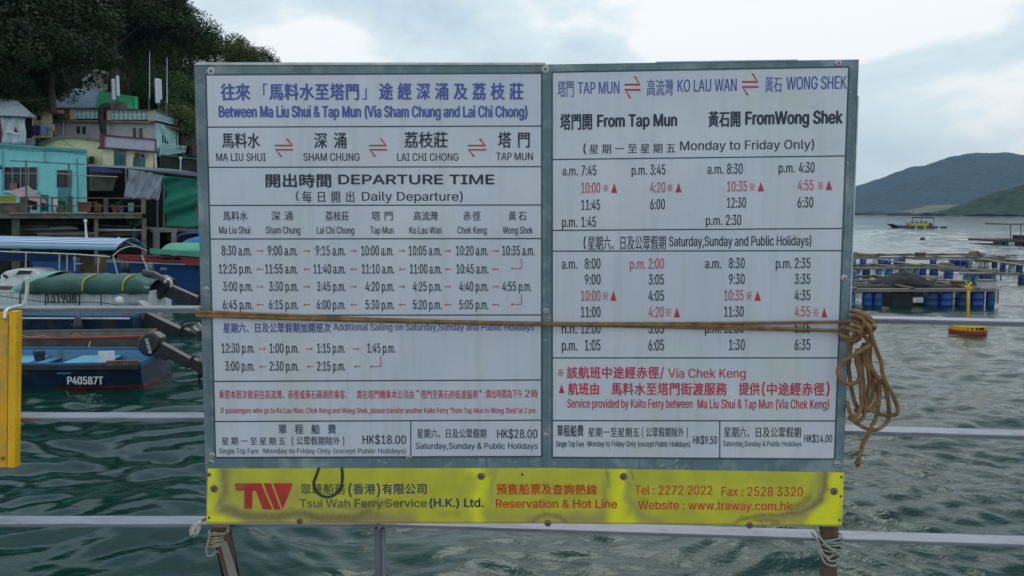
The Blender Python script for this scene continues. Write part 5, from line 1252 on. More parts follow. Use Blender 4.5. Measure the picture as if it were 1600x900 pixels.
M_tarp = mat('green_canvas_cover', (0.030, 0.100, 0.085), 0.75, 0.25, 1.5, 0.6, 5, dirt=(0.08, 0.15, 0.13), dirt_amt=0.35)
M_ltarp = mat('pale_green_canvas', (0.22, 0.36, 0.33), 0.75, 0.15, 1.5, 0.3, 5)
def boat(label, stern, rz, group='small boats moored on the left'):
    t_ = thing('moored_boat', label, 'boat', (stern[0], stern[1], 0), rz, group)
    return t_, MW[t_.name]

# boat with the white registration on its navy side
b1 = WP(249, 595); t_, M = boat('nearest boat, navy blue outside and sky blue inside, with white lettering and black outboard', (b1.x-.07, b1.y+.08), 0.03)
hull_parts(t_, M, 8.5, 2.1, .52, .3, M_navy, M_sky, M_mid, M_redp, sheer=.2, thw=(1.5, 2.6, 3.8, 5.0), M_thw=M_sky, floor=.10, boot_h=.05)
M_skyl = mat('light_blue_deck_paint', (0.09, 0.32, 0.48), 0.5, 0.2, 3, dirt=(0.12, 0.20, 0.24), dirt_amt=0.35, dirt_scale=4)
for x in (.05,): MB(M).box(-x-.35, -x-.02, -.80, .80, .36, .40).build('seat_deck', M_mid, t_)
outboard(t_, M, M_cowlb, M_leg, 1.15, 1.05, .10, .72, 'SUZUKI')
side_text('P40587T', 106, 160.5, 588.5, 600.6, b1.y-1.0, M_white, t_)
for xa_, xb_ in ((-1.95, -1.1), (-3.3, -2.7), (-4.6, -3.9)): MB(M).box(xa_, xb_, -.86, .86, .37, .41).build('seat_deck', M_skyl, t_, bevel=.004)
MB(M).bar((-8, -1.06, .47), (0, -1.00, .47), .05, .09).build('rubbing_strake', M_leg, t_)
MB(M).box(-1.05, -.72, -.42, -.39, .36, .70).build('white_cover_board', M_white, t_)
MB(M).bar((-.62, -1.0, .55), (-.02, -.93, .55), .10, .10).build('rubbing_strake', M_prop, t_)
# skiff with the red rail
b2 = P(224, 524, 21.6); t_, M = boat('shabby grey skiff with a worn red rail, between the two blue boats', (b2.x, 22.0), 0.14)
hull_parts(t_, M, 6.5, 1.5, .46, .2, M_drab, M_drab, M_redr, None, sheer=.1, thw=(1.2, 2.8, 4.2), M_thw=M_wood, rimw=.08)
for o_ in t_.children:
    if o_.name.startswith('gunwale') and sum(v.co.y for v in o_.data.vertices) > 0: o_.data.materials[0] = M_drab
# middle blue boat with grey outboard
b3 = P(206, 503, 24.0); t_, M = boat('blue boat with a white rim line and a grey outboard, behind the red railed skiff', (b3.x, 24.9), -0.02)
hull_parts(t_, M, 8, 2.0, .66, .3, M_navy, M_sky, M_mid, M_redp, sheer=.2, thw=(1.6, 3.2, 4.8), M_thw=M_mid)
MB(M).box(-6, 0.0, -1.02, -.98, .60, .64).build('white_rim_line', M_white, t_)
outboard(t_, M, M_cowlg, M_leg, 1.8, 1.12, .05, .52)
# white registered boat under a green cover
b4 = P(229, 462, 28.4); t_, M = boat('white boat with dark registration digits under a long green canvas cover', (b4.x, 29.5), 0.0)
M_whull = mat('streaked_white_hull', (0.70, 0.76, 0.78), 0.5, 0.12, 3, dirt=(0.38, 0.43, 0.45), dirt_amt=0.4, dirt_scale=4, stretch=(2, 1, .4))
hull_parts(t_, M, 10, 2.3, .92, .35, M_whull, M_drab, M_white, M_navy, sheer=.12, flare=.06)
yh = b4.y-.12
side_text('131908', 72.5, 118, 457.8, 473.5, 28.15, M_dark, t_, wt=2)
for x in (71, 158, 31.5, 124): MB().bar(P(x, 458, 28.22), P(x, 480, 28.22), .03, .03).build('hull_rib', M_dark if x in (71,158) else M_leg, t_)
# cover: arched tarp
rows = []
for i in range(23):
    u = i/22; xp = 34 + (234-34)*u; row = []
    for k in range(11):
        a = math.pi*k/10
        hh_ = (.50*math.sin(a)**.45)*(1 if u > .06 else .8)*(1-.35*max(0, u-.86)/.14)
        sag = .03*math.sin(i*1.9+k)
        q = P(xp, 460, 28.3); row.append((q.x+.03*math.sin(k*2.1+i), 29.45-1.2*math.cos(a), .97+hh_+sag - (0.07 if k in (0, 10) else 0)))
    rows.append(row)
MB().grid(rows).build('canvas_cover', M_tarp, t_, smooth=True, solid=.02)
rows = []
for i in range(9):
    u = i/8; row = []
    for k in range(11):
        a = math.pi*k/10; hh_ = (.25+.38*u)*math.sin(a)**.8
        q = P(12+(48-12)*u, 460, 28.3); row.append((q.x + (.5*math.sin(a) if u > .9 else 0), 29.45-1.2*math.cos(a)*(.8+.2*u), .95+hh_))
    rows.append(row)
MB().grid(rows).build('cover_front', M_ltarp, t_, smooth=True, solid=.02)
M_ystrap = mat('yellow_green_strap', (0.30, 0.34, 0.05), 0.6)
for x in (131, 194):
    pts = [(P(x+2.5*math.sin(a), 460, 28.3).x, 29.45-1.25*math.cos(a), .99+.50*math.sin(a)**.45+.02) for a in [math.pi*k/30 for k in range(13)]]
    MB().tube(pts, .035, 6).build('cover_strap', M_ystrap, t_)
outboard(t_, M, M_cowlb, M_cowlb, 1.75, 1.15, .35, .95)
MB().tube(catmull([P(222,428,29.2), P(240,431,29.3), P(255,440,29.3), P(266,446,29.3)], 5), .16, 8).build('folded_awning', M_leg, t_, smooth=True)
MB().tube(catmull([P(257,442,28.6), P(262,436,28.6), P(268,441,28.6), P(266,449,28.6)], 5), .035, 6).build('steel_handle', M_white, t_, smooth=True)
for a_, b_ in (((224,470),(226,448)),((229,470),(230,449)),((226,448),(234,450))): MB().tube([P(a_[0],a_[1],28.3), P(b_[0],b_[1],28.3)], .03, 6).build('boarding_ladder', M_ltarp, t_)
MB().lathe(P(187, 470, 28.15), [(.02, .16), (.13, .08), (.15, -.03), (.09, -.15), (.02, -.17)], 12).build('white_fender', M_white, t_, smooth=True)
# odds and ends lying in and on the boats
M_orange = mat('faded_orange_float', (0.45, 0.13, 0.04), .6, .2, 5)
def clutter(name, label, cat, px_, py_, Y_, r, hgt, m):
    c = P(px_, py_, Y_); q = thing(name, label, cat, c)
    MB().lathe(c, [(r*.8, 0), (r, hgt*.9), (r*1.06, hgt*.9), (r*1.06, hgt), (r*.9, hgt), (r*.75, hgt*.15)], 12).build('body', m, q)
    MB().tube([c+Vector((r*math.cos(a), -.01, hgt+r*.8*math.sin(a))) for a in [math.pi*k/8 for k in range(9)]], .012, 5).build('handle', M_leg, q)
clutter('bucket', 'dark blue bucket in the nearest boat close to the yellow plate', 'bucket', 62, 563, 18.0, .12, .18, M_navy)
clutter('bucket', 'faded orange bucket standing in the shabby grey skiff', 'bucket', 120, 536, 21.9, .14, .2, M_orange)
clutter('bucket', 'pale bucket at the stern of the white registered boat', 'bucket', 216, 460, 28.8, .16, .3, M_ltarp)
def line(label, pts, r=.012, m=None):
    tag(MB().tube(catmull(pts, 6), r, 5).build('mooring_line', m or M_cord, smooth=True), label, 'rope')
line('thin mooring line sagging across the shabby grey skiff', [P(28,521,21), P(45,527,21), P(70,525,21.3), P(90,531,21.5), P(130,535,21.8), P(160,533,22.4)])
line('short line hanging over the far gunwale of the nearest boat', [P(141,534,19.8), P(139,541,19.6), P(145,548,19.4), P(150,551,19.3)])
line('slack mooring line in front of the white registered hull', [P(-20,459,28), P(40,468,27.9), P(90,473,27.9), P(150,472,27.9), P(200,480,27.9)], .014, M_leg)
for k, (x, y, Yy, lb) in enumerate(((122, 506, 23.75, 'black rubber fender hanging on the side of the middle blue boat'), (30, 586, 17.25, 'dark fender hanging on the navy hull beside the yellow plate'))):
    q = thing('fender', lb, 'fender', P(x, y, Yy))
    MB().lathe(P(x, y, Yy), [(.03, .22), (.07, .18), (.13, -.02), (.14, -.14), (.09, -.22)], 12).build('body', M_leg, q, smooth=True)
    MB().tube([P(x, y, Yy)+Vector((0, 0, .2)), P(x, y, Yy)+Vector((0, .05, .36))], .012, 5).build('cord', M_cord, q)
# small white cabin boat at the left edge
b5 = P(66, 452, 31); t_, M = boat('small white motorboat with a raked windscreen at the left edge', (b5.x, 31.6), 0.0)
hull_parts(t_, M, 5.5, 1.9, 1.0, .3, M_white, M_white, M_white, None, sheer=.1, flare=.08)
slab([(0,430,31),(8,424,31),(25,420,31),(52,421,31),(62,427,31),(66,446,31),(0,446,31)], 1.3).build('cabin', M_white, t_, bevel=.05)
M_glass = mat('dark_tinted_glass', (0.02, 0.025, 0.03), 0.08, 0.2, 3)
slab([(24,429,30.95),(30,422.5,30.95),(50,423,30.95),(46,428,30.95)], .1).build('side_window', M_glass, t_)
slab([(5,428,30.95),(12,432,30.95),(10,436,30.95),(4,431,30.95)], .1).build('side_window', M_glass, t_)
# canopy boat
stripe = bpy.data.materials.new('blue_white_striped_awning'); stripe.use_nodes = True
t = stripe.node_tree; b = t.nodes['Principled BSDF']; b.inputs['Roughness'].default_value = .6
at = t.nodes.new('ShaderNodeAttribute'); at.attribute_name = 'band'
r = t.nodes.new('ShaderNodeValToRGB'); r.color_ramp.interpolation = 'CONSTANT'
els = [(0.0,(0.07,0.20,0.28)),(.07,(0.22,0.31,0.36)),(.13,(0.05,0.17,0.38)),(.165,(0.55,0.66,0.78)),(.20,(0.04,0.16,0.40)),(.235,(0.55,0.66,0.78)),(.27,(0.04,0.16,0.40)),(.305,(0.55,0.66,0.78)),(.345,(0.05,0.18,0.40)),(.39,(0.30,0.42,0.54)),(.44,(0.06,0.20,0.40)),(.50,(0.30,0.42,0.54)),(.58,(0.06,0.20,0.40)),(.68,(0.30,0.42,0.54)),(.80,(0.06,0.20,0.40)),(.92,(0.30,0.42,0.54))]
r.color_ramp.elements[0].color = els[0][1]+(1,); r.color_ramp.elements[1].position = els[1][0]; r.color_ramp.elements[1].color = els[1][1]+(1,)
for p_, c_ in els[2:]:
    q = r.color_ramp.elements.new(p_); q.color = c_+(1,)
t.links.new(at.outputs['Fac'], r.inputs[0]); t.links.new(r.outputs[0], b.inputs['Base Color'])
t_, M = boat('long passenger boat under a blue and white striped curved awning', (P(236, 440, 32).x, 33.2), 0.0)
hull_parts(t_, M, 14, 2.4, .75, .35, M_mid, M_drab, M_white, M_redp, sheer=.1, flare=.08, thw=(2, 4, 6, 8), M_thw=M_wood)
rows = []; band = []
for i in range(31):
    u = i/30; row = []
    for k in range(25):
        v = k/24; a = math.pi*(.08+.84*v)
        # near edge line in the photograph runs from (-60,387) to (178,397); far edge to (222,391)
        xn = P(-120+(180+120)*u, 392, 31.4).x; xf = P(-120+(228+120)*u, 392, 34.0).x
        x_ = xn*(1-v)+xf*v; zc = P(0, 393.5, 31.4).z*(1-u)+P(0, 399.5, 31.4).z*u
        row.append((x_, 31.4+2.6*v, zc+.60*math.sin(a)**.8+.006*math.sin(i*1.3+k*.4))); band.append(v)
    rows.append(row)
mb = MB().grid(rows); o = mb.build('striped_awning', stripe, t_, smooth=True, solid=.015)
at = o.data.attributes.new('band', 'FLOAT', 'POINT'); at.data.foreach_set('value', np.array(band, np.float32))
for (xa, ya, xb, yb) in ((176,398,184,430),(221,399,235,433),(41,393,40,424),(93,398,93,423),(105,398,105,423),(117,399,117,424),(154,400,153,430)):
    MB().tube([P(xa, ya, 31.5), P(xb, yb, 31.5)], .028, 6).build('awning_pole', M_steel, t_)
MB().tube([P(-60, 390.5, 31.42), P(116, 397, 31.42), P(172, 401, 31.42)], .022, 6).build('awning_edge_bar', M_white, t_)
MB().tube(catmull([P(176,400,31.4), P(186,391,32), P(200,385.5,32.7), P(215,386,33.4), P(229,392,34)], 6), .028, 6).build('awning_hoop', M_steel, t_)
MB().tube([P(135.5,378,33), P(133.5,347,33)], [.05,.035], 8).build('signal_mast', M_white, t_)
MB().lathe(P(133.5,346.5,33), [(.05,-.02),(.07,.02),(.05,.10)], 8).build('mast_lamp', M_white, t_)
MB().tube([P(184,371,33), P(214,385,33)], .03, 6).build('boom', M_white, t_)
M_btarp = mat('deep_blue_side_sheet', (0.008, 0.07, 0.25), 0.6, 0.2, 2, 0.4, 4)
slab([(-60,392.5,33.9),(112,399,33.9),(112,410,33.9),(60,408.5,33.9),(-60,406,33.9)], .03).build('side_sheet', M_btarp, t_)
M_cab = mat('varnished_brown_cabin', (0.10, 0.06, 0.025), 0.5, 0.3, 4)
rect(124, 144, 400, 428, 33.4, 1.2).build('brown_locker', M_cab, t_)
rect(118, 127, 411, 413, 33.2, .3).build('step_board', M_white, t_)
slab([(147,401,33.2),(155,402,33.2),(154,413,33.2),(149,414,33.2)], .12).build('hanging_cloth', mat('pinkish_cloth', (.40, .30, .38), .8, .3, 8), t_)
# blue wooden boat with red rails under a light green awning
t_, M = boat('blue wooden sampan with red rails under a light green awning, beside the board', (P(430, 440, 38).x, 39.4), -0.03)
hull_parts(t_, M, 11.5, 2.8, 1.22, .4, M_btarp, M_drab, M_mid, M_redp, sheer=.16, flare=.10)
M_gaw = mat('light_green_awning', (0.07, 0.34, 0.22), 0.65, 0.12, 1.5, 0.3, 4)
rows = []
for i in range(15):
    u = i/14; row = []
    for k in range(13):
        v = k/12; a = math.pi*(.04+.92*v); x_ = P(236+(430-236)*u, 400, 37.6).x
        row.append((x_+(.6*math.sin(a) if i == 0 else 0), 37.6+2.8*v, P(0, 399-.01*i, 37.6).z+.50*math.sin(a)**.6*(1 if i else .35)))
    rows.append(row)
MB().grid(rows).build('green_awning', M_gaw, t_, smooth=True, solid=.02)
slab([(234,388,37.55),(310,393.5,37.55),(430,396,37.55),(430,404,37.55),(310,401.5,37.55),(234,396,37.55)], .03).build('awning_valance', M_gaw, t_)
for (xa,ya,xb,yb) in ((184,399,330,403),(184,402,290,410)): MB().bar(P(xa,ya,38), P(xb,yb,38), .06, .09).build('red_rail', M_redr, t_)
slab([(184,403,38.3),(290,409,38.3),(276,414.5,38.3),(200,409,38.3)], .05).build('red_panel', M_redr, t_)
slab([(280,402,37.7),(430,404,37.7),(430,416,37.7),(290,414,37.7)], .06).build('red_panel', M_redr, t_)
for x in (190, 216, 243, 270): MB().tube([P(x, 412, 38.05), P(x, 402, 38.05)], .035, 6).build('rail_post', M_redr, t_)
MB().bar(P(160, 408, 37.75), P(430, 418.5, 37.75), .05, .06).build('white_rub_rail', M_ltarp, t_)
side_text('1011', 250.5, 260, 417.8, 421.8, 37.6, M_white, t_, wt=1)
for x_, m_ in ((196, M_leg), (234, M_cowlg)):
    MB().lathe(P(x_, 418+(x_-196)*.05, 37.4), [(.05,.28),(.17,.18),(.2,-.05),(.16,-.25),(.04,-.3)], 12).build('tyre_fender', m_, t_, smooth=True)
# bright blue upturned dinghy under the quay
t_, M = boat('bright blue upturned dinghy on the landing right of the concrete frame', (P(330, 382, 44).x, 44), 0.0)
M_cyb = mat('bright_blue_plastic', (0.015, 0.22, 0.52), 0.4, 0.15, 3)
rows = []
for i in range(17):
    u = i/16; row = []
    for k in range(9):
        a = math.pi*k/8; hh_ = 1.0*min(1, (u*1.6))**.55*math.sin(math.pi*min(.5+.5*u, .62))
        row.append((P(276+(350-276)*u, 380, 44).x, 44.6-.75*math.cos(a)*min(1, u*2.2+.1), P(0, 381.5, 44).z-.05+hh_*.62*math.sin(a)**.8))
    rows.append(row)
MB().grid(rows).build('shell', M_cyb, t_, smooth=True, solid=.03)
MB().tube(catmull([P(276,374,44), P(283,367,43.9), P(300,364.5,43.9), P(330,365,43.9)], 6), .06, 8).build('rim', M_btarp, t_, smooth=True)

# far fishing boat
Y = 198
t_ = thing('fishing_boat', 'distant fishing boat with a yellow band and open canopy anchored before the far hill', 'boat', (P(1440, 357, Y).x, Y, 0))
M_fh = mat('dark_blue_far_hull', (0.05, 0.065, 0.10), 0.6, 0.3, 1); M_fy = mat('yellow_far_band', (0.62, 0.60, 0.08), 0.6, 0.1); M_fc = mat('grey_far_canopy', (0.09, 0.09, 0.10), 0.7, 0.1)
slab([(1395.5,350,Y),(1403,352,Y),(1440,353,Y),(1480,354,Y),(1479.5,358.8,Y),(1420,358.8,Y),(1404,356,Y)], 3.5).build('hull', M_fh, t_)
rect(1423, 1454, 349.3, 353.2, Y+.4, 2.4).build('yellow_band', M_fy, t_)
rect(1420, 1451, 345.2, 349.2, Y+.5, 2.4).build('deckhouse', mat('pale_deckhouse', (.50,.58,.62), .6, .2), t_)
for x in (1424, 1431, 1438, 1445): rect(x, x+3.4, 346.2, 348.6, Y+.44, .1).build('window', M_fc, t_)
for x in (1426, 1440, 1459): MB().tube([P(x, 353, Y+1), P(x, 340, Y+1)], .07, 6).build('canopy_post', M_fc, t_)
slab([(1423,341,Y),(1427,339,Y),(1458,339.3,Y),(1462,341,Y)], 2.6).build('canopy', M_fc, t_)
slab([(1452,353,Y),(1455,348,Y),(1458,353,Y)], 1.0).build('winch', M_fh, t_)
for x in (1430, 1444, 1466): rect(x, x+3, 354, 356.5, Y-.05, .2).build('tyre_fender', M_whitehouse, t_)
SKEW[0] = -0.50
# ------------------------------------------------------------------ wooded hillside on the left
def sstep(a, b, x):
    t = max(0, min(1, (x-a)/(b-a))); return t*t*(3-2*t)
RX = [-140, -75, -48, -41, -34.5, -30, -26, -21, -14, -9, -4]
RZ = [30, 30, 27, 22, 15.0, 11.5, 8.5, 6, 3.5, .5, -2.5]
def tz(x, y):
    ridge = float(np.interp(x*100/max(y, 100)*1.0, RX, RZ))
    z = -1.5 + (ridge+1.5)*sstep(50.5, 100, y) + 1.6*sstep(51, 55, y)*(ridge > 2)
    z *= 1 if y < 112 else max(0, 1-((y-112)/90)**2)
    return z + 0.7*noise.fractal(Vector((x*.08, y*.08, 3)), 1, 2, 4)*(y > 54)
M_slope = mat('dark_leafy_ground', (0.020, 0.032, 0.012), 0.95, 0.5, 0.5, 0.8, 2)
rows = [[(x, y, tz(x, y)) for x in np.linspace(-140, -2, 93)] for y in np.linspace(50.5, 200, 70)]
tag(MB().grid(rows).build('hillside', M_slope, smooth=True), kind='structure')

def leaf_mat(name, dark, light):
    m = bpy.data.materials.new(name); m.use_nodes = True; t = m.node_tree; b = t.nodes['Principled BSDF']
    at = t.nodes.new('ShaderNodeAttribute'); at.attribute_name = 'tone'
    r = t.nodes.new('ShaderNodeValToRGB'); r.color_ramp.elements[0].color = dark+(1,); r.color_ramp.elements[1].color = light+(1,)
    t.links.new(at.outputs['Fac'], r.inputs[0]); t.links.new(r.outputs[0], b.inputs['Base Color'])
    b.inputs['Roughness'].default_value = .65; b.inputs['Specular IOR Level'].default_value = .25
    return m
M_leafs = [leaf_mat('deep_green_leaves', (.006,.015,.005), (.022,.050,.013)), leaf_mat('mid_green_leaves', (.014,.042,.011), (.058,.125,.028)), leaf_mat('yellowish_green_leaves', (.036,.068,.014), (.125,.175,.04))]
M_bark = mat('grey_brown_bark', (0.10, 0.085, 0.065), 0.9, 0.3, 4, 0.5, 20)
def crown_mesh(seed, nleaf, leaf, M_, rx=3.4, rz=3.0, nb=24):
    rg = np.random.RandomState(seed)
    cen, rad, ton = [], [], []
    for k in range(nb):
        d = rg.normal(size=3); d /= np.linalg.norm(d); d[2] = abs(d[2])*1.15-.35
        q = rg.uniform(.35, 1.0)
        cen.append([d[0]*rx*q, d[1]*rx*q, d[2]*rz*q]); rad.append(rg.uniform(.75, 1.45)*(rx/3.4)); ton.append(rg.uniform(.1, .9))
    cen = np.array(cen); rad = np.array(rad); ton = np.array(ton)
    b = rg.randint(0, nb, nleaf)
    d = rg.normal(size=(nleaf, 3)); d /= np.linalg.norm(d, axis=1)[:, None]
    rr = rad[b]*rg.uniform(.55, 1.08, nleaf)**.6
    c = cen[b] + d*rr[:, None]*np.array([1, 1, .75])
    nrm_ = d + rg.normal(scale=.7, size=(nleaf, 3)) + np.array([0, 0, .35]); nrm_ /= np.linalg.norm(nrm_, axis=1)[:, None]
    t1 = np.cross(nrm_, rg.normal(size=(nleaf, 3))); t1 /= np.linalg.norm(t1, axis=1)[:, None]
    t2 = np.cross(nrm_, t1); s1 = leaf*rg.uniform(.6, 1.4, nleaf)[:, None]; s2 = s1*rg.uniform(.45, .75, nleaf)[:, None]
    v = np.stack([c-t1*s1, c-t2*s2, c+t1*s1, c+t2*s2], 1).reshape(-1, 3)
    me = bpy.data.meshes.new('crown')
    me.vertices.add(len(v)); me.vertices.foreach_set('co', v.astype(np.float32).ravel())
    me.loops.add(nleaf*4); me.loops.foreach_set('vertex_index', np.arange(nleaf*4, dtype=np.int32))
    me.polygons.add(nleaf); me.polygons.foreach_set('loop_start', np.arange(nleaf, dtype=np.int32)*4)
    me.update(calc_edges=True)
    at = me.attributes.new('tone', 'FLOAT', 'POINT')
    tn = np.clip(ton[b]*.6 + rg.uniform(0, .45, nleaf), 0, 1)
    at.data.foreach_set('value', np.repeat(tn, 4).astype(np.float32))
    me.materials.append(M_)
    return me
def trunk_mesh(seed, h, r):
    rnd = random.Random(seed); mb = MB()
    pts = [Vector((0, 0, -1.5))]; 
    for k in range(1, 6): pts.append(Vector((rnd.uniform(-.25, .25)*k*.4, rnd.uniform(-.25, .25)*k*.4, h*k/5)))
    mb.tube(pts, [r*1.3, r, r*.85, r*.7, r*.5, r*.3], 8)
    for k in range(6):
        p = pts[rnd.choice([2, 3, 4])]; a = rnd.uniform(0, 6.28); L_ = rnd.uniform(1.6, 3.0)
        q = p + Vector((math.cos(a)*L_*.5, math.sin(a)*L_*.5, L_*.45)); e2 = q + Vector((math.cos(a+.4)*L_*.5, math.sin(a+.4)*L_*.5, L_*.4))
        mb.tube([p, q, e2], [r*.45, r*.3, r*.1], 6)
    me = bpy.data.meshes.new('trunk'); me.from_pydata(mb.v, [], mb.f); me.update(); me.materials.append(M_bark); return me
CR = [[crown_mesh(20+k*7+j, 7000, .10, M_leafs[k], nb=30) for j in range(2)] for k in range(3)]
BIG = [crown_mesh(91+j, 20000, .095, M_leafs[0], 3.9, 3.3, 46) for j in range(2)]
TR = [trunk_mesh(s, 5.0, .22) for s in (1, 2, 3)]
TREES = []
def tree(x, y, z, sc, kind, label, group='trees on the hillside behind the houses', big=False, th_=4.6):
    t_ = thing('tree', label, 'tree', (x, y, z), random.uniform(0, 6.28), group)
    t_.scale = (sc, sc, sc*random.uniform(.9, 1.12))
    a = bpy.data.objects.new('trunk', random.choice(TR)); COL.objects.link(a); a.parent = t_
    c = bpy.data.objects.new('crown', random.choice(BIG if big else CR[kind])); COL.objects.link(c); c.parent = t_; c.location = (0, 0, th_)
    TREES.append(t_); return t_
KL = ['dark green tree', 'mid green tree', 'yellowish green tree']
ROWN = ['front', 'second', 'third', 'fourth', 'fifth', 'sixth', 'seventh', 'eighth', 'ninth']
MARKS = [(-5, 'left of the tin roofed shack'), (62, 'above the tin roofed shack'), (122, 'above the pale blue roof sheet'), (186, 'above the small white house'), (248, 'behind the thin roof masts'), (305, 'above the balcony of the grey house'), (365, 'at the upper left corner of the board'), (440, 'where the skyline drops behind the board'), (9999, 'hidden low behind the board')]
SEEN_L = {}
def tree_label(k, row, px_):
    m_ = next(t for lim, t in MARKS if px_ < lim)
    base = KL[k] + ', ' + ROWN[min(row, 8)] + ' row of the wood, ' + m_
    n_ = SEEN_L.get(base, 0); SEEN_L[base] = n_+1
    return ('another ' + base) if n_ else base
row_i = 0
rnd = random.Random(8)
y = 68
while y < 112:
    sp = 4.6 + (y-68)*.03
    x = -78.0
    while x < -9:
        xx = x + rnd.uniform(-1.5, 1.5); yy = y + rnd.uniform(-1.6, 1.6)
        pxx = 800+1331*xx/yy
        z = tz(xx, yy)
        if -60 < pxx < 560 and not (yy < 72 and pxx < 150 and pxx > 60):
            sc = rnd.uniform(.72, 1.12)*(1.0 if xx < -28 else .75)
            if z > .8:
                k = 0 if (pxx < 200 or rnd.random() < .45) else (2 if rnd.random() < .28 else 1)
                tree(xx, yy, z, sc, k, tree_label(k, row_i, pxx), th_=4.0)
        x += sp*1.12
    y += sp; row_i += 1
# the great dark trees over the roofs, upper left
for px_, py_, Y_, sc, lb in ((22,82,60,1.25,'huge dark spreading tree over the tin roofed shack at the left edge'), (78,60,62,1.02,'large dark tree whose crown hangs beside the blue roof sheet'), (62,20,64,1.4,'tall dark tree rising out of the top left corner'), (176,18,72,1.15,'tall dark tree behind the small white house'), (236,30,76,1.1,'dark tree above the telecom panels at the top of the picture'), (-14,140,58.5,.8,'dark tree squeezed between the shacks at the left edge'), (52,136,63,.62,'lower dark tree right behind the red edged roof')):
    c = P(px_, py_, Y_); tree(c.x, Y_, c.z-4.4*sc, sc, 0, lb, 'great dark trees over the roofs', True, 4.4)
for px_, py_, Y_, sc, k, lb in ((272,18,86,.75,0,'small topmost tree sticking up into the sky at the ridge'),(300,62,84,.9,1,'round tree on the skyline left of the board corner'),(338,82,80,.85,1,'mid green tree on the skyline just above the board corner'),(372,100,78,.72,2,'yellowish green tree peeping over the top edge of the board'),(402,99,82,.62,0,'last dark tree of the skyline before the open sky'),(285,196,66,.62,2,'yellowish green bush right of the breeze block balcony'),(298,158,70,.8,1,'mid green tree between the masts and the board'),(268,140,74,.9,1,'mid green tree behind the thin masts'),(200,105,76,.9,1,'mid green tree behind the green roof sheet')):
    c = P(px_, py_, Y_); tree(c.x, Y_, c.z-4.0*sc, sc, k, lb, 'skyline trees above the board', False, 4.0)

# ------------------------------------------------------------------ houses
M_cyan = mat('cyan_painted_render', (0.25, 0.72, 0.74), 0.7, 0.08, 1.5, 0.1, 10, dirt=(0.17, 0.55, 0.58), dirt_amt=0.28, dirt_scale=1.6, stretch=(1.5, 1, .5))
M_cyand = mat('cyan_roof_edge', (0.09, 0.36, 0.40), 0.7, 0.2, 2)
M_yel2 = mat('pale_yellow_render', (0.66, 0.63, 0.36), 0.75, 0.1, 1.5, dirt=(0.30, 0.29, 0.17), dirt_amt=0.3, dirt_scale=1.5)
M_cream = mat('cream_render', (0.84, 0.80, 0.54), 0.75, 0.08, 1.5, dirt=(0.40, 0.38, 0.27), dirt_amt=0.25, dirt_scale=2)
M_grey = mat('grey_stucco', (0.42, 0.42, 0.45), 0.8, 0.12, 1.5, 0.1, 10, dirt=(0.17, 0.18, 0.20), dirt_amt=0.35, dirt_scale=1.5, stretch=(1,1,.5))
M_lil = mat('grey_lilac_parapet', (0.44, 0.44, 0.53), 0.75, 0.1, 2, dirt=(0.22, 0.22, 0.27), dirt_amt=0.3)
M_mar = mat('maroon_trim', (0.14, 0.018, 0.030), 0.6, 0.2, 3)
M_tin = mat('weathered_tin_roof', (0.36, 0.41, 0.46), 0.55, 0.15, 1.5, dirt=(0.15, 0.17, 0.18), dirt_amt=0.35, dirt_scale=2, metal=.2)
M_redroof = mat('rusty_red_roof_edge', (0.24, 0.045, 0.035), 0.7, 0.25, 3)
M_cbal = mat('pale_cyan_breeze_block', (0.50, 0.68, 0.72), 0.7, 0.12, 4, dirt=(0.25, 0.38, 0.42), dirt_amt=0.3)
M_pink = mat('pinkish_pillar_tiles', (0.42, 0.36, 0.32), 0.7, 0.15, 6)
M_win = mat('dark_window_glass', (0.012, 0.016, 0.02), 0.12, 0.3, 2)
M_frame = mat('grey_window_frame', (0.36, 0.40, 0.41), 0.5, 0.15, 4)
M_gsh = mat('green_window_frame', (0.03, 0.17, 0.14), 0.5, 0.2, 4)
M_gglass = mat('green_tinted_glass', (0.05, 0.14, 0.13), 0.15, 0.35, 3)
M_btp = mat('pale_blue_roof_sheet', (0.27, 0.40, 0.52), 0.6, 0.14, 1.2, 0.5, 3, dirt=(0.28, 0.36, 0.42), dirt_amt=0.3)
M_gtp = mat('bright_green_roof_sheet', (0.010, 0.30, 0.14), 0.6, 0.12, 1.2, 0.5, 3)
M_net2 = mat('green_shade_netting', (0.010, 0.17, 0.115), 0.8, 0.14, 1.5)
M_wt = mat('whitish_plastic_tarp', (0.56, 0.58, 0.62), 0.5, 0.12, 1.5, 0.7, 3)
M_silver = mat('grey_plastic_sheet', (0.21, 0.25, 0.30), 0.3, 0.3, 2, 0.8, 5, stretch=(1.6, 1, .8), dirt=(0.30, 0.32, 0.36), dirt_amt=0.3, dirt_scale=6)
M_conc2 = mat('stained_dock_concrete', (0.17, 0.155, 0.125), 0.9, 0.3, 1.5, 0.3, 8, dirt=(0.07, 0.065, 0.05), dirt_amt=0.4)
M_pile = mat('wet_mossy_pile', (0.085, 0.09, 0.07), 0.9, 0.35, 2, 0.3, 8)
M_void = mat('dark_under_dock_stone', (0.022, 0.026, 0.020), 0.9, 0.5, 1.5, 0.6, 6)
M_brown = mat('rusty_brown_board', (0.15, 0.075, 0.035), 0.8, 0.3, 2, 0.2, 8)
M_terra = mat('terracotta_planter', (0.26, 0.085, 0.05), 0.8, 0.2, 3)
M_pipe = mat('grey_scaffold_pipe', (0.13, 0.14, 0.145), 0.5, 0.25, 4)
M_telw = mat('pale_antenna_housing', (0.66, 0.69, 0.78), 0.45, 0.06, 3)

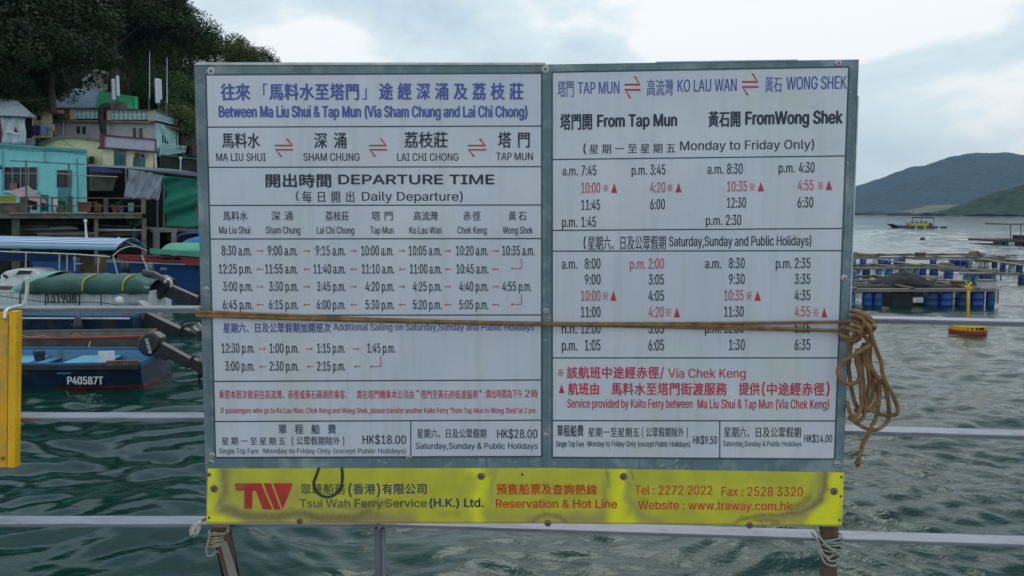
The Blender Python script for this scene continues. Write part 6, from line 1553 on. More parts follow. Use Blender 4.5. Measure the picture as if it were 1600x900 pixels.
# sea wall and the ground the village stands on
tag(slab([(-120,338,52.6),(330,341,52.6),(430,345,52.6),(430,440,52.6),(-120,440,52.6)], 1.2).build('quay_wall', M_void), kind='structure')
rg = random.Random(3)
qw = thing('rubble_bank', 'dark rubble stones piled along the foot of the quay under the houses', 'stones', P(150, 425, 51.8), group=None)
for k in range(90):
    px_ = rg.uniform(-30, 330); r_ = rg.uniform(.25, .6); c = P(px_, rg.uniform(395, 440), rg.uniform(51.0, 52.3))
    mb = MB(); n_ = 6
    vs = []
    for j, zz in enumerate((-.8, .1, .75)):
        for i in range(n_):
            a = 2*math.pi*i/n_+j*.3; q_ = r_*(1 if j < 2 else .6)*rg.uniform(.75, 1.1); vs.append((c.x+math.cos(a)*q_*1.2, c.y+math.sin(a)*q_*.7, c.z+zz*r_))
    fs = [(j*n_+i, j*n_+(i+1) % n_, (j+1)*n_+(i+1) % n_, (j+1)*n_+i) for j in range(2) for i in range(n_)]+[tuple(range(2*n_, 3*n_))]
    mb.add(vs, fs); mb.build('stone', M_void if rg.random() < .6 else M_pile, qw)

# stilt deck in front of the cyan house
dk = thing('stilt_deck', 'stained concrete deck on thick piles with a pipe railing, in front of the cyan house', 'deck', P(120, 430, 48), group=None)
slab([(-80,334.5,47.6),(222,334.5,47.6),(222,341.5,47.6),(-80,341.5,47.6)], 5.0).build('deck_slab', M_conc2, dk, bevel=.02)
slab([(14,334,47.5),(222,334,47.5),(222,332.6,47.5),(14,332.6,47.5)], .5).build('kerb', mat('pale_concrete_kerb', (.30,.28,.23), .9, .25, 3), dk)
for x0, x1 in ((18,31),(147,153.5),(222,229)):
    rect(x0, x1, 341, 432, 47.8, .5).build('pile', M_pile if x0 < 100 else M_conc2, dk, bevel=.02)
for x0, x1 in ((66,76),(197,204)): rect(x0, x1, 341, 432, 50.5, .5).build('pile', M_void, dk)
for x0, x1, y0 in ((105.5,113.5,306),(162,169,309),(221,228,308),(31,40,309)):
    rect(x0, x1, y0, 334, 47.7, .3).build('railing_pillar', M_pile if x0 < 200 else M_conc2, dk, bevel=.015)
for ya, yb in ((308,310.5),(321,322.5)):
    MB().tube([P(31, ya, 47.75), P(222, yb, 47.75)], .03, 6).build('rail_pipe', mat('rusty_rail_pipe', (.12,.07,.07), .6, .3, 4), dk)
for x in (44, 64, 74.5, 81.5): MB().tube([P(x, 309, 47.8), P(x, 333, 47.8)], .03, 6).build('baluster', M_leg, dk)
rect(-10, 25, 306.5, 316, 47.7, .1).build('yellow_banner', mat('faded_yellow_banner', (.34,.29,.03), .7, .3, 6, dirt=(.10,.10,.03), dirt_amt=.45, dirt_scale=3), dk)
rect(-30, 33, 317, 334, 47.9, .35).build('parapet', mat('mottled_parapet', (.13,.12,.10), .9, .5, 2.5, dirt=(.24,.12,.10), dirt_amt=.35, dirt_scale=2), dk)
# pipe frame on the deck
pf = thing('pipe_frame', 'grey pipe clothes frame standing on the deck before the cyan house', 'frame', P(75, 334, 48.6))
for a, b_, r_ in (((15.5,251,48.6),(133,257,48.6),.035),((40.5,250.5,48.6),(41.5,334,48.6),.05),((107.5,255,48.6),(110.5,334,48.6),.055)):
    MB().tube([P(*a), P(*b_)], r_, 6).build('pipe', M_pipe, pf)
MB().tube([P(85,270.5,48.4), P(133,274.5,48.4), P(184,276.5,48.4)], .03, 6).build('bamboo_pole', mat('bamboo', (.36,.33,.25), .6), pf)
# things on the deck
def boxthing(name, label, cat, x0, x1, y0, y1, Y, d, m, lid=None):
    t_ = thing(name, label, cat, P((x0+x1)/2, y1, Y))
    rect(x0, x1, y0, y1, Y, d).build('body', m, t_, bevel=.02)
    rect(x0-.4, x1+.4, y0-1, y0, Y-.02, d+.04).build('lid', lid or m, t_, bevel=.01)
    return t_
boxthing('fridge', 'pale white cabinet standing on the deck beside the cyan door', 'cabinet', 82.5, 90.5, 310, 330, 50.0, .6, M_white, M_mar)
boxthing('storage_rack', 'blue green storage cabinet on the deck under the cyan wall', 'cabinet', 63, 75, 305.5, 330, 50.0, .6, mat('blue_green_cabinet', (.05,.30,.30), .6, .3, 2), M_btarp)
pl_ = thing('planter', 'large terracotta planter on the deck right of the cyan house', 'planter', P(133, 331, 48.6))
slab([(120.5,317.5,48.4),(143,317.5,48.4),(141.5,331,48.4),(122.5,331,48.4)], .8).build('trough', M_terra, pl_, bevel=.02)
slab([(119.5,315.5,48.35),(144,315.5,48.35),(144,318,48.35),(119.5,318,48.35)], .9).build('rim', M_terra, pl_)
for k, (x0, y0, lb) in enumerate(((146.5,316,'brown wooden crate standing left of the deck pillar'),(152.5,319,'second brown crate, between the first crate and the pillar'))):
    boxthing('crate', lb, 'crate', x0, x0+6, y0, 331, 48.6, .4, M_brown)
ch = thing('plastic_chair', 'white plastic stool on the deck at the left', 'chair', P(45, 332, 48.5))
rect(40, 50, 322, 323.4, 48.4, .36).build('seat', M_white, ch, bevel=.01)
for x in (40.5, 48.3): 
    rect(x, x+1.3, 323.4, 332.5, 48.42, .05).build('leg', M_white, ch); rect(x, x+1.3, 323.4, 332.2, 48.72, .05).build('leg', M_white, ch)
um = thing('sun_umbrella', 'dusty pink garden umbrella leaning before the big window', 'umbrella', P(45, 333, 49.3))
a = P(44, 294, 49.3)
vs = [a+Vector((0,0,.15))]+[a+Vector((math.cos(k*math.pi/4)*1.1, math.sin(k*math.pi/4)*.8, -.55+.35*math.cos(k*math.pi/4)*-1)) for k in range(8)]
MB().add(vs, [(0,k+1,(k+1) % 8+1) for k in range(8)]).build('canopy', mat('dusty_pink_canvas', (.34,.26,.27), .8, .12, 2), um, solid=.015)
MB().tube([a, P(46, 333, 49.3)], .03, 6).build('pole', M_pipe, um)
tb = boxthing('deck_table', 'dark red draped table on the deck below the umbrella', 'table', 33, 57, 309, 328, 49.4, .8, mat('dark_red_cloth', (.08,.05,.05), .8, .4, 3), M_mar)
boxthing('planter', 'small pale green bucket on the deck near its right end', 'bucket', 200.5, 209, 317, 331, 48.6, .4, mat('pale_green_bucket', (.16,.30,.26), .5, .2, 2), M_btarp)

# debris planks stored under the deck
ub = thing('plank_store', 'grey planks and poles stored on beams under the deck', 'planks', P(110, 375, 49))
for k, (xa, ya, xb, yb, m_, w_) in enumerate([(30,354,76,354.5,M_pile,.16),(32,358.5,122,357,M_wood2,.12),(75,355.5,116,354.5,M_wood2,.10),(30,363,140,363.5,M_wood,.18),(60,366,150,364.5,M_wood2,.14),(62,369,147,367.5,M_brown,.22),(30,366.5,62,371,M_wood,.12),(152,352.5,205,354,M_pile,.1),(152,358.5,221,359.5,M_white,.09),(152,361.8,205,360,M_wood2,.08),(229,356,277,358.5,M_wood2,.12),(150,367.5,222,364,M_wood,.2),(20,349,140,348,M_void,.2)]):
    MB().bar(P(xa, ya, 48.6+.1*(k % 4)), P(xb, yb, 48.6+.1*(k % 4)), .2, w_).build('plank', m_, ub)
for k, (x0, x1, y0, y1, m_) in enumerate([(152,176,365.5,392,M_brown),(176,197,367,395,M_void),(197,222,366,396,M_void),(228,240,360,400,M_void),(262,300,357,376,M_brown),(276,330,357,364,mat('orange_brown_cloth', (.28,.12,.05), .8, .2, 3))]):
    t_ = thing('storage_box', ['rusty brown board box stored under the deck left of the awning boom','dark crate under the deck right of the rusty box','dark crate under the deck next to the right pile','dark board right of the right pile','brown board box on the landing beside the concrete frame','orange brown cloth covered box under the green netting'][k], 'box', P((x0+x1)/2, y1, 50))
    rect(x0, x1, y0, y1, 50-.3*(k % 2), 1.2).build('body', m_, t_); rect(x0+1.5, x1-1.5, y0+2, y0+3, 49.97-.3*(k % 2), .05).build('slat', M_wood, t_)
cf = thing('concrete_frame', 'open concrete frame standing on the landing below the green netting', 'concrete frame', P(260, 400, 48.5))
for x0, x1, y0, y1 in ((239,249.5,362,400),(268,276,362,400),(236,277,357.5,363)): rect(x0, x1, y0, y1, 48.4+(.01 if x0 == 236 else 0), .5).build('beam', mat('mid_grey_concrete', (.20,.20,.18), .9, .2, 2), cf, bevel=.01)
jk = thing('hanging_jacket', 'dark blue jacket hanging on a line under the deck', 'jacket', P(211, 362, 48.2))
slab([(207,362,48.2),(210,359.5,48.2),(213,362,48.2),(214.5,378,48.2),(206.5,379,48.2)], .1).build('cloth', M_navy, jk)
MB().tube([P(210,356,48.2), P(210,360,48.2)], .03, 6).build('hanger', M_white, jk)

# cyan house
def window(parent, x0, x1, y0, y1, Y, fm, gm, cols=2, top=0.0, fw=.9, depth=.12):
    """frame bars standing proud of recessed panes; pixel rectangle on the wall at depth Y"""
    w_ = MB(); rect(x0, x1, y0, y1, Y-.03, .08, w_); 
    o = w_.build('window', gm, parent)
    f = MB()
    for a, b_ in ((x0-fw, x0), (x1, x1+fw)): rect(a, b_, y0-fw, y1+fw, Y-.07, .14, f)
    for a, b_ in ((y0-fw, y0), (y1, y1+fw)): rect(x0, x1, a, b_, Y-.065, .13, f)
    for k in range(1, cols):
        xm = x0+(x1-x0)*k/cols; rect(xm-fw*.5, xm+fw*.5, y0, y1, Y-.06, .1, f)
    if top: rect(x0, x1, y0+(y1-y0)*top-fw*.4, y0+(y1-y0)*top+fw*.4, Y-.062, .1, f)
    f.build('frame', fm, o)
    return o
Yc = 51.5
ho = thing('cyan_house', 'bright cyan flat roofed house with a wide window, on the stilt deck', 'house', P(60, 333, Yc))
slab([(-60,222,Yc),(135,237,Yc),(136.3,334,Yc),(-60,334,Yc)], 6).build('wall', M_cyan, ho)
slab([(-61,219.5,Yc-.15),(136,233.6,Yc-.15),(136,238,Yc-.15),(-61,223.5,Yc-.15)], 6.3).build('roof_slab', M_cyand, ho)
window(ho, 7, 57.5, 261.5, 297, Yc, M_frame, M_win, 4, .26, 1.1)
rect(4, 60, 298, 301, Yc-.25, .3).build('window_sill', M_cyan, ho)
window(ho, 89.5, 110.5, 266.5, 292, Yc, M_brown, M_win, 2, .22, .8)
dr = rect(90, 110.5, 293.5, 330, Yc-.06, .1).build('door', mat('teal_door', (.05,.27,.27), .5, .2, 2), ho)
rect(92, 93.2, 309, 312, Yc-.12, .06).build('handle', M_steel, dr)
rect(15, 27, 286, 297, Yc-.12, .05).build('curtain', mat('dull_pink_curtain', (.24,.14,.12), .8, .2, 3), ho)
MB().bar(P(-3,256,Yc-.4), P(1.5,264,Yc-.4), .2, .1).build('blue_bracket', M_btarp, ho)
MB().tube([P(120,247,Yc-.03), P(122,330,Yc-.03)], .03, 6).build('drain_pipe', M_cyand, ho)

# tin roofed shack, upper left
sh = thing('tin_roof_shack', 'shack with a grey tin roof and a whitish plastic sheet for a front', 'shack', P(20, 226, 56))
slab([(-80,150,57.5),(0,154.5,57.5),(27.5,158.5,57.5),(57,184.5,55),(20,183,55),(-80,178.5,55)], .10).build('roof_plate', M_tin, sh)
mb = MB()
A_, B_, C_, D_ = P(-80,150,57.5), P(27.5,158.5,57.5), P(57,184.5,55), P(-80,178.5,55)
rows = []
for i in range(37):
    u = i/36; t0 = A_.lerp(B_, u); t1 = D_.lerp(C_, u)
    rows.append([t0+Vector((0,-.02,.05+.035*(i % 2))), t1+Vector((0,-.06,.05+.035*(i % 2)))])
mb.grid(rows).build('corrugated_roof', M_tin, sh)
slab([(-80,150,57.4),(28,158,57.4),(28,160,57.4),(-80,152,57.4)], .2).build('ridge_flashing', M_redroof, sh)
rows = []
for j in range(9):
    row = []
    for i in range(13):
        q = P(1+39*i/12, 181+44*j/8, 55.3); row.append((q.x, q.y-.10*math.sin(i*1.1+j*.8)-.05*math.sin(i*2.3), q.z))
    rows.append(row)
MB().grid(rows).build('plastic_front', M_wt, sh, smooth=True, solid=.02)
rect(40, 50, 184, 216, 56.5, .3).build('dark_doorway', M_win, sh)
rect(-.5, 1.5, 178, 225, 55.2, .15).build('corner_post', M_mar, sh)
slab([(21,206.5,55.0),(24.5,198,55.0),(28.5,207.5,55.0)], .06).build('torn_opening', M_win, sh)
MB().tube(catmull([P(9,208,55.1), P(16,206,54.9), P(24,209,54.8), P(30,209,55)], 5), .08, 6).build('rolled_edge', M_wt, sh)
slab([(-40,160,57),(-40,230,57),(50,230,57),(50,184,57)], 4).build('wall', M_grey, sh)
for k in range(7): rect(42+k*1.9, 43.2+k*1.9, 216, 226, 55.6, .08).build('fence_board', M_wood2, sh)
# yellow cabin with the red eave
yc = thing('yellow_cabin', 'small pale yellow cabin with a sloping red eave behind the washing line', 'cabin', P(66, 214, 60))
slab([(46,171,60),(81.5,176,60),(81.5,215,60),(46,215,60)], 3).build('wall', M_yel2, yc)
slab([(43,166.5,59.6),(99,176.5,59.6),(100,178.5,59.6),(43,170,59.6)], 3.4).build('red_eave', M_redroof, yc)
slab([(-60,146,59.4),(35,152.5,59.4),(35,156,59.4),(-60,150,59.4)], 3).build('red_ridge', M_redroof, yc)
rect(58, 64, 181, 188, 59.95, .1).build('window', M_win, yc)
ln = thing('clothes_line', 'clothes line strung between the shack and the grey house', 'clothes line', P(68, 195, 57.5))
MB().tube([P(50,195,57.5), P(76,194,57.5), P(86,195,57.5)], .02, 5).build('line', M_pipe, ln)
for k, (x0, x1, y1, cc, lb) in enumerate(((51,64,214,(.055,.018,.11),'purple garment hanging leftmost on the clothes line'),(64,70,213,(.24,.32,.52),'pale blue garment hanging next to the purple one'),(70,77.5,214,(.15,.22,.40),'blue garment hanging in the middle of the clothes line'),(78.5,84.5,207,(.46,.27,.25),'salmon pink towel hanging rightmost on the clothes line'))):
    t_ = thing('laundry', lb, 'laundry', P((x0+x1)/2, y1, 57.4))
    rows = []
    for j in range(6):
        rows.append([(P(x0+(x1-x0)*i/6, 195.5+(y1-195.5-(i % 3))*j/5, 57.4).x, 57.4-.05*math.sin(i*1.6+j*.3), P(x0, 195.5+(y1-195.5-(i % 3)*1.5)*j/5, 57.4).z) for i in range(7)])
    MB().grid(rows).build('cloth', mat('cloth_%s' % ['purple','pale_blue','blue','salmon'][k], cc, .85, .15, 5), t_, smooth=True, solid=.02)
    for x in (x0+.6, x1-.8): rect(x, x+.5, 194, 196.4, 57.3, .03).build('peg', M_white, t_)

# yellow house
yh_ = thing('yellow_house', 'pale yellow house with green windows and a lilac parapet trimmed in maroon', 'house', P(170, 262, 55))
slab([(63,228,57.2),(72,222,57.2),(88,217,57.2),(108,214.5,57.2),(130,216.5,57.2),(160,222,57.2),(162,262,57.2),(63,262,57.2)], 4).build('side_wall', M_yel2, yh_)
slab([(60,224,57),(85,214,57),(108,211.5,57),(160,218.5,57),(160,222.5,57),(130,217,57),(108,215,57),(88,217.5,57),(63,228.5,57)], 4.4).build('curved_roof', M_conc2, yh_)
slab([(161,230,55),(240,237,55),(240,262,55),(161,262,55)], 5).build('front_wall', M_cream, yh_)
slab([(160,211,54.6),(244,218.5,54.6),(244,236.5,54.6),(160,229.5,54.6)], .25).build('parapet', M_lil, yh_)
slab([(156,209.5,54.5),(244.5,217,54.5),(244.5,219,54.5),(163,212.5,54.5),(163,228,54.5),(156,229,54.5)], .4).build('maroon_trim', M_mar, yh_)
slab([(153,228.8,54.45),(246,236.2,54.45),(246,238.2,54.45),(153,230.8,54.45)], 1.2).build('maroon_sill', M_mar, yh_)
slab([(242.3,217.5,54.48),(244.6,217.7,54.48),(244.6,237,54.48),(242.3,237,54.48)], .4).build('maroon_end', M_mar, yh_)
window(yh_, 179, 195.5, 236, 258.5, 55, M_gsh, M_gglass, 2, .5, .9)
window(yh_, 209, 225.5, 247, 259.5, 55, M_gsh, M_gglass, 2, 0, .9)
rect(210, 219, 239, 247, 54.9, .2).build('window_opening', M_cab, yh_)
MB().tube([P(242.3, 237, 54.9), P(243.6, 262, 54.9)], .07, 8).build('down_pipe', M_white, yh_)
for x0, x1, y0, y1, lb in ((219,227,239.5,248,'pale air conditioner in the right green window'),(139,147,244,253,'dark air conditioner on the side wall of the yellow house')):
    ac = thing('air_conditioner', lb, 'air conditioner', P((x0+x1)/2, y1, 54.6))
    Yb = 54.7 if x0 > 200 else 56.8
    rect(x0, x1, y0, y1, Yb, .4).build('casing', M_frame if x0 > 200 else M_pile, ac, bevel=.02)
    c = P((x0+x1)/2, (y0+y1)/2, Yb-.02); MB().lathe(c, [(.13, 0), (.13, -.03), (.05, -.04)], 14, 'Y').build('fan_grille', M_dark, ac)

# grey house with the breeze block balustrade
gh = thing('grey_house', 'grey two storey house with a pale cyan breeze block balustrade round its roof', 'house', P(180, 240, 62))
slab([(85,189,62),(243,191.5,62),(243,245,62),(85,245,62)], 6).build('wall', M_grey, gh)
M_cyl = mat('faded_cyan_render', (0.36, 0.58, 0.58), 0.75, 0.1, 1.5, dirt=(0.18,0.28,0.29), dirt_amt=.3)
slab([(243,192,61.9),(250,193,62.3),(275,203,65),(275,244,65),(243,245,61.9)], .3).build('side_wall', M_cyl, gh)
slab([(84,186.5,61.6),(236,189,61.6),(277,200,65.5),(296,206,65.8),(296,208,65.8),(277,204,65.5),(236,192.5,61.6),(84,189.5,61.6)], .6).build('cornice', M_conc2, gh)
slab([(84,186.5,61.7),(236,189,61.7),(236,189.6,61.7),(84,187,61.7)], 6).build('roof_slab', M_conc2, gh)
window(gh, 119.5, 125, 197.5, 209, 62, M_grey, M_win, 1, 0, .7); window(gh, 128.5, 134, 197.5, 209, 62, M_grey, M_win, 1, 0, .7)
window(gh, 207.5, 213, 200, 215.5, 62, M_lil, M_win, 1, 0, .8); window(gh, 217, 223, 200, 216.5, 62, M_lil, M_win, 1, 0, .8)
def side(px_):  # depth along the receding side face
    return 62.0 + (px_-243)/(277-243)*3.2
bd = slab([(252.5,206,62.8),(268,208,64.3),(268,228,64.3),(252.5,227.5,62.8)], .15).build('balcony_door', M_frame, gh)
for k in range(4):
    xa = 253.6+k*3.6; slab([(xa,210.5,side(xa)-.14),(xa+2.2,210.7,side(xa+2.2)-.14),(xa+2.2,226,side(xa+2.2)-.14),(xa,226,side(xa)-.14)], .05).build('pane', M_win, bd)
    slab([(xa,205,side(xa)-.14),(xa+2.4,205.3,side(xa+2.4)-.14),(xa+2.4,208.5,side(xa+2.4)-.14),(xa,208.3,side(xa)-.14)], .05).build('pane', M_win, bd)
slab([(250,229,61.2),(290,236,64),(290,238,64),(250,244,61.2)], 1.6).build('balcony_floor', M_cyl, gh)
for k in range(15):
    xa = 252+k*2.7; q0 = P(xa, 224.5+k*.35, 61.0+k*.2); q1 = P(xa, 237-k*.1, 61.0+k*.2); MB().tube([q0, q1], .03, 5).build('baluster', M_cyl, gh)
MB().tube([P(252,224.5,61.0), P(291,229.7,63.9)], .04, 6).build('hand_rail', M_cyl, gh)
MB().tube([P(277,203,65.3), P(277.5,232,65.3)], .07, 8).build('balcony_post', M_frame, gh)
slab([(277,204,65.6),(297,206.3,65.6),(297,208.5,65.6),(277,207.5,65.6)], 1.5).build('canopy', M_conc2, gh)
slab([(280,208,66),(283,208,66),(291,216,66),(310,221,66),(310,228,66),(280,228,66)], .2).build('grey_awning', M_pile, gh)
# breeze blocks: a frame with a lattice inside, one shared mesh
def block_mesh(wd, ht):
    mb = MB(); t_ = wd*.10; d = .10
    mb.box(0, wd, 0, d, 0, t_); mb.box(0, wd, 0, d, ht-t_, ht); mb.box(0, t_, .002, d-.002, t_, ht-t_); mb.box(wd-t_, wd, .002, d-.002, t_, ht-t_)
    c = Vector((wd/2, d/2, ht/2))
    for k in range(4):
        a = math.pi/4+k*math.pi/2; mb.bar(c+Vector((math.cos(a)*wd*.16, 0, math.sin(a)*ht*.16)), c+Vector((math.cos(a)*wd*.60, 0, math.sin(a)*ht*.60)), d*.7, t_*1.1)
    pts = [c+Vector((math.cos(k*math.pi/4)*wd*.2, 0, math.sin(k*math.pi/4)*ht*.2)) for k in range(8)]
    mb.tube(pts, t_*.55, 4, closed=True)
    me = bpy.data.meshes.new('breeze_block'); me.from_pydata(mb.v, [], mb.f); me.update(); me.materials.append(M_cbal); return me
bw = (P(236, 180, 61.6).x-P(174, 180, 61.6).x)/9
bh = (P(0, 172.5, 61.6).z-P(0, 186.5, 61.6).z)/2
BB = block_mesh(bw*.98, bh*.98)
gi = MW[gh.name].inverted()
def put_block(p, rz=0.0):
    o = bpy.data.objects.new('breeze_block', BB); COL.objects.link(o); o.parent = gh; o.location = gi @ Vector(p); o.rotation_euler = (0, 0, rz)
def run(xa, xb, Y_, ytop):
    x = P(xa, 180, Y_).x; xe = P(xb, 180, Y_).x; z0 = P(0, ytop+14, Y_).z
    n_ = max(1, round((xe-x)/bw))
    for k in range(n_):
        for j in range(2): put_block((x+(xe-x)*k/n_, Y_, z0+j*bh))
run(117, 158, 61.6, 171.0); run(175, 231.5, 61.6, 172.5)
pa, pb_ = P(243, 186.5, 61.6), P(273, 195, 65.2)
dv = Vector((pb_.x-pa.x, 3.6, 0)); ln_ = dv.length; n_ = int(ln_/bw); rz = math.atan2(dv.y, dv.x)
for k in range(n_):
    for j in range(2): put_block((pa.x+dv.x*k/n_, 61.6+dv.y*k/n_, P(0, 187.2, 61.6).z+j*bh), rz)
for x0, x1, y0, y1, Y_ in ((109,117,170,186.5,61.5),(166.5,174.5,171.5,187.5,61.5),(232,243,172.5,189,61.5),(273.5,276.5,183.5,196,65.3),(90,100,172,184,61.5)):
    rect(x0, x1, y0, y1, Y_, .35).build('pillar', M_pink, gh, bevel=.01)
for a, b_ in (((100,169.6,61.5),(240,172.2,61.5)),): MB().bar(P(*a), P(*b_), .25, .07).build('coping', M_pile, gh)
MB().bar(P(240,171.6,61.5), P(275,183,65.3), .25, .08).build('coping', M_pile, gh)
MB().tube(catmull([P(157,245,61.2) if False else P(162,212,61.3), P(160,198,61.2), P(158,185,61.2), P(159,170,61.2), P(164,166,61.3), P(172,166,61.5)], 6), .22, 8).build('black_flue', M_dark, gh, smooth=True)
slab([(158,164.5,63),(163,159.8,63),(193,159.5,63),(199,163,63),(199,170,63),(158,170,63)], 2).build('roof_shed', M_conc2, gh)
rect(101, 109, 172, 186, 61.6, .15).build('brown_door', M_brown, gh)
# roof sheets
rs = thing('roof_sheet', 'pale blue sheet roof behind the balustrade of the grey house', 'roof sheet', P(120, 168, 66))
slab([(87,149,68),(118,138,70),(154,141.5,70),(149,168,65),(87,168,65)], .15).build('sheet', M_btp, rs)
for x in (88, 104, 120, 136, 148): rect(x, x+.9, 163, 169, 65.8, .1).build('post', M_pipe, rs)
rs = thing('roof_sheet', 'bright green sheet roof right of the blue one, behind the white panels', 'roof sheet', P(185, 168, 66))
slab([(154,141.3,69.9),(168,143.5,69.8),(208,150.5,67.6),(216,151,67.5),(216,170,64.5),(149,168,64.9)], .15).build('sheet', M_gtp, rs)
slab([(208,150.5,67.3),(214,151,67.3),(216,170,64.3),(211,170,64.3)], .1).build('front_fold', M_gtp, rs)
wh = thing('white_house', 'small white house half hidden by the dark trees above the sheet roofs', 'house', P(150, 142, 72))
slab([(131,124,72),(151,110,72),(161,113,72),(161,143,72),(131,143,72)], 4).build('wall', M_whitehouse, wh)
slab([(128,124,71.6),(150,108,71.6),(170,112.5,71.6),(168,115.5,71.6),(150,112,71.6),(131,127,71.6)], 5).build('roof', M_whitehouse, wh)
window(wh, 138, 145, 119, 127, 72, M_frame, M_win, 1, 0, .7); rect(161.5, 168, 131, 141, 72, .3).build('balcony_rail', M_frame, wh)
# telecom panels and masts
def telecom(label, cyl, mast, Y_):
    t_ = thing('antenna_panel', label, 'antenna', P(mast[0], mast[2], Y_))
    for (x, y0, y1, r_) in cyl:
        a = P(x, y1, Y_); b_ = P(x, y0, Y_); MB().lathe((a.x, Y_, 0), [(r_*.8, a.z), (r_, a.z+.08), (r_, b_.z-.08), (r_*.8, b_.z)], 14).build('panel', M_telw, t_, smooth=False)
    MB().tube([P(mast[0], mast[1], Y_+.15), P(mast[0], mast[2], Y_+.15)], .06, 8).build('pole', M_pipe, t_)
    for yy in (mast[1]+4, mast[2]-12): MB().bar(P(mast[0]-3, yy, Y_+.1), P(mast[0]+3, yy, Y_+.1), .1, .1).build('bracket', M_pipe, t_)
    for dx in (-4, 4): MB().tube([P(mast[0], mast[2]-9, Y_+.15), P(mast[0]+dx, mast[2]+2, Y_)], .04, 6).build('strut', M_leg, t_)
telecom('pair of white cylindrical antenna panels on the roof, left of the masts', [(178,123.5,156.5,.14),(184.5,118.5,150,.12)], (183,118,170), 62.5)
telecom('single wide white antenna panel on the roof, right of the first mast', [(246.5,123,161.5,.17),(250.5,124,156,.13)], (248,123,174), 62.5)
for x, y0, y1, b0, lb in ((233.8,80,153,172,'tall thin mast left of the single wide antenna panel'),(261,90,161,180,'thin mast right of the single wide antenna panel')):
    t_ = thing('whip_mast', lb, 'mast', P(x, b0, 62.6))
    MB().tube([P(x, y1, 62.6), P(x, y0, 62.6)], [.035, .018], 6).build('whip', M_telw, t_); MB().tube([P(x-1, b0, 62.6), P(x-1, y1-2, 62.6)], .05, 6).build('base_tube', M_pipe, t_)

# wires and pipes between the houses
def cable(label, pts, r=.018):
    tag(MB().tube(catmull([P(*q) for q in pts], 6), r, 5).build('overhead_cable', M_leg, smooth=True), label, 'cable')
cable('black cable sagging from the tin shack across the yellow gable', [(57,186,54.8),(80,205,54.4),(98,219,54.2),(118,232,54.1)])
cable('long cable sagging in front of the dark tree above the red eave', [(-20,148,56),(20,156,56),(52,157,56),(82,151,57)])
cable('cable hanging from the shack roof to the clothes line', [(57,184,54.9),(66,197,55.5),(80,205,56.5)])
cable('thin cable along the front of the cyan house roof', [(-30,229,51.1),(50,236,51.1),(95,236.5,51.1),(133,242,51.1)], .015)
for xa, ya, xb, yb, Yy, pr in ((168,190,169,210,61.8,gh),(99,190,99,212,61.8,gh),(200.5,236,201,258,54.9,yh_),(70,229,70,255,51.35,ho),(4,235,4,300,51.35,ho)):
    MB().tube([P(xa,ya,Yy), P(xb,yb,Yy)], .035, 6).build('drain_pipe', M_telw if pr is not ho else M_cyand, pr)
for k, (x, cc, lb) in enumerate(((93.5,(.20,.10,.06),'brown flower pot on the deck right of the pale cabinet'),(98,(.12,.20,.10),'green pot on the deck in front of the teal door'),(180,(.25,.12,.07),'small terracotta pot on the deck right of the third pillar'),(189,(.10,.13,.20),'blue grey pot on the deck near its right end'))):
    q = thing('flower_pot', lb, 'pot', P(x, 332, 48.5)); c = P(x, 332.5, 48.5)
    MB().lathe(c, [(.11,0),(.16,.28),(.18,.28),(.18,.33),(.12,.33)], 10).build('pot', mat('pot_clay', cc, .8, .2, 5), q)
    mb = MB()
    for j in range(26):
        a = c+Vector((rg.gauss(0,.12), rg.gauss(0,.1), .45+rg.gauss(0,.12))); b_ = Vector((rg.uniform(-1,1), rg.uniform(-1,1), rg.uniform(-1,1))).normalized()*.07; d_ = b_.orthogonal()*.6
        mb.add([a-b_, a-d_, a+b_, a+d_], [(0,1,2,3)])
    mb.build('leaves', M_leafs[1], q)
# open shelter with blue fringe, grey sheet and green netting
os_ = thing('boat_shelter', 'open shelter with a white roof edge, grey plastic sheet and green net wall', 'shelter', P(230, 356, 50))
slab([(137,257,50.0),(200,259.5,49.6),(270,264,49.2),(308,269.5,49),(360,276,49),(360,281,49),(308,275.5,49),(200,263,49.6),(137,259.5,50)], 4.5).build('roof', mat('pale_roof_edge', (.36,.38,.43), .6, .1, 2), os_)
slab([(200,263.2,49.7),(308,275.5,49.1),(360,281,49.1),(360,284,49.1),(308,278.5,49.1),(200,265.5,49.7)], 4).build('roof_beam', M_dark, os_)
rows = []
for i in range(30):
    u = i/29; xa = 139+(190-139)*u; rows.append([P(xa, 259.5+u*1.5, 49.9), P(xa, 268+u*1.5+1.6*abs(math.sin(i*1.15)), 49.8)])
MB().grid(rows).build('blue_fringe', mat('navy_blue_fringe', (.02,.028,.13), .7, .2, 3), os_, solid=.02)
slab([(139,270,50.6),(184,271,50.6),(176,298,50.6),(139,298,50.6)], .1).build('drab_curtain', mat('drab_olive_curtain', (.085,.09,.065), .85, .25, 2), os_)
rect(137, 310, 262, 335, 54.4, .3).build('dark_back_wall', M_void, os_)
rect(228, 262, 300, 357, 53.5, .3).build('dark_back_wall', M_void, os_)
rows = []
for j in range(13):
    v = j/12; row = []
    for i in range(41):
        u = i/40
        xl = 200*(1-v)+195*v; xr = 257*(1-v)+247*v; yt = 264+8*u; yb = 309+4*u+ (1.5*math.sin(i*.7))
        q = P(xl+(xr-xl)*u, yt+(yb-yt)*v, 49.5-.5*v)
        row.append((q.x, q.y+.10*math.sin(i*.42+v*5.5+.6*math.sin(i*.3))+.045*math.sin(i*1.3+v*11+math.sin(i*.5)*1.5)+.03*noise.noise(Vector((i*.5,v*6,0))), q.z))
    rows.append(row)
MB().grid(rows).build('grey_plastic_sheet', M_silver, os_, smooth=True, solid=.015)
rows = []
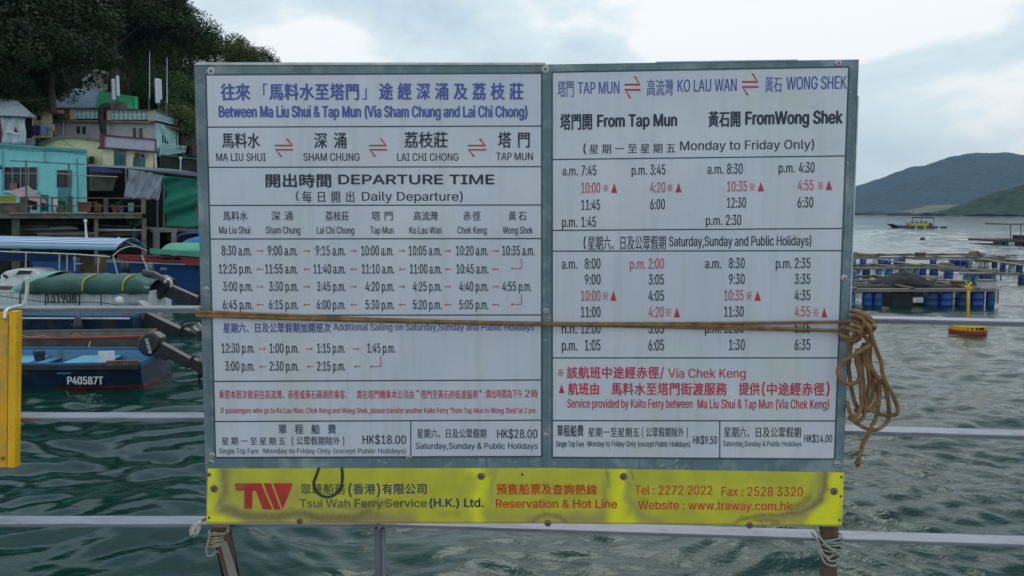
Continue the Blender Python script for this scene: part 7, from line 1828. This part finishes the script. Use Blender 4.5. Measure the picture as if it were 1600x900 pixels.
for j in range(29):
    v = j/28; row = []
    for i in range(31):
        u = i/30
        xl = 257; xr = 380; yt = 275+11*u; yb = 354+4*u
        q = P(xl+(xr-xl)*u, yt+(yb-yt)*v, 49.2)
        drape = u*1.4+v*1.0
        row.append((q.x, q.y-.17*math.sin(11*(v+.55*math.sqrt(u*.8+.02)))-.06*math.sin(27*(v+.4*u)+i*.2), q.z))
    rows.append(row)
MB().grid(rows).build('green_netting', M_net2, os_, smooth=True, solid=.015)
for x, y0, y1 in ((246,305,356),(256,275,356),(197,263,310),(307,276,357)): MB().tube([P(x, y0, 49.3), P(x, y1, 49.3)], .05, 6).build('post', M_pipe, os_)
slab([(228,356,48.9),(420,361,48.9),(420,366,48.9),(228,360,48.9)], 5).build('landing_slab', M_conc2, os_)
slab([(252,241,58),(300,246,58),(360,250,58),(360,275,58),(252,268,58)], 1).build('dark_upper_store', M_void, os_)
slab([(252,241,57.9),(310,247.5,57.9),(360,252,57.9),(360,254,57.9),(310,249.5,57.9),(252,243,57.9)], 1.5).build('green_eave', M_gsh, os_)
lp = thing('pole_lamp', 'small white globe lamp on a thin pole above the shelter roof', 'lamp', P(282, 266, 50.5))
MB().tube([P(282,266,50.5), P(282.3,250,50.5)], .03, 6).build('pole', M_telw, lp); MB().lathe(P(282.3,247.5,50.5), [(.03,-.08),(.08,-.03),(.08,.03),(.03,.08)], 10).build('globe', M_telw, lp, smooth=True)
fp = thing('potted_plant', 'leafy green plant on a ledge under the right end of the deck', 'plant', P(214, 350, 48.8))
c = P(214, 346, 48.8); mb = MB()
for k in range(70):
    a = Vector((rg.gauss(0, .22), rg.gauss(0, .12), rg.gauss(0, .10))) + c; b_ = Vector((rg.uniform(-1, 1), rg.uniform(-1, 1), rg.uniform(-1, 1))).normalized()*.07; d_ = b_.orthogonal()*.6
    mb.add([a-b_, a-d_, a+b_, a+d_], [(0, 1, 2, 3)])
mb.build('leaves', mat('bright_plant_leaves', (.03,.16,.06), .6, .3, 5), fp); rect(211, 218, 349, 353, 48.8, .3).build('pot', M_terra, fp)

SKEW[0] = 0.0
# ------------------------------------------------------------------ sea air
hz = bpy.data.materials.new('sea_haze'); hz.use_nodes = True; t = hz.node_tree; t.nodes.clear()
o_ = t.nodes.new('ShaderNodeOutputMaterial'); pv = t.nodes.new('ShaderNodeVolumePrincipled')
pv.inputs['Color'].default_value = (0.52, 0.74, 1.0, 1); pv.inputs['Density'].default_value = 0.00010; pv.inputs['Anisotropy'].default_value = 0.0
t.links.new(pv.outputs[0], o_.inputs['Volume'])
hb = MB().box(-1800, 3400, -30, 4050, -3.5, 330).build('haze', hz)
tag(hb, kind='stuff')
